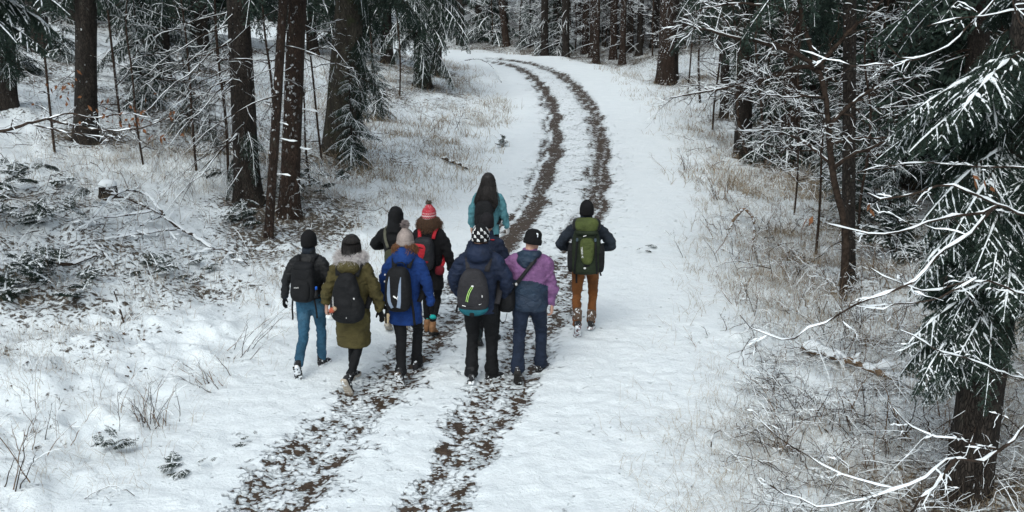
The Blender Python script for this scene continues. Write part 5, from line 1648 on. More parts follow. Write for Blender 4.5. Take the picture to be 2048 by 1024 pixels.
CHARCOAL = fabric('charcoal_knit', (.018, .024, .034), .3, .95, 220, .5)
GREY_PACK = fabric('grey_pack_cloth', (.028, .027, .031), .25, .85, 420, .6)
TEAL = fabric('teal_cloth', (.006, .095, .125), .2, .7, 500, .5)
GREEN1 = fabric('green_pack_cloth', (.060, .078, .022), .3, .75, 500, .9, (.100, .122, .030))
GREEN2 = fabric('dark_green_pack_cloth', (.016, .024, .012), .3, .8, 500, .6)
KHAKI = fabric('khaki_webbing', (.10, .10, .075), .25, .9, 300, .3)
RED = fabric('red_cloth', (.42, .018, .030), .2, .75, 500, .5)
DARK_RED = fabric('dark_red_cloth', (.14, .010, .018), .2, .8, 500, .5)
SILVER = fabric('silver_grey_trim', (.24, .30, .40), .12, .6, 500, .2)
WHITE_PRINT = plain('white_print', (.72, .72, .72), (.8, .8, .8), 40, .6, 0)
LIME = plain('lime_trim', (.36, .62, .16), (.46, .72, .22), 40, .6, 0)
GREY_KNIT = fabric('grey_knit', (.30, .25, .23), .22, .95, 130, .9)
RUBBER = plain('black_rubber', (.012, .012, .012), (.028, .027, .026), 30, .75, .5, .006)
LEATHER = plain('tan_leather', (.21, .10, .045), (.30, .16, .075), 20, .65, .4, .004)
PALE_LEATHER = plain('pale_suede', (.42, .33, .21), (.52, .42, .28), 20, .8, .3, .004)
METAL = plain('steel', (.5, .5, .5), (.6, .6, .6), 30, .35, 0)
BLUE_CAP = plain('blue_plastic', (.01, .10, .55), (.02, .13, .62), 10, .35, 0)
TEAL_SOCK = fabric('turquoise_cloth', (.02, .42, .40), .15, .9, 300, .3)
ORANGE = plain('orange_plush', (.52, .13, .07), (.62, .19, .11), 60, .9, .6, .006)
CREAM = plain('cream_plush', (.55, .40, .26), (.62, .47, .33), 60, .9, .6, .006)
def sole_mat(name, c, snow):
    m, nt, N, L, b = mat(name)
    cc = coords(nt)
    fl = mrange(nt, noise(nt, cc, 26, 3, .6), snow, snow + .06)
    L.new(mixc(nt, fl, c, SNOW), b.inputs['Base Color']); b.inputs['Roughness'].default_value = .85
    bump(nt, fl, .7, .008, b)
    return m
SOLE_SNOWY = sole_mat('snow_packed_sole', (.014, .014, .014), .44)
SOLE_DARK = sole_mat('dark_sole', (.014, .013, .012), .62)
SOLE_PALE = sole_mat('pale_sole', (.42, .37, .31), .56)
UPPER_SNOW = sole_mat('snowy_shoe_upper', (.013, .013, .015), .58)
def striped_knit():
    m, nt, N, L, b = mat('red_white_knit')
    c = coords(nt)
    sx = N.new('ShaderNodeSeparateXYZ'); L.new(c, sx.inputs[0])
    z = sx.outputs[2]
    an = mth(nt, 'ARCTAN2', sx.outputs[0], sx.outputs[1])
    zig = mth(nt, 'MULTIPLY', mth(nt, 'SINE', mth(nt, 'MULTIPLY', an, 22.0)), .006)
    zz = mth(nt, 'ADD', z, zig)
    st = mth(nt, 'SINE', mth(nt, 'MULTIPLY', zz, 165.0))
    band = mrange(nt, st, .25, .55)
    low = mrange(nt, z, 1.675, 1.69, 1, 0)
    band = mth(nt, 'MULTIPLY', band, mth(nt, 'ADD', mth(nt, 'MULTIPLY', low, .95), .05))
    speck = mrange(nt, noise(nt, c, 90, 2), .60, .66)
    f = mth(nt, 'MAXIMUM', band, mth(nt, 'MULTIPLY', speck, .75))
    L.new(mixc(nt, f, (.36, .012, .028), (.62, .52, .52)), b.inputs['Base Color'])
    b.inputs['Roughness'].default_value = .95
    bump(nt, noise(nt, c, 170, 2), .7, .006, b)
    return m
RED_KNIT = striped_knit()

# ------------------------------------------------------------------ one walker
PIV = np.array([0, -.015, 1.50])
def head_xf(P):
    pt, yw, rl = P.get('head', (0, 0, 0))
    m = Matrix.Rotation(R(yw), 3, 'Z') @ Matrix.Rotation(R(-pt), 3, 'X') @ Matrix.Rotation(R(rl), 3, 'Y')
    m = np.array(m)
    off = np.array([0, P.get('lean', 0) * .55, 0])
    return lambda V: ((np.asarray(V) - PIV) * 1.07) @ m.T + PIV + off

def leaned(V, P):
    V = np.array(V, float)
    k = np.clip(V[:, 2] - .95, 0, .6)
    V[:, 1] += P.get('lean', 0) * k
    tw = P.get('twist', 0) * np.clip((V[:, 2] - .95) / .4, 0, 1)
    c, s = np.cos(tw), np.sin(tw)
    x, y = V[:, 0].copy(), V[:, 1].copy()
    V[:, 0], V[:, 1] = x * c - y * s, x * s + y * c
    return V

HC = np.array([0, .02, 1.625])
def head_geo(g, P):
    xf = head_xf(P)
    R_ = [(-.128, .026, .030, .058), (-.112, .045, .048, .040), (-.085, .058, .070, .026), (-.045, .066, .088, .012), (.0, .072, .097, .0), (.045, .074, .099, -.006),
          (.080, .066, .090, -.008), (.106, .046, .064, -.008), (.120, .020, .028, -.008)]
    V, F = loft([(0, HC[1] + y, HC[2] + z, a, b, 2.1) for z, a, b, y in R_], 20); g.add(xf(V), F)
    V, F = limb([(0, HC[1] + .088, HC[2] + .012), (0, HC[1] + .108, HC[2] - .030), (0, HC[1] + .098, HC[2] - .042)], [.010, .014, .012], 8); g.add(xf(V), F)
    for sx in (-1, 1):
        V, F = ball((sx * .074, HC[1] - .006, HC[2] - .022), (.010, .020, .032), 10, 7); g.add(xf(V), F)
        V, F = ball((sx * .030, HC[1] + .082, HC[2] + .022), (.022, .012, .008), 10, 7); g.add(xf(V), F)
    V, F = limb([(0, -.02, 1.42), (0, -.012, 1.49), (0, .005, 1.56)], [.066, .056, .055], 12); g.add(np.concatenate([leaned(V[:len(V)], P)]), F)

ARM_IK = (.285, .255)
def person(label, pos, h, heading, P):
    """builds one walker facing local +Y; P holds the pose and the clothes"""
    sc = h / 1.75
    x0, y0 = float(pos[0]), float(pos[1])
    z0 = gz(x0, y0)
    root = thing('person', label, 'person', (x0, y0, z0), heading, 'group of walkers on the snowy road')
    root.scale = (sc,) * 3
    sd = P.get('seed', 1)
    ch, sh_ = math.cos(heading), math.sin(heading)
    def ground(lx, ly):
        wx, wy = x0 + (lx * ch - ly * sh_) * sc, y0 + (lx * sh_ + ly * ch) * sc
        return (gz(wx, wy) - z0) / sc
    hz = P.get('hip', .895)
    legs = {}
    for sx, key in ((-1, 'L'), (1, 'R')):
        ax, ay, pitch, yaw = P[key][:4]
        pr = R(pitch)
        gzl = ground(ax, ay + .05)
        az = (.17 * math.sin(pr) + .092 * math.cos(pr)) if pitch > 0 else .095
        az += gzl - .014 + (P[key][4] if len(P[key]) > 4 else 0)
        A = np.array([ax, ay, az]); H = np.array([sx * .092, 0, hz])
        K_ = ik(H, A, .43, .415, (sx * .10, 1, .1))
        legs[key] = (H, K_, A, pr, R(yaw), sx)
    arms = {}
    bw = P.get('sh', .19) * .93
    for sx, key in ((-1, 'AL'), (1, 'AR')):
        S = leaned(np.array([[sx * bw, -.012, 1.405]]), P)[0]
        W = np.array(P[key][0], float); pole = P[key][1]
        L = np.linalg.norm(W - S)
        if L > sum(ARM_IK) * .985:
            W = S + (W - S) / L * sum(ARM_IK) * .985
        arms[key] = (S, ik(S, W, *ARM_IK, pole), W, sx)

    # ---- the body, one continuous skin, with the hands
    g = Geo()
    V, F = loft([(0, 0, .80, .10, .085), (0, 0, .88, .150, .105), (0, 0, 1.0, .130, .095), (0, 0, 1.15, .138, .095), (0, -.005, 1.30, .150, .10), (0, -.01, 1.40, .140, .075), (0, -.012, 1.45, .075, .06)], 20); g.add(leaned(V, P), F)
    for H, K_, A, pr, yw, sx in legs.values():
        V, F = limb([H, (H + K_) / 2, K_, (K_ + A) / 2 + [0, -.012, .02], A], [q_ * min(1, P.get('fit', 1.0)) ** 1.4 * .92 for q_ in (.078, .068, .046, .044, .032)], 12); g.add(V, F)
    for S, E, W, sx in arms.values():
        V, F = limb([S + (-sx * .05, 0, 0.0), S, E, W], [.048, .048, .036, .026], 10); g.add(V, F)
    head_geo(g, P)
    V, F = fuse(g, .021, 1)
    bg = Geo().add(V, F, 0)
    hands = {}
    for key in ('AL', 'AR'):
        S, E, W, sx = arms[key]
        opt = P[key][2] if len(P[key]) > 2 else {}
        fw = W - E
        pd = opt.get('palm', (-sx, .35, 0))
        hg = hand_parts(W, fw, pd, sx > 0, opt.get('curl', .55), 1.0)
        hands[key] = (W, fw, pd, sx, opt)
        if not opt.get('glove'):
            V, F = fuse(hg, .005, 2); bg.add(V, F, 0)
    link('body', bg.mesh('body', [SKIN]), root)
    for key, (W, fw, pd, sx, opt) in hands.items():
        if opt.get('glove'):
            hg = hand_parts(W, fw, pd, sx > 0, opt.get('curl', .5), 1.22)
            V, F = limb([W - _norm(fw[None])[0] * .05, W + _norm(fw[None])[0] * .005], [.037, .032], 12); hg.add(V, F)
            V, F = fuse(hg, .006, 2)
            link('glove', Geo().add(V, F).mesh('glove', [opt['glove']]), root)
            if opt.get('cuff'):
                d = _norm(fw[None])[0]
                V, F = limb([W - d * .045, W - d * .012], [.047, .043], 14); link('cuff', Geo().add(V, F).mesh('cuff', [opt['cuff']]), root)
    xf = head_xf(P)
    for sx in (-1, 1):
        V, F = ball((sx * .030, HC[1] + .083, HC[2] + .006), .0125, 10, 7); link('eye', Geo().add(xf(V), F).mesh('eye', [M_EYE]), root)
    V, F = ball((0, HC[1] + .092, HC[2] - .074), (.024, .008, .007), 12, 7); link('mouth', Geo().add(xf(V), F).mesh('mouth', [M_LIP]), root)

    # ---- trousers
    fit = P.get('fit', 1.0); hem = P.get('hem', .060)
    g = Geo()
    V, F = loft([(0, 0, .80, .11, .09), (0, -.008, .86, .165 * fit ** .5, .122), (0, -.008, .93, .166 * fit ** .5, .125), (0, 0, 1.02, .150, .108), (0, 0, 1.06, .145, .10)], 24); g.add(V, F)
    for H, K_, A, pr, yw, sx in legs.values():
        An = A + np.array([0, -.005, P.get('hem_up', .0)])
        V, F = limb([H, H * .5 + K_ * .5 + [0, -.005, 0], K_, K_ * .5 + An * .5 + [0, -.014, 0], An], [.098 * fit, .084 * fit, .064 * fit, .062 * fit, hem], 16, K=22); g.add(V, F)
    V, F = fuse(g, .0155, 2)
    kn = np.zeros(len(V))
    for H, K_, A, pr, yw, sx in legs.values():
        kn += np.exp(-((V[:, 2] - K_[2]) / .10) ** 2) * (np.sign(V[:, 0]) == sx) + 1.2 * np.exp(-((V[:, 2] - A[2] - .06) / .07) ** 2) * (np.sign(V[:, 0]) == sx)
    V = folds(V, F, P.get('leg_fold', .012) * 1.8, sd + 5, (7, 7, 14), .35 + .8 * np.clip(kn, 0, 1.3))
    V = folds(V, F, .007, sd + 15, (14, 14, 26), .3 + .9 * np.clip(kn, 0, 1.3))
    link(P.get('trouser_name', 'trousers'), Geo().add(V, F).mesh('trousers', [P['trousers']]), root)

    # ---- shoes
    for key, (H, K_, A, pr, yw, sx) in legs.items():
        u_m, s_m = P['shoes'][key] if isinstance(P['shoes'], dict) else P['shoes']
        M3 = np.array(Matrix.Rotation(yw, 3, 'Z') @ Matrix.Rotation(-pr, 3, 'X'))
        tf = lambda V: np.asarray(V) @ M3.T + A
        g = Geo()
        yy = np.array([-.085, -.075, -.04, .02, .08, .13, .165, .185])
        wd = np.array([.018, .030, .036, .037, .043, .045, .036, .016])
        tp = np.array([.00, .015, .018, .012, -.022, -.040, -.050, -.060])
        th = np.arange(16) / 16 * 2 * np.pi
        rings = []
        for y_, w_, t_ in zip(yy, wd, tp):
            zc, hh = (t_ - .072) / 2, (t_ + .072) / 2
            c, s = np.cos(th), np.sin(th); k = (np.abs(c) ** 3 + np.abs(s) ** 3) ** (-1 / 3)
            rings.append(np.stack([w_ * c * k, np.full(16, y_), zc + hh * s * k], 1))
        V, F = closed(rings); g.add(V, F)
        V, F = limb([(0, -.03, -.03), (0, -.028, .03), (0, -.02, .075)], [.046, .044, .044], 14); g.add(V, F)
        V, F = fuse(g, .0095, 2)
        up = link('shoe', Geo().add(tf(V), F).mesh('shoe', [u_m]), root)
        rings = []
        for z_, gr in ((-.098, .96), (-.090, 1.06), (-.072, 1.08), (-.066, 1.0)):
            ly = np.concatenate([yy, yy[::-1]]); lx = np.concatenate([wd + .004, -(wd + .004)[::-1]])
            lx = lx * gr + .004 * np.exp(-((ly - .02) / .05) ** 2) * -np.sign(lx)
            zt = z_ + np.where(ly > .13, (ly - .13) * .25, 0)
            rings.append(np.stack([lx, ly * (1 + (gr - 1) * .3), zt], 1))
        V, F = closed(np.array(rings))
        so = link('sole', Geo().add(tf(V), F, 0, False).mesh('sole', [s_m]), up)
        g = Geo()
        for q in range(7):
            y_ = -.07 + q * .036
            w_ = np.interp(y_, yy, wd) * .82
            V, F = rbox((0, y_, -.100 + (max(0, y_ - .13) * .25)), (w_, .010, .006), 6, 0, 4); g.add(tf(V), F, 0, False)
        tr_ = link('tread', g.mesh('tread', [s_m]), up)

    # ---- jacket or coat
    J = P['jacket']
    g = Geo()
    wk = J.get('wide', .90)
    V, F = loft([(r_[0], r_[1], r_[2], r_[3] * (wk if r_[2] < 1.44 else 1), r_[4] * (wk + .04 if r_[2] < 1.44 else 1)) + tuple(r_[5:]) for r_ in J['rings']], 28); g.add(leaned(V, P), F)
    sr = [q_ * .84 for q_ in J.get('sleeve', (.080, .066, .060, .054))]
    for S, E, W, sx in arms.values():
        V, F = limb([S + (-sx * .075, 0, .005), S + (-sx * .01, 0, -.012), S * .5 + E * .5, E, E * .45 + W * .55, W - (W - E) * .04], [sr[0] * .95, sr[0], (sr[0] + sr[1]) / 2, sr[1], sr[2], sr[3]], 16, K=20); g.add(V, F)
    for extra in J.get('extra', ()):
        V, F = extra; g.add(leaned(V, P), F)
    V, F = fuse(g, J.get('voxel', .0155), J.get('smooth', 3))
    am = np.clip(.55 + .9 * sstep(bw - .02, bw + .05, np.abs(V[:, 0])), 0, 1.4)
    V = folds(V, F, J.get('fold', .016) * 1.75, sd, J.get('fscale', (6, 6, 11)), am)
    V = folds(V, F, J.get('fold', .016) * .8, sd + 40, (13, 13, 24), am)
    if J.get('quilt'):
        V = quilt(V, F, J['quilt'][0], J['quilt'][1])
    mats = J['mats'] if 'mats' in J else [J['mat']]
    gg = Geo().add(V, F)
    me = gg.mesh('jacket', mats)
    if 'zone' in J:
        c = V[F].mean(1)
        me.polygons.foreach_set('material_index', J['zone'](c).astype(np.int32))
    link(J.get('name', 'jacket'), me, root)
    for nm, (V, F), m_, headed in P.get('wear', ()):
        V = xf(V) if headed else leaned(V, P)
        link(nm, Geo().add(V, F).mesh(nm, [m_]), root)
    return root

def hat_loft(low=-.035, puff=1.0, tall=.135, back=0.0):
    r = [(low, .083, .108), (low + .02, .087, .112), (.02, .087, .112), (.055, .083, .107), (.085, .072, .094), (.110, .052, .068), (tall - .006, .028, .036), (tall, .010, .012)]
    return loft([(0, HC[1] - .006 - back * (z - low), HC[2] + z, a * puff, b * puff, 2.1) for z, a, b in r], 28)
def hat_cuff(low=-.042, high=.012, k=1.06):
    return loft([(0, HC[1] - .006, HC[2] + low, .080 * k, .105 * k, 2.1), (0, HC[1] - .006, HC[2] + low + .008, .086 * k, .111 * k, 2.1), (0, HC[1] - .006, HC[2] + high - .008, .087 * k, .112 * k, 2.1), (0, HC[1] - .006, HC[2] + high, .082 * k, .107 * k, 2.1)], 28)
def fur(centers, normals, n, length, width, seed, bend=.4):
    rng = np.random.default_rng(seed)
    i = rng.integers(len(centers), size=n)
    c = centers[i] + rng.normal(0, .004, (n, 3)); d = _norm(normals[i] + rng.normal(0, bend, (n, 3)))
    l = length * rng.uniform(.6, 1.25, (n, 1))
    w = _norm(np.cross(d, rng.normal(size=(n, 3)))) * width
    k = rng.normal(0, .25, (n, 3)); k[:, 2] -= .15
    V = np.stack([c - w, c + w, c + d * l * .55 + w * .7 + k * l * .15, c + d * l * .55 - w * .7 + k * l * .15, c + d * l + k * l * .5], 1).reshape(-1, 3)
    F = (np.arange(n)[:, None, None] * 5 + np.array([[0, 1, 2], [0, 2, 3], [3, 2, 4]])[None]).reshape(-1, 3)
    return V, F
def pompom(c, r, n, seed):
    rng = np.random.default_rng(seed)
    d = _norm(rng.normal(size=(400, 3)))
    V1, F1 = ball(c, r * .72, 14, 9)
    V2, F2 = fur(np.array(c) + d * r * .55, d, n, r * .55, r * .05, seed, .25)
    return np.concatenate([V1, V2]), np.concatenate([F1, F2 + len(V1)])
def curls(cfun, n, seed, r=.004, l=.10, coil=.012, turns=3.0):
    """curly locks: coiled tubes hanging from points given by cfun(rng) -> (point, direction)"""
    rng = np.random.default_rng(seed)
    K = 16; t = np.linspace(0, 1, K)
    L = []
    for _ in range(n):
        p, d = cfun(rng)
        d = np.asarray(d, float); d /= np.linalg.norm(d)
        s = np.cross(d, (0.3, .5, 1)); s /= np.linalg.norm(s); q = np.cross(d, s)
        ll = l * rng.uniform(.6, 1.3); ph = rng.uniform(0, 6.28); tw = turns * rng.uniform(.7, 1.3) * 6.28
        cc = coil * rng.uniform(.6, 1.3) * np.minimum(1, t * 3)
        P = np.asarray(p) + d * (ll * t)[:, None] + s * (cc * np.cos(ph + tw * t))[:, None] + q * (cc * np.sin(ph + tw * t))[:, None]
        P[:, 2] -= .25 * ll * t ** 2
        L.append(P)
    return tubes(np.array(L), np.full((n, K), r) * np.linspace(1, .5, K)[None], 4)

# rings of the common upper garments: (x, y, z, a, b, e)
def torso(hem, hw=.185, hd=.140, waist=.172, chest=.196, depth=.145, shz=1.425, neck=.088, bulge=0.0):
    return [(0, 0, hem, hw, hd, 2.5), (0, 0, hem + .06, hw, hd, 2.5), (0, 0, 1.04, waist, .132 + bulge, 2.4), (0, -.005, 1.18, (waist + chest) / 2 + .004, .140 + bulge, 2.4), (0, -.008, 1.30, chest, depth, 2.5),
            (0, -.010, 1.385, chest * .97, depth * .84, 2.4), (0, -.012, shz + .015, chest * .70, depth * .66, 2.2), (0, -.010, 1.47, neck + .012, .082, 2.1), (0, -.006, 1.50, neck - .004, .076, 2.0)]
def collar(z0=1.46, z1=1.545, a=.082, b=.085, th=.016, tilt=.0):
    return loft([(0, -.004, z0, a * 1.05, b * 1.05, 2.1), (0, -.002, (z0 + z1) / 2, a * 1.0, b * 1.0, 2.1), (0, .002, z1 - .01, a * .98, b * .98, 2.1), (0, .002, z1, a * .90, b * .90, 2.1)], 24)
def hood_down(w=.135, d=.075, z=1.44, y=-.115, hgt=.085):
    V, F = ball((0, y, z), (w, d, hgt), 20, 11)
    V2, F2 = limb([(-w * .85, -.01, 1.475), (-w * .62, -.10, 1.50), (0, -.135, 1.515), (w * .62, -.10, 1.50), (w * .85, -.01, 1.475)], [.034, .040, .044, .040, .034], 12, side=(0, 0, 1))
    return [(V, F), (V2, F2)]

# ------------------------------------------------------------------ bags
def bag_root(name, label, cat, prs, group=None):
    o = thing(name, label, cat, prs.location, prs.rotation_euler[2], group)
    o.scale = prs.scale
    return o
def shoulder_straps(root, P, m, x=.085, top=1.36, y=-.16, low=.98, w=.045, lx=.15, out=.155, lift=0.0, sides=(-1, 1)):
    for sx in sides:
        pts = [(sx * (x - .015), y + .01, top), (sx * x, y + .055, top + .075 + lift), (sx * (x + .01), -.065, 1.463 + lift), (sx * (x + .015), .0, 1.472 + lift), (sx * (x + .02), .075, 1.44 + lift), (sx * (x + .03), out - .012, 1.34), (sx * (x + .05), out, 1.22),
               (sx * (lx + .015), out - .06, 1.10), (sx * (lx + .05), .0, 1.03), (sx * (lx + .03), -.10, low)]
        V, F = strap(pts, w, .011, (1, 0, 0), 26)
        link('strap', Geo().add(leaned(V, P), F).mesh('strap', [m]), root)
def surf_y(c, half, e, x, z, off=.004, taper=0.0, bulge=0.0):
    zz = (z - c[2]) / half[2]
    xx = (x - c[0]) / (half[0] * (1 + taper * zz))
    k = max(1e-4, 1 - abs(xx) ** e - abs(zz) ** e)
    return c[1] - half[1] * k ** (1 / e) * (1 + bulge * (1 - zz ** 2) - .12 * zz * (bulge > 0)) - off
def decal(root, name, polys, m, P, sfun, thick=.003):
    """flat print or trim laid on a curved back: polys are lists of (x, z)"""
    g = Geo()
    for poly in polys:
        poly = np.array(poly, float)
        n = len(poly)
        f = np.array([[x, sfun(x, z), z] for x, z in poly]); b = f + [0, thick, 0]
        c = poly.mean(0); cf = np.array([c[0], sfun(*c) - .0005, c[1]])
        V = np.concatenate([f, b, cf[None]])
        F = [(i, (i + 1) % n, 2 * n) for i in range(n)] + [(i, n + i, (i + 1) % n) for i in range(n)] + [((i + 1) % n, n + i, n + (i + 1) % n) for i in range(n)]
        g.add(leaned(V, P), np.array(F), 0, False)
    return link(name, g.mesh(name, [m]), root)
def text_decal(root, name, body, size, x, z, m, P, sfun, rot=0.0, shear=0.0):
    cu = bpy.data.curves.new(name, 'FONT'); cu.body = body; cu.size = size; cu.align_x = 'CENTER'; cu.align_y = 'CENTER'; cu.shear = shear; cu.resolution_u = 2
    o = bpy.data.objects.new(name, cu); WB.collection.objects.link(o)
    WB.view_layers[0].update()
    e = o.evaluated_get(WB.view_layers[0].depsgraph); m2 = e.to_mesh()
    V = np.empty(len(m2.vertices) * 3, np.float32); m2.vertices.foreach_get('co', V); V = V.reshape(-1, 3)
    m2.calc_loop_triangles(); F = np.empty(len(m2.loop_triangles) * 3, np.int32); m2.loop_triangles.foreach_get('vertices', F); F = F.reshape(-1, 3)
    e.to_mesh_clear(); bpy.data.objects.remove(o)
    c, s = math.cos(rot), math.sin(rot)
    X = x + V[:, 0] * c - V[:, 1] * s; Z = z + V[:, 0] * s + V[:, 1] * c
    W = np.stack([X, [sfun(a, b) for a, b in zip(X, Z)], Z], 1)
    return link(name, Geo().add(leaned(W, P), F, 0, False).mesh(name, [m]), root)
def ribbon_poly(line, w):
    line = resample(np.array([(a, b, 0) for a, b in line], float), 10)[:, :2]
    T = np.gradient(line, axis=0); T /= np.linalg.norm(T, axis=1, keepdims=True)
    Nn = np.stack([-T[:, 1], T[:, 0]], 1)
    w = np.interp(np.linspace(0, 1, 10), np.linspace(0, 1, len(w)), w) if not np.isscalar(w) else np.full(10, w)
    return [np.array([line[i] + Nn[i] * w[i] / 2, line[i + 1] + Nn[i + 1] * w[i + 1] / 2, line[i + 1] - Nn[i + 1] * w[i + 1] / 2, line[i] - Nn[i] * w[i] / 2]) for i in range(9)]
def add(root, name, VF, m, P, parent=None, smooth=True):
    V, F = VF
    return link(name, Geo().add(leaned(V, P), F, 0, smooth).mesh(name, [m]), parent or root)
def soft(VF, seed, amp=.008, voxel=.0125, sm=2):
    g = Geo()
    for v, f in (VF if isinstance(VF, list) else [VF]):
        g.add(v, f)
    V, F = fuse(g, voxel, sm)
    return folds(V, F, amp, seed, (6, 6, 8)), F

def height_of(foot, head_py):
    """standing height that reaches from the foot point up to the photograph's head line"""
    lo, hi = .8, 2.6
    for _ in range(40):
        m = (lo + hi) / 2
        if project(np.array(foot) + [0, 0, m])[1] > head_py: lo = m
        else: hi = m
    return (lo + hi) / 2
def place(fx, fy, hy):
    p = gp(fx, fy)
    h = height_of(p, hy)
    return p, h
HD = -R(10)
HEIGHTS = []
def spot(fx, fy, hy, hat=.02):
    p, h = place(fx, fy, hy)
    HEIGHTS.append(round(h, 2))
    return p, h - hat

# 1: black quilted jacket, jeans, black beanie
p, h = spot(628, 738, 462)
P1 = dict(seed=1, L=(-.04, -.36, 60, 8), R=(.035, .18, 0, -6), AL=((-.37, .02, .845), (-.5, -.9, 0), {'glove': KNIT_BLACK, 'cuff': CHARCOAL, 'palm': (1, .3, 0), 'curl': .45}), AR=((.30, .10, .86), (.5, -1, 0), {'glove': KNIT_BLACK}),
          twist=.06, lean=.05, trousers=DENIM, trouser_name='jeans', fit=.98, hem=.056, leg_fold=.013, shoes=(UPPER_SNOW, SOLE_SNOWY),
          jacket=dict(rings=torso(.865, .178, .135, .170, .198), mat=BLACK_NYLON, name='quilted_jacket', quilt=(.007, .058), fold=.008, extra=[collar(1.45, 1.555, .082, .086)], sleeve=(.082, .070, .064, .050)),
          wear=[('collar', collar(1.50, 1.572, .079, .083), CHARCOAL, False), ('beanie', hat_loft(-.05), KNIT_BLACK, True)])
w1 = person('person in black quilted jacket, black beanie and blue jeans, left end of the group', p, h, HD - .04, P1)
b1 = bag_root('backpack', 'plain black backpack with tiny white lettering on the back of the black quilted jacket', 'backpack', w1, 'backpacks worn by the walkers')
c, hf, e = (0, -.205, 1.175), (.150, .085, .235), 4.0
add(b1, 'pack_body', soft(rbox(c, hf, e, -.10), 11, .010), PACK_BLACK, P1)
sf = lambda x, z: surf_y((0, -.265, 1.10), (.115, .055, .135), 3.5, x, z)
add(b1, 'front_pocket', soft(rbox((0, -.265, 1.10), (.115, .055, .135), 3.5), 12, .006), PACK_BLACK, P1)
add(b1, 'lid', soft(rbox((0, -.205, 1.375), (.125, .085, .050), 3.2), 13, .010), PACK_BLACK, P1)
text_decal(b1, 'lettering', 'amani', .026, -.045, 1.145, WHITE_PRINT, P1, sf, .05, .3)
shoulder_straps(b1, P1, PACK_BLACK, .10, 1.40, -.15)
add(b1, 'loose_strap', strap([(-.135, -.20, .98), (-.155, -.20, .85), (-.15, -.20, .72), (-.155, -.205, .70)], .022, .004), PACK_BLACK, P1)
add(b1, 'loose_strap', strap([(.14, -.20, .98), (.16, -.20, .85), (.165, -.20, .74)], .022, .004), PACK_BLACK, P1)
bo = bag_root('water_bottle', 'water bottle with bright blue cap in the side of the plain black backpack', 'bottle', w1)
V, F = loft([(.155, -.20, 1.00, .030, .030, 2), (.155, -.20, 1.02, .034, .034, 2), (.155, -.20, 1.06, .034, .034, 2), (.158, -.20, 1.09, .018, .018, 2), (.158, -.20, 1.10, .016, .016, 2)], 14)
add(bo, 'bottle', (V, F), BLACK_NYLON, P1)
V, F = loft([(.158, -.20, 1.098, .018, .018, 2), (.158, -.20, 1.130, .018, .018, 2), (.158, -.20, 1.137, .012, .012, 2)], 12)
add(bo, 'cap', (V, F), BLUE_CAP, P1)

# 2: long olive parka, fur-trimmed hood
p, h = spot(712, 765, 470)
P2 = dict(seed=2, L=(-.065, .10, 8, 0), R=(.045, -.34, 62, -14), AL=((-.345, .05, .875), (-.6, -.8, 0), {'palm': (.8, .6, 0), 'curl': .85}), AR=((.315, .06, .85), (.6, -.8, 0), {'glove': KNIT_BLACK, 'palm': (-.5, -.8, 0), 'curl': .2}),
          lean=.05, trousers=BLACK, trouser_name='leggings', fit=.82, hem=.044, shoes={'L': (UPPER_SNOW, SOLE_PALE), 'R': (UPPER_SNOW, SOLE_PALE)},
          jacket=dict(rings=[(0, -.01, .475, .205, .165, 2.6), (0, -.01, .52, .208, .168, 2.6), (0, -.01, .70, .215, .170, 2.5), (0, 0, .88, .212, .165, 2.5), (0, 0, 1.02, .200, .155, 2.4), (0, -.005, 1.18, .202, .155, 2.4), (0, -.008, 1.30, .205, .150, 2.4),
                             (0, -.01, 1.385, .190, .125, 2.3), (0, -.012, 1.44, .135, .100, 2.2), (0, -.01, 1.48, .10, .088, 2.1)], mat=OLIVE, name='parka', fold=.020, fscale=(5, 5, 9), sleeve=(.090, .080, .078, .060),
                      extra=[ball((0, -.12, 1.425), (.135, .085, .095), 20, 11)]),
          wear=[])
th = np.linspace(-2.55, 2.55, 60)
ruff_c = np.stack([.150 * np.sin(th), -.02 - .118 * np.cos(th), 1.512 - .018 * np.cos(th) + .012 * np.sin(th * 2)], 1)
rc = np.repeat(ruff_c, 10, 0); tt = np.repeat(th, 10)
pa = np.tile(np.arange(10) / 10 * 6.28, 60)
rn = np.stack([np.sin(tt) * np.cos(pa), -np.cos(tt) * np.cos(pa), np.sin(pa)], 1)
FUR = plain('pale_fur', (.36, .33, .33), (.62, .59, .58), 30, .95, 0)
P2['wear'].append(('fur_trim', fur(rc + rn * .026, rn, 5200, .055, .0016, 5, .45), FUR, False))
P2['wear'].append(('fur_lining', limb(ruff_c[::4], [.034] * 15, 10, side=(0, 0, 1), K=30), FUR, False))
hr = soft([loft([(0, HC[1] - .035, HC[2] - .15, .075, .075, 2.1), (0, HC[1] - .025, HC[2] - .08, .088, .100, 2.1), (0, HC[1] - .012, HC[2], .089, .110, 2.1), (0, HC[1] - .010, HC[2] + .06, .085, .106, 2.1), (0, HC[1] - .012, HC[2] + .10, .064, .082, 2.1), (0, HC[1] - .012, HC[2] + .128, .030, .040, 2.1)], 26)], 4, .004, .009)
rng = np.random.default_rng(27)
st = []
for k in range(260):
    a = rng.uniform(-2.0, 2.0); zz = np.linspace(.118, -.15 * rng.uniform(.75, 1.05), 9)
    ra = np.interp(zz, [-.15, -.08, 0, .06, .10, .128], [.075, .088, .089, .085, .064, .03]); rb = np.interp(zz, [-.15, -.08, 0, .06, .10, .128], [.075, .100, .110, .106, .082, .040])
    o = 1.003 + .025 * rng.random()
    st.append(np.stack([ra * o * np.sin(a) + rng.normal(0, .0015) * np.arange(9), HC[1] - .014 - rb * o * math.cos(a), HC[2] + zz], 1))
V2, F2 = tubes(np.array(st), np.full((260, 9), .0017), 3)
hr = (np.concatenate([hr[0], V2]), np.concatenate([hr[1], tri(F2) + len(hr[0])]))
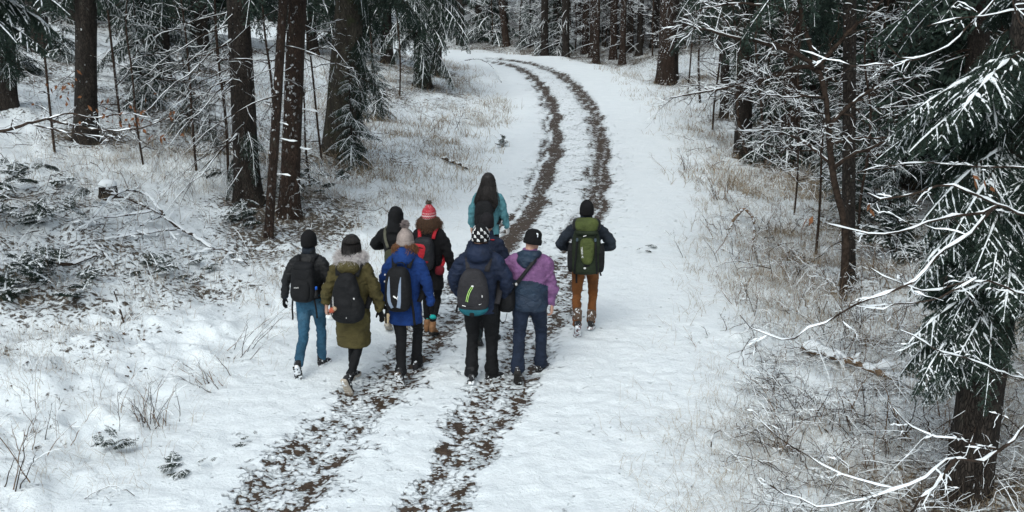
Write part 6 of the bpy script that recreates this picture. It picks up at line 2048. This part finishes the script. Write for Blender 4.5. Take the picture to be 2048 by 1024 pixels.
P2['wear'].append(('hair', hr, H_BLACK, True))
w2 = person('person in long olive parka with pale fur-trimmed hood, dark hair uncovered', p, h, HD - .02, P2)
b2 = bag_root('backpack', 'slouching black backpack with orange pompom charm on the olive parka', 'backpack', w2, 'backpacks worn by the walkers')
bc, bh = (.015, -.240, 1.10), (.160, .090, .290)
add(b2, 'pack_body', soft([rbox(bc, bh, 3.0, -.26), rbox((.02, -.235, .985), (.195, .100, .170), 2.8, -.06)], 21, .020), PACK_BLACK, P2)
add(b2, 'front_pocket', soft(rbox((.0, -.290, 1.00), (.125, .060, .125), 3.2), 22, .010), PACK_BLACK, P2)
shoulder_straps(b2, P2, PACK_BLACK, .115, 1.33, -.17, .95, .075, .16, .165)
g = Geo()
for k in range(6):
    a = np.linspace(0, 2 * np.pi, 11); cz = 1.125 - k * .019
    ring_ = np.stack([-.105 + .007 * np.cos(a) * (k % 2 * .4 + .6), -.345 + .007 * np.cos(a) * ((k + 1) % 2 * .6), cz + .011 * np.sin(a)], 1)
    V, F = tubes(ring_[None], np.full((1, 11), .0022), 5); g.add(leaned(V, P2), F)
ch = link('chain', g.mesh('chain', [METAL]), b2)
po = add(b2, 'orange_pompom', pompom((-.112, -.372, .990), .032, 500, 6), ORANGE, P2)
add(b2, 'cream_pompom', pompom((-.080, -.362, 1.008), .024, 350, 7), CREAM, P2)
a = np.linspace(0, 2 * np.pi, 13)
V, F = tubes(np.stack([-.118 + .013 * np.cos(a), np.full(13, -.362), .944 + .013 * np.sin(a)], 1)[None], np.full((1, 13), .0025), 5)
add(b2, 'key_ring', (V, F), METAL, P2)
sfb = lambda x, z: surf_y((.005, -.235, 1.10), (.150, .085, .265), 3.2, x, z, .02)
add(b2, 'buckle', rbox((.125, -.30, 1.115), (.010, .008, .012), 4, 0, 5), METAL, P2)
add(b2, 'zip_pull', rbox((.05, -.352, .905), (.004, .004, .008), 4, 0, 4), METAL, P2)
# what the left hand carries
S_ = np.array(P2['AL'][0]); 
sb_ = bag_root('snowball', 'lump of snow held in the bare left hand of the walker in olive', 'snowball', w2)
V, F = soft([ball((-.325, .075, .762), (.040, .036, .036), 14, 9), ball((-.300, .085, .745), (.030, .03, .028), 12, 7)], 3, .012, .008, 1)
link('snow_lump', Geo().add(V, F).mesh('snow_lump', [M_SNOW]), sb_)

# 3: royal blue coat, grey bobble hat, ginger curls
p, h = spot(815, 750, 461)
P3 = dict(seed=3, L=(.02, -.36, 62, -6), R=(.075, .16, 5, -4), AL=((-.30, .10, .87), (-.6, -.8, 0), {'glove': KNIT_BLACK}), AR=((.305, .03, .87), (.6, -.8, 0), {'glove': KNIT_BLACK, 'curl': .6}),
          lean=.06, head=(8, 0, 0), trousers=BLACK, fit=.98, hem=.072, shoes=(UPPER_SNOW, sole_mat('muddy_snowy_sole', (.05, .032, .02), .47)),
          jacket=dict(rings=[(0, -.01, .665, .215, .165, 2.6), (0, -.01, .71, .214, .165, 2.6), (0, 0, .88, .205, .160, 2.5), (0, 0, 1.02, .190, .148, 2.4), (0, -.005, 1.18, .195, .150, 2.4), (0, -.008, 1.30, .200, .148, 2.4),
                             (0, -.01, 1.385, .188, .122, 2.3), (0, -.012, 1.44, .135, .098, 2.2), (0, -.01, 1.49, .095, .088, 2.1)], mat=BLUE, name='coat', fold=.012, sleeve=(.086, .074, .070, .058),
                      extra=[limb([(-.135, .02, 1.455), (-.115, -.10, 1.475), (0, -.135, 1.485), (.115, -.10, 1.475), (.135, .02, 1.455)], [(.045, .022)] * 5, 14, side=(0, 0, 1)), loft([(0, -.03, 1.40, .150, .130, 2.1), (0, -.03, 1.46, .138, .132, 2.1), (0, -.025, 1.535, .112, .120, 2.1), (0, -.022, 1.575, .100, .110, 2.1), (0, -.02, 1.582, .09, .10, 2.1)], 24)]),
          wear=[('knitted_hat', hat_loft(-.04, 1.05, .15, .1), GREY_KNIT, True), ('hat_cuff', hat_cuff(-.05, .005, 1.12), GREY_KNIT, True),
                ('pompom', pompom((0, HC[1] - .025, HC[2] + .185), .048, 1600, 8), plain('grey_pompom', (.16, .13, .13), (.34, .29, .28), 40, .95, 0), True)])
def c3(rng):
    a = rng.uniform(.25, 1.8) * (1 if rng.random() < .5 else -1)
    p = np.array([.086 * math.sin(a), .015 - .105 * math.cos(a), rng.uniform(1.535, 1.605)])
    return p, (math.sin(a) * 1.3, -.55 * math.cos(a), -.55)
P3['wear'].append(('curly_hair', curls(c3, 300, 9, .0032, .060, .013, 2.2), H_GINGER, True))
w3 = person('person in royal blue coat with grey bobble hat and ginger curls', p, h, HD + .02, P3)
b3 = bag_root('backpack', 'black backpack with two silver-blue curved bands and leaping cat emblem on the blue coat', 'backpack', w3, 'backpacks worn by the walkers')
bc, bh, be = (-.02, -.240, 1.13), (.150, .105, .262), 3.4
add(b3, 'pack_body', soft(rbox(bc, bh, be, -.10), 31, .004), PACK_BLACK, P3)
s3 = lambda x, z: surf_y(bc, bh, be, x, z, .004, -.10)
decal(b3, 'silver_band', ribbon_poly([(-.098, 1.300), (-.104, 1.20), (-.106, 1.09), (-.098, 1.00), (-.066, .935)], [.006, .030, .038, .040, .034]), SILVER, P3, s3)
decal(b3, 'silver_band', ribbon_poly([(.038, 1.300), (.028, 1.20), (.022, 1.09), (.018, 1.00), (.005, .940)], [.006, .026, .034, .040, .044]), SILVER, P3, s3)
cat = [[(-.052, 1.080), (-.042, 1.086), (-.022, 1.072), (-.012, 1.062), (-.004, 1.060), (-.012, 1.052), (-.030, 1.056), (-.046, 1.068)],
       [(-.006, 1.062), (.001, 1.076), (.0005, 1.086), (.006, 1.078), (.004, 1.066), (-.002, 1.056)],
       [(-.010, 1.056), (-.002, 1.058), (-.001, 1.044), (-.004, 1.032), (-.008, 1.042)]]
decal(b3, 'cat_emblem', cat, WHITE_PRINT, P3, lambda x, z: s3(x, z) - .002)
add(b3, 'grab_loop', strap([(-.05, -.20, 1.39), (-.045, -.195, 1.425), (0, -.19, 1.435), (.045, -.195, 1.425), (.05, -.20, 1.39)], .02, .006, (0, 1, 0)), PACK_BLACK, P3)
shoulder_straps(b3, P3, PACK_BLACK, .10, 1.36, -.17, .95, .055, .16, .165)
add(b3, 'loose_strap', strap([(.125, -.22, 1.02), (.15, -.22, .88), (.155, -.215, .76), (.16, -.21, .70)], .030, .004), PACK_BLACK, P3)
add(b3, 'loose_strap', strap([(-.165, -.21, .96), (-.185, -.20, .84), (-.185, -.20, .70)], .020, .004), PACK_BLACK, P3)
for x_, z_ in ((-.168, 1.30), (-.172, 1.22)):
    add(b3, 'buckle', rbox((x_, -.26, z_), (.008, .010, .010), 4, 0, 4), METAL, P3)

# 4: black hooded coat, half hidden
p, h = spot(797, 655, 413)
P4 = dict(seed=4, L=(-.09, -.20, 35, 6), R=(.085, .12, 0, 0), AL=((-.15, .20, 1.17), (-1.0, -.5, -.3), {'curl': 1.0}), AR=((.26, .10, .88), (.6, -.8, 0), {'glove': KNIT_BLACK}),
          lean=.04, trousers=BLACK, fit=.95, shoes=(PALE_LEATHER, SOLE_PALE),
          jacket=dict(rings=torso(.80, .19, .145, .180, .205), mat=BLACK, name='hooded_coat', fold=.012, sleeve=(.088, .078, .070, .056),
                      extra=[loft([(0, -.03, 1.42, .14, .125, 2.2), (0, -.02, 1.50, .112, .125, 2.1), (0, 0, 1.58, .108, .132, 2.1), (0, .005, 1.66, .105, .130, 2.1), (0, .0, 1.72, .088, .112, 2.1), (0, -.01, 1.755, .055, .072, 2.1), (0, -.015, 1.772, .018, .024, 2.1)], 26)]))
w4 = person('person with black hood up and one elbow out, partly behind the grey bobble hat', p, h, HD, P4)
b4 = bag_root('shoulder_bag', 'olive-khaki bag hanging from a strap over the black hooded coat', 'bag', w4)
add(b4, 'bag_body', soft(rbox((.0, -.20, 1.06), (.11, .065, .14), 3.5), 41, .01), fabric('khaki_bag_cloth', (.055, .058, .036), .25, .85, 400, .6), P4)
add(b4, 'strap', strap([(-.06, -.20, 1.22), (-.115, -.155, 1.33), (-.135, -.10, 1.43), (-.128, -.03, 1.485), (-.12, .05, 1.465), (-.10, .15, 1.34), (0, .17, 1.15), (.10, .12, 1.02)], .040, .006), KHAKI, P4)

# 5: red and white bobble hat, red hair, black coat
p, h = spot(862, 666, 412)
P5 = dict(seed=5, L=(-.07, .10, 0, 0), R=(.06, -.12, 18, -6), AL=((-.27, .08, .86), (-.6, -.8, 0), {'glove': KNIT_BLACK}), AR=((.295, .06, .86), (.5, -.8, 0), {'glove': DARK_RED, 'curl': .7}),
          lean=.03, trousers=BLACK, trouser_name='leggings', fit=.80, hem=.044, hem_up=.10, shoes=(LEATHER, SOLE_DARK),
          jacket=dict(rings=torso(.635, .205, .155, .188, .202), mat=fabric('black_wool', (.0075, .0075, .009), .3, .95, 260, .4), name='coat', fold=.012, sleeve=(.086, .076, .074, .062), extra=[collar(1.45, 1.53, .10, .10)]),
          wear=[('knitted_hat', hat_loft(-.03, 1.04, .15), RED_KNIT, True), ('pompom', pompom((0, HC[1] - .01, HC[2] + .168), .040, 420, 12), plain('dark_pompom', (.03, .022, .018), (.10, .08, .06), 40, .95, 0), True)])
P5['wear'].append(('hat_snow', ball((0.005, HC[1] - .01, HC[2] + .200), (.012, .012, .006), 8, 5), M_SNOW, True))
def c5(rng):
    a = rng.uniform(-1.9, 1.9)
    p = np.array([.085 * math.sin(a), .015 - .105 * math.cos(a), rng.uniform(1.53, 1.62)])
    return p, (math.sin(a) * 1.15, -.5 * math.cos(a), -.8)
P5['wear'].append(('hair', curls(c5, 620, 15, .0034, .088, .016, 1.6), H_BROWN, True))
for sx, key in ((-1, 'L'), (1, 'R')):
    pass
w5 = person('person with red and white bobble hat, wavy auburn hair and long black coat', p, h, HD + .03, P5)
V, F = limb([(.060, -.122, .262), (.061, -.119, .275)], [.048, .047], 14); link('sock', Geo().add(V, F).mesh('sock', [TEAL_SOCK]), w5)
V, F = limb([(-.069, .10, .185), (-.070, .10, .198)], [.047, .046], 14); link('sock', Geo().add(V, F).mesh('sock', [TEAL_SOCK]), w5)
b5 = bag_root('backpack', 'red and black backpack with bright red straps on the long black coat', 'backpack', w5, 'backpacks worn by the walkers')
bc = (-.03, -.225, 1.17)
add(b5, 'pack_body', soft(rbox(bc, (.145, .095, .225), 3.6, -.06), 51, .006), fabric('grey_black_pack', (.016, .017, .021), .3, .7, 420, .8), P5)
add(b5, 'red_panel', soft(rbox((-.075, -.292, 1.205), (.100, .042, .125), 3.0, .25), 52, .004), RED, P5)
add(b5, 'panel_zip', strap([(-.16, -.332, 1.290), (-.09, -.338, 1.285), (-.01, -.325, 1.27)], .012, .006, (0, 0, 1)), PACK_BLACK, P5)
add(b5, 'red_patch', rbox((.035, -.322, 1.085), (.024, .010, .014), 4, 0, 5), DARK_RED, P5)
shoulder_straps(b5, P5, RED, .105, 1.36, -.17, .96, .045, .155, .165, .010)
pu = bag_root('pouch', 'dark red pouch hanging by the hip of the long black coat', 'pouch', w5)
add(pu, 'pouch_body', soft(rbox((.165, -.12, .925), (.062, .055, .062), 3.2), 55, .008), DARK_RED, P5)
add(pu, 'strap', strap([(.15, -.13, .98), (.13, -.15, 1.05), (.10, -.16, 1.12)], .018, .005), PACK_BLACK, P5)

# 6: long black hair, turquoise denim jacket
p, h = spot(977, 564, 346)
P6 = dict(seed=6, L=(-.075, .12, 0, 0), R=(.075, -.22, 40, -4), AL=((-.285, .06, .87), (-.6, -.8, 0), {'curl': .6}), AR=((.29, .08, .89), (.5, -.8, 0), {'glove': plain('pale_knit', (.45, .44, .43), (.6, .58, .57), 60, .95, .4, .004), 'curl': .6}),
          lean=.03, trousers=BLACK, fit=.88, hem=.05, shoes=(UPPER_SNOW, SOLE_SNOWY),
          jacket=dict(rings=torso(.80, .200, .150, .192, .200), mat=TEAL_DENIM, name='denim_jacket', fold=.014, sleeve=(.084, .078, .072, .058), extra=[collar(1.45, 1.53, .095, .095)]),
          wear=[])
hz_ = [(0, -.155, 1.235, .09, .022, 2.2), (0, -.150, 1.27, .130, .036, 2.3), (0, -.140, 1.32, .150, .048, 2.3), (0, -.110, 1.40, .145, .068, 2.2), (0, -.055, 1.50, .122, .098, 2.1), (0, -.005, 1.58, .103, .110, 2.1), (0, .008, 1.66, .096, .114, 2.1), (0, .010, 1.71, .078, .098, 2.1), (0, .012, 1.745, .045, .06, 2.1), (0, .012, 1.757, .014, .02, 2.1)]
V, F = soft([loft(hz_, 30)], 61, .007, .009, 3)
rng = np.random.default_rng(66)
st = []
for k in range(420):
    a = rng.uniform(-1.7, 1.7); l = rng.uniform(.75, 1.12)
    zz = np.linspace(1.70, 1.70 - .46 * l, 9)
    ra = np.interp(zz, [r[2] for r in hz_], [r[3] for r in hz_]); rb = np.interp(zz, [r[2] for r in hz_], [r[4] for r in hz_]); yy = np.interp(zz, [r[2] for r in hz_], [r[1] for r in hz_])
    o = 1.02 + .03 * rng.random()
    st.append(np.stack([ra * o * np.sin(a) + rng.normal(0, .003) * np.arange(9), yy - rb * o * math.cos(a), zz], 1))
V2, F2 = tubes(np.array(st), np.full((420, 9), .0022), 3)
P6['wear'].append(('long_hair', (np.concatenate([V, V2]), np.concatenate([F, tri(F2) + len(V)])), H_BLACK, True))
w6 = person('person with long loose black hair and turquoise denim jacket, farthest up the road of all', p, h, HD, P6)
b6 = bag_root('backpack', 'black backpack half covered by long black hair on the turquoise jacket', 'backpack', w6, 'backpacks worn by the walkers')
add(b6, 'pack_body', soft(rbox((-.02, -.225, 1.14), (.150, .075, .235), 3.2, -.08), 62, .010), PACK_BLACK, P6)
add(b6, 'front_pocket', soft(rbox((-.02, -.285, 1.06), (.115, .045, .11), 3.2), 63, .006), PACK_BLACK, P6)
shoulder_straps(b6, P6, PACK_BLACK, .10, 1.34, -.15)

# 7: dark cap and navy jacket, hidden behind the patterned hat
p, h = spot(974, 688, 427)
P7 = dict(seed=7, L=(-.075, -.18, 30, 0), R=(.085, .14, 0, 0), AL=((-.28, .08, .88), (-.6, -.8, 0), {'glove': KNIT_BLACK}), AR=((.28, .12, .90), (.6, -.8, 0), {'glove': KNIT_BLACK}),
          lean=.03, trousers=BLACK, fit=.95, shoes=(fabric('black_teal_boot', (.012, .02, .022), .3, .6), SOLE_DARK),
          jacket=dict(rings=torso(.84, .185, .142, .182, .205), mat=fabric('dark_navy_cloth', (.010, .016, .036), .3, .8, 500, .6), fold=.012, extra=[collar(1.45, 1.54, .09, .09)]),
          wear=[('beanie', hat_loft(-.045), fabric('charcoal_beanie', (.012, .011, .013), .3, .95, 160, .3), True)])
w7 = person('person in dark navy jacket and charcoal cap hidden behind the black and white patterned hat', p, h, HD, P7)
add(w7, 'boot_stripe', rbox((-.075, -.235, .225), (.020, .012, .040), 3, 0, 5), TEAL_SOCK, P7)
add(w7, 'red_tab', rbox((.098, -.095, 1.447), (.028, .010, .006), 3, 0, 5), RED, P7)

# 8: navy puffer, black and white patterned hat, grey backpack
p, h = spot(962, 760, 451)
P8 = dict(seed=8, L=(-.085, -.12, 6, 6, .0), R=(.105, .10, 0, -38), AL=((-.24, .14, .93), (-1, -.6, 0), {'curl': .9}), AR=((.24, .14, .93), (1, -.6, 0), {'curl': .9}),
          lean=.02, head=(4, 0, 0), sh=.195, trousers=BLACK, fit=1.08, hem=.082, leg_fold=.012, shoes=(UPPER_SNOW, SOLE_SNOWY),
          jacket=dict(rings=torso(.80, .192, .148, .190, .212, .152), mat=NAVY, name='puffer_jacket', quilt=(.006, .075), fold=.012, extra=hood_down(.140, .090, 1.475, -.105, .098) + [collar(1.45, 1.575, .105, .105)], sleeve=(.096, .090, .084, .064)),
          wear=[('knitted_hat', hat_loft(-.04, 1.05, .14), KNIT_BLACK, True)])
# white half-dome prints set in staggered rows round the hat
g = Geo()
for row, (z_, n_, off) in enumerate(((-.014, 8, 0.), (.024, 8, .5), (.060, 8, .0), (.092, 6, .35))):
    for k in range(n_):
        a0 = (k + off) / n_ * 2 * np.pi
        for r0_, r1_ in ((.0300, .0215), (.0180, .0115), (.0085, .0002)):
            q = np.linspace(0, np.pi / 2, 7)
            out = []
            for rr_ in (r0_, r1_):
                for ang in q:
                    u, v = rr_ * math.cos(ang) - .014, rr_ * math.sin(ang) - .014
                    zz = z_ + v
                    ra = np.interp(zz, [-.04, -.02, .02, .055, .085, .110, .134], [.083, .087, .087, .083, .072, .052, .028]) * 1.05 + .0025
                    rb = np.interp(zz, [-.04, -.02, .02, .055, .085, .110, .134], [.108, .112, .112, .107, .094, .068, .036]) * 1.05 + .0025
                    aa = a0 + u / .095
                    out.append((ra * math.sin(aa), HC[1] - .006 - rb * math.cos(aa), HC[2] + zz))
            F = np.array([(i, i + 1, 8 + i, 7 + i) for i in range(6)])
            g.add(np.array(out), F, 0, False)
Vh, Fh, _, _ = g.arrays()
P8['wear'].append(('hat_print', (Vh, Fh), WHITE_PRINT, True))
w8 = person('person in navy puffer jacket with black hat covered in white half-dome prints', p, h, HD + .02, P8)
b8 = bag_root('backpack', 'grey backpack with lime zip lines and teal bottom on the navy puffer jacket', 'backpack', w8, 'backpacks worn by the walkers')
bc, bh, be = (-.035, -.235, 1.10), (.165, .105, .245), 2.8
add(b8, 'pack_body', soft(rbox(bc, bh, be, -.16), 81, .006), GREY_PACK, P8)
s8 = lambda x, z: surf_y(bc, bh, be, x, z, .006, -.16)
add(b8, 'front_pocket', soft(rbox((-.03, -.310, 1.09), (.118, .040, .150), 2.6, -.10), 82, .005), GREY_PACK, P8)
s8b = lambda x, z: surf_y((-.03, -.310, 1.09), (.118, .040, .150), 2.6, x, z, .004, -.10)
add(b8, 'teal_bottom', soft(rbox((-.03, -.235, .885), (.150, .100, .050), 2.8, .30), 83, .003), TEAL, P8)
add(b8, 'black_tab', rbox((-.03, -.330, .868), (.026, .012, .022), 4, 0, 5), PACK_BLACK, P8)
decal(b8, 'lime_piping', ribbon_poly([(-.028, 1.185), (-.060, 1.13), (-.082, 1.06), (-.090, 1.015)], .007), LIME, P8, s8b)
decal(b8, 'lime_piping', ribbon_poly([(-.015, 1.175), (-.046, 1.12), (-.066, 1.06), (-.072, 1.012)], .007), LIME, P8, s8b)
decal(b8, 'zip_tape', ribbon_poly([(-.021, 1.180), (-.053, 1.125), (-.074, 1.06), (-.081, 1.013)], .008), PACK_BLACK, P8, lambda x, z: s8b(x, z) + .001)
add(b8, 'zip_end', rbox((-.018, s8b(-.018, 1.185), 1.187), (.013, .006, .009), 3, 0, 5), WHITE_PRINT, P8)
decal(b8, 'swoosh_emblem', [[(.046, .985), (.052, .980), (.066, .985), (.078, .994), (.064, .990), (.055, .988), (.052, .992)]], WHITE_PRINT, P8, s8b)
decal(b8, 'label_tag', [[(-.135, .962), (-.095, .955), (-.095, .964), (-.135, .971)]], WHITE_PRINT, P8, lambda x, z: s8(x, z) - .004)
add(b8, 'zip_pull', rbox((.082, s8(.082, 1.075) - .002, 1.075), (.006, .004, .014), 3, 0, 4), METAL, P8)
shoulder_straps(b8, P8, GREY_PACK, .115, 1.30, -.16, .93, .055, .17, .165, .012)
add(b8, 'loose_strap', strap([(-.20, -.18, .95), (-.225, -.18, .90), (-.225, -.18, .84)], .020, .004), PACK_BLACK, P8)

# 9: purple and navy windbreaker, shoulder bag, black cap with snow
p, h = spot(1058, 752, 458)
P9 = dict(seed=9, L=(-.10, -.30, 58, 4), R=(.125, .16, 0, -22), AL=((-.27, .17, 1.00), (-1, -.6, 0), {'curl': .9}), AR=((.262, .02, .870), (1, -.7, 0), {'curl': .5, 'palm': (-1, .2, 0)}),
          lean=.10, head=(14, -14, 6), sh=.20, trousers=NAVY_TROUSER, fit=1.10, hem=.082, leg_fold=.016, shoes=(UPPER_SNOW, SOLE_DARK),
          jacket=dict(wide=.99, rings=torso(.835, .205, .160, .215, .218, .160, bulge=.015), mats=[NAVY_SHELL, PURPLE], name='windbreaker', fold=.020, fscale=(4, 4, 8), extra=[collar(1.45, 1.53, .088, .088)], sleeve=(.094, .084, .076, .058),
                      zone=lambda c: ((np.abs(c[:, 0]) > .218 + .0 * c[:, 2]) & (c[:, 2] < 1.4)) | (c[:, 2] > 1.205 - .9 * np.maximum(0, c[:, 0] - .02) ** 1.6 - .25 * (c[:, 0] + .06) ** 2)),
          wear=[('fleece_hat', soft([loft([(0, HC[1] - .01, HC[2] + z, a, b, 2.2) for z, a, b in ((-.04, .082, .108), (.03, .088, .113), (.07, .086, .108), (.10, .066, .085), (.118, .035, .045))], 26), hat_cuff(-.048, .012, 1.12)], 91, .006, .008, 2), KNIT_BLACK, True),
                ('hat_snow', soft([ball((.048, HC[1] - .075, HC[2] + .070), (.026, .020, .016), 10, 7), ball((.066, HC[1] - .068, HC[2] + .045), (.010, .020, .018), 10, 7), ball((-.030, HC[1] - .070, HC[2] + .085), (.022, .022, .010), 10, 7), ball((-.005, HC[1] - .085, HC[2] + .078), (.015, .014, .009), 10, 7), ball((-.056, HC[1] - .065, HC[2] + .052), (.014, .018, .010), 10, 7)], 92, .010, .006, 1), M_SNOW, True)])
hd = soft([ball((-.025, -.130, 1.435), (.112, .058, .085), 20, 11), limb([(-.125, -.02, 1.47), (-.105, -.12, 1.495), (0, -.15, 1.50), (.095, -.12, 1.495), (.115, -.02, 1.48)], [.032, .040, .044, .040, .032], 12, side=(0, 0, 1)), ball((-.035, -.150, 1.385), (.060, .036, .045), 14, 9)], 93, .026, .010, 2)
P9['wear'].append(('hood', hd, NAVY_SHELL, False))
w9 = person('person in purple and navy windbreaker with black cap flecked by snow, head bowed', p, h, HD + .06, P9)
V, F = limb([(.285, .065, .90), (.22, .05, .87)], [.04, .04], 8)
b9 = bag_root('shoulder_bag', 'black shoulder bag dusted with snow hanging at the left hip of the purple windbreaker', 'bag', w9)
add(b9, 'bag_body', soft([rbox((-.255, -.115, .985), (.105, .075, .165), 3.5, -.05), rbox((-.245, -.185, .955), (.075, .030, .105), 3.2)], 94, .010), PACK_BLACK, P9)
add(b9, 'snow_rim', soft([limb([(-.33, -.125, 1.150), (-.26, -.135, 1.158), (-.185, -.14, 1.150)], [(.020, .008)] * 3, 8)], 95, .004, .005, 1), M_SNOW, P9)
add(b9, 'strap', strap([(-.165, -.165, 1.12), (-.10, -.185, 1.21), (-.02, -.200, 1.32), (.055, -.185, 1.42), (.095, -.10, 1.495), (.10, .0, 1.505), (.08, .11, 1.44), (-.02, .19, 1.28), (-.17, .17, 1.14), (-.30, .02, 1.09), (-.33, -.06, 1.10)], .042, .006), BLACK_NYLON, P9)
add(b9, 'strap_buckle', rbox((-.135, -.186, 1.165), (.014, .008, .014), 4, 0, 5), METAL, P9)
add(b9, 'hanging_strap', strap([(-.315, -.19, .85), (-.325, -.20, .76), (-.295, -.205, .71), (-.255, -.20, .72), (-.235, -.19, .83)], .024, .005, (0, 1, 0)), PACK_BLACK, P9)

# 10: big green rucksack, rust trousers
p, h = spot(1169, 662, 402)
P10 = dict(seed=10, L=(-.095, -.26, 52, 6), R=(.085, .06, 14, -8), AL=((-.17, .17, 1.10), (-1, -.55, -.2), {'curl': .9}), AR=((.17, .17, 1.10), (1, -.55, -.2), {'curl': .9}),
           lean=.07, sh=.20, trousers=RUST, fit=.96, hem=.060, leg_fold=.014, shoes=(UPPER_SNOW, sole_mat('snowy_red_sole', (.10, .012, .018), .42)),
           jacket=dict(rings=torso(.865, .188, .145, .182, .210), mat=CHARCOAL, name='sweater', fold=.012, sleeve=(.088, .080, .070, .056), extra=[collar(1.45, 1.585, .085, .090)]),
           wear=[('beanie', hat_loft(-.05), KNIT_BLACK, True)])
w10 = person('person in rust trousers and charcoal sweater wearing a big green rucksack', p, h, HD + .10, P10)
for key, x_, y_, z_ in (('L', -.095, -.235, .30), ('R', .086, .04, .20)):
    add(w10, 'gaiter', soft(limb([(x_, y_, z_ - .055), (x_ * .99, y_ + .012, z_ + .055)], [.054, .060], 14), 3, .006, .008, 1), sole_mat('snowy_gaiter', (.095, .060, .040), .56), P10)
b10 = bag_root('hiking_rucksack', 'tall green hiking rucksack with lid and white upright lettering', 'rucksack', w10, 'backpacks worn by the walkers')
bc, bh = (0, -.245, 1.17), (.185, .110, .310)
add(b10, 'pack_body', soft([rbox(bc, bh, 4.2, -.10), rbox((0, -.235, .945), (.185, .115, .085), 3.6)], 101, .010), GREEN2, P10)
add(b10, 'side_pocket', soft(rbox((-.188, -.235, 1.07), (.050, .090, .185), 3.2), 102, .010), PACK_BLACK, P10)
add(b10, 'side_pocket', soft(rbox((.188, -.235, 1.07), (.050, .090, .185), 3.2), 103, .010), PACK_BLACK, P10)
fc, fh, fe = (.012, -.350, 1.185), (.092, .045, .175), 3.0
add(b10, 'front_pocket', soft(rbox(fc, fh, fe, .14), 104, .005), GREEN1, P10)
s10 = lambda x, z: surf_y(fc, fh, fe, x, z, .005, .14)
add(b10, 'lid_pocket', soft(rbox((0, -.270, 1.505), (.155, .125, .085), 3.4, .05), 105, .010), GREEN1, P10)
add(b10, 'lid_trim', soft(rbox((0, -.225, 1.500), (.182, .125, .080), 4.0, .0), 106, .008), BLACK_NYLON, P10)
add(b10, 'lid_edge', soft(rbox((0, -.330, 1.425), (.150, .070, .030), 3.4), 107, .010), GREEN2, P10)
text_decal(b10, 'lettering', 'TREKK 42', .034, -.052, 1.175, WHITE_PRINT, P10, s10, -math.pi / 2 + .12)
decal(b10, 'lid_print', [[(-.04, 1.382), (.00, 1.394), (.00, 1.402), (-.04, 1.390)]], WHITE_PRINT, P10, lambda x, z: -.405)
for sx in (-1, 1):
    add(b10, 'compression_strap', strap([(sx * .105, -.30, 1.42), (sx * .118, -.372, 1.33), (sx * .125, -.372, 1.15), (sx * .140, -.365, .98), (sx * .145, -.33, .88)], .024, .005), PACK_BLACK, P10)
    add(b10, 'strap_buckle', rbox((sx * .116, -.374, 1.335), (.015, .009, .022), 4, 0, 5), fabric('blue_grey_webbing', (.05, .075, .095), .2, .7, 300, .2), P10)
add(b10, 'bottom_buckle', rbox((-.012, -.360, .965), (.016, .008, .012), 3, 0, 5), METAL, P10)
add(b10, 'bottom_strap', strap([(-.10, -.33, 1.00), (0, -.36, .995), (.12, -.34, 1.00)], .024, .005, (0, 0, 1)), PACK_BLACK, P10)
shoulder_straps(b10, P10, PACK_BLACK, .105, 1.42, -.16, .96, .06, .165, .165, .012)
add(b10, 'hip_belt', strap([(-.16, -.16, .97), (-.215, -.05, .98), (-.17, .13, .98), (0, .185, .98), (.17, .13, .98), (.215, -.05, .98), (.16, -.16, .97)], .055, .012, (0, 0, 1)), PACK_BLACK, P10)
add(b10, 'loose_strap', strap([(-.115, -.26, .88), (-.118, -.265, .80), (-.116, -.27, .74)], .026, .005), PACK_BLACK, P10)
add(b10, 'loose_strap', strap([(.185, -.24, .88), (.20, -.25, .84)], .022, .005), PACK_BLACK, P10)
print('HEIGHTS', HEIGHTS)
bpy.data.scenes.remove(WB)
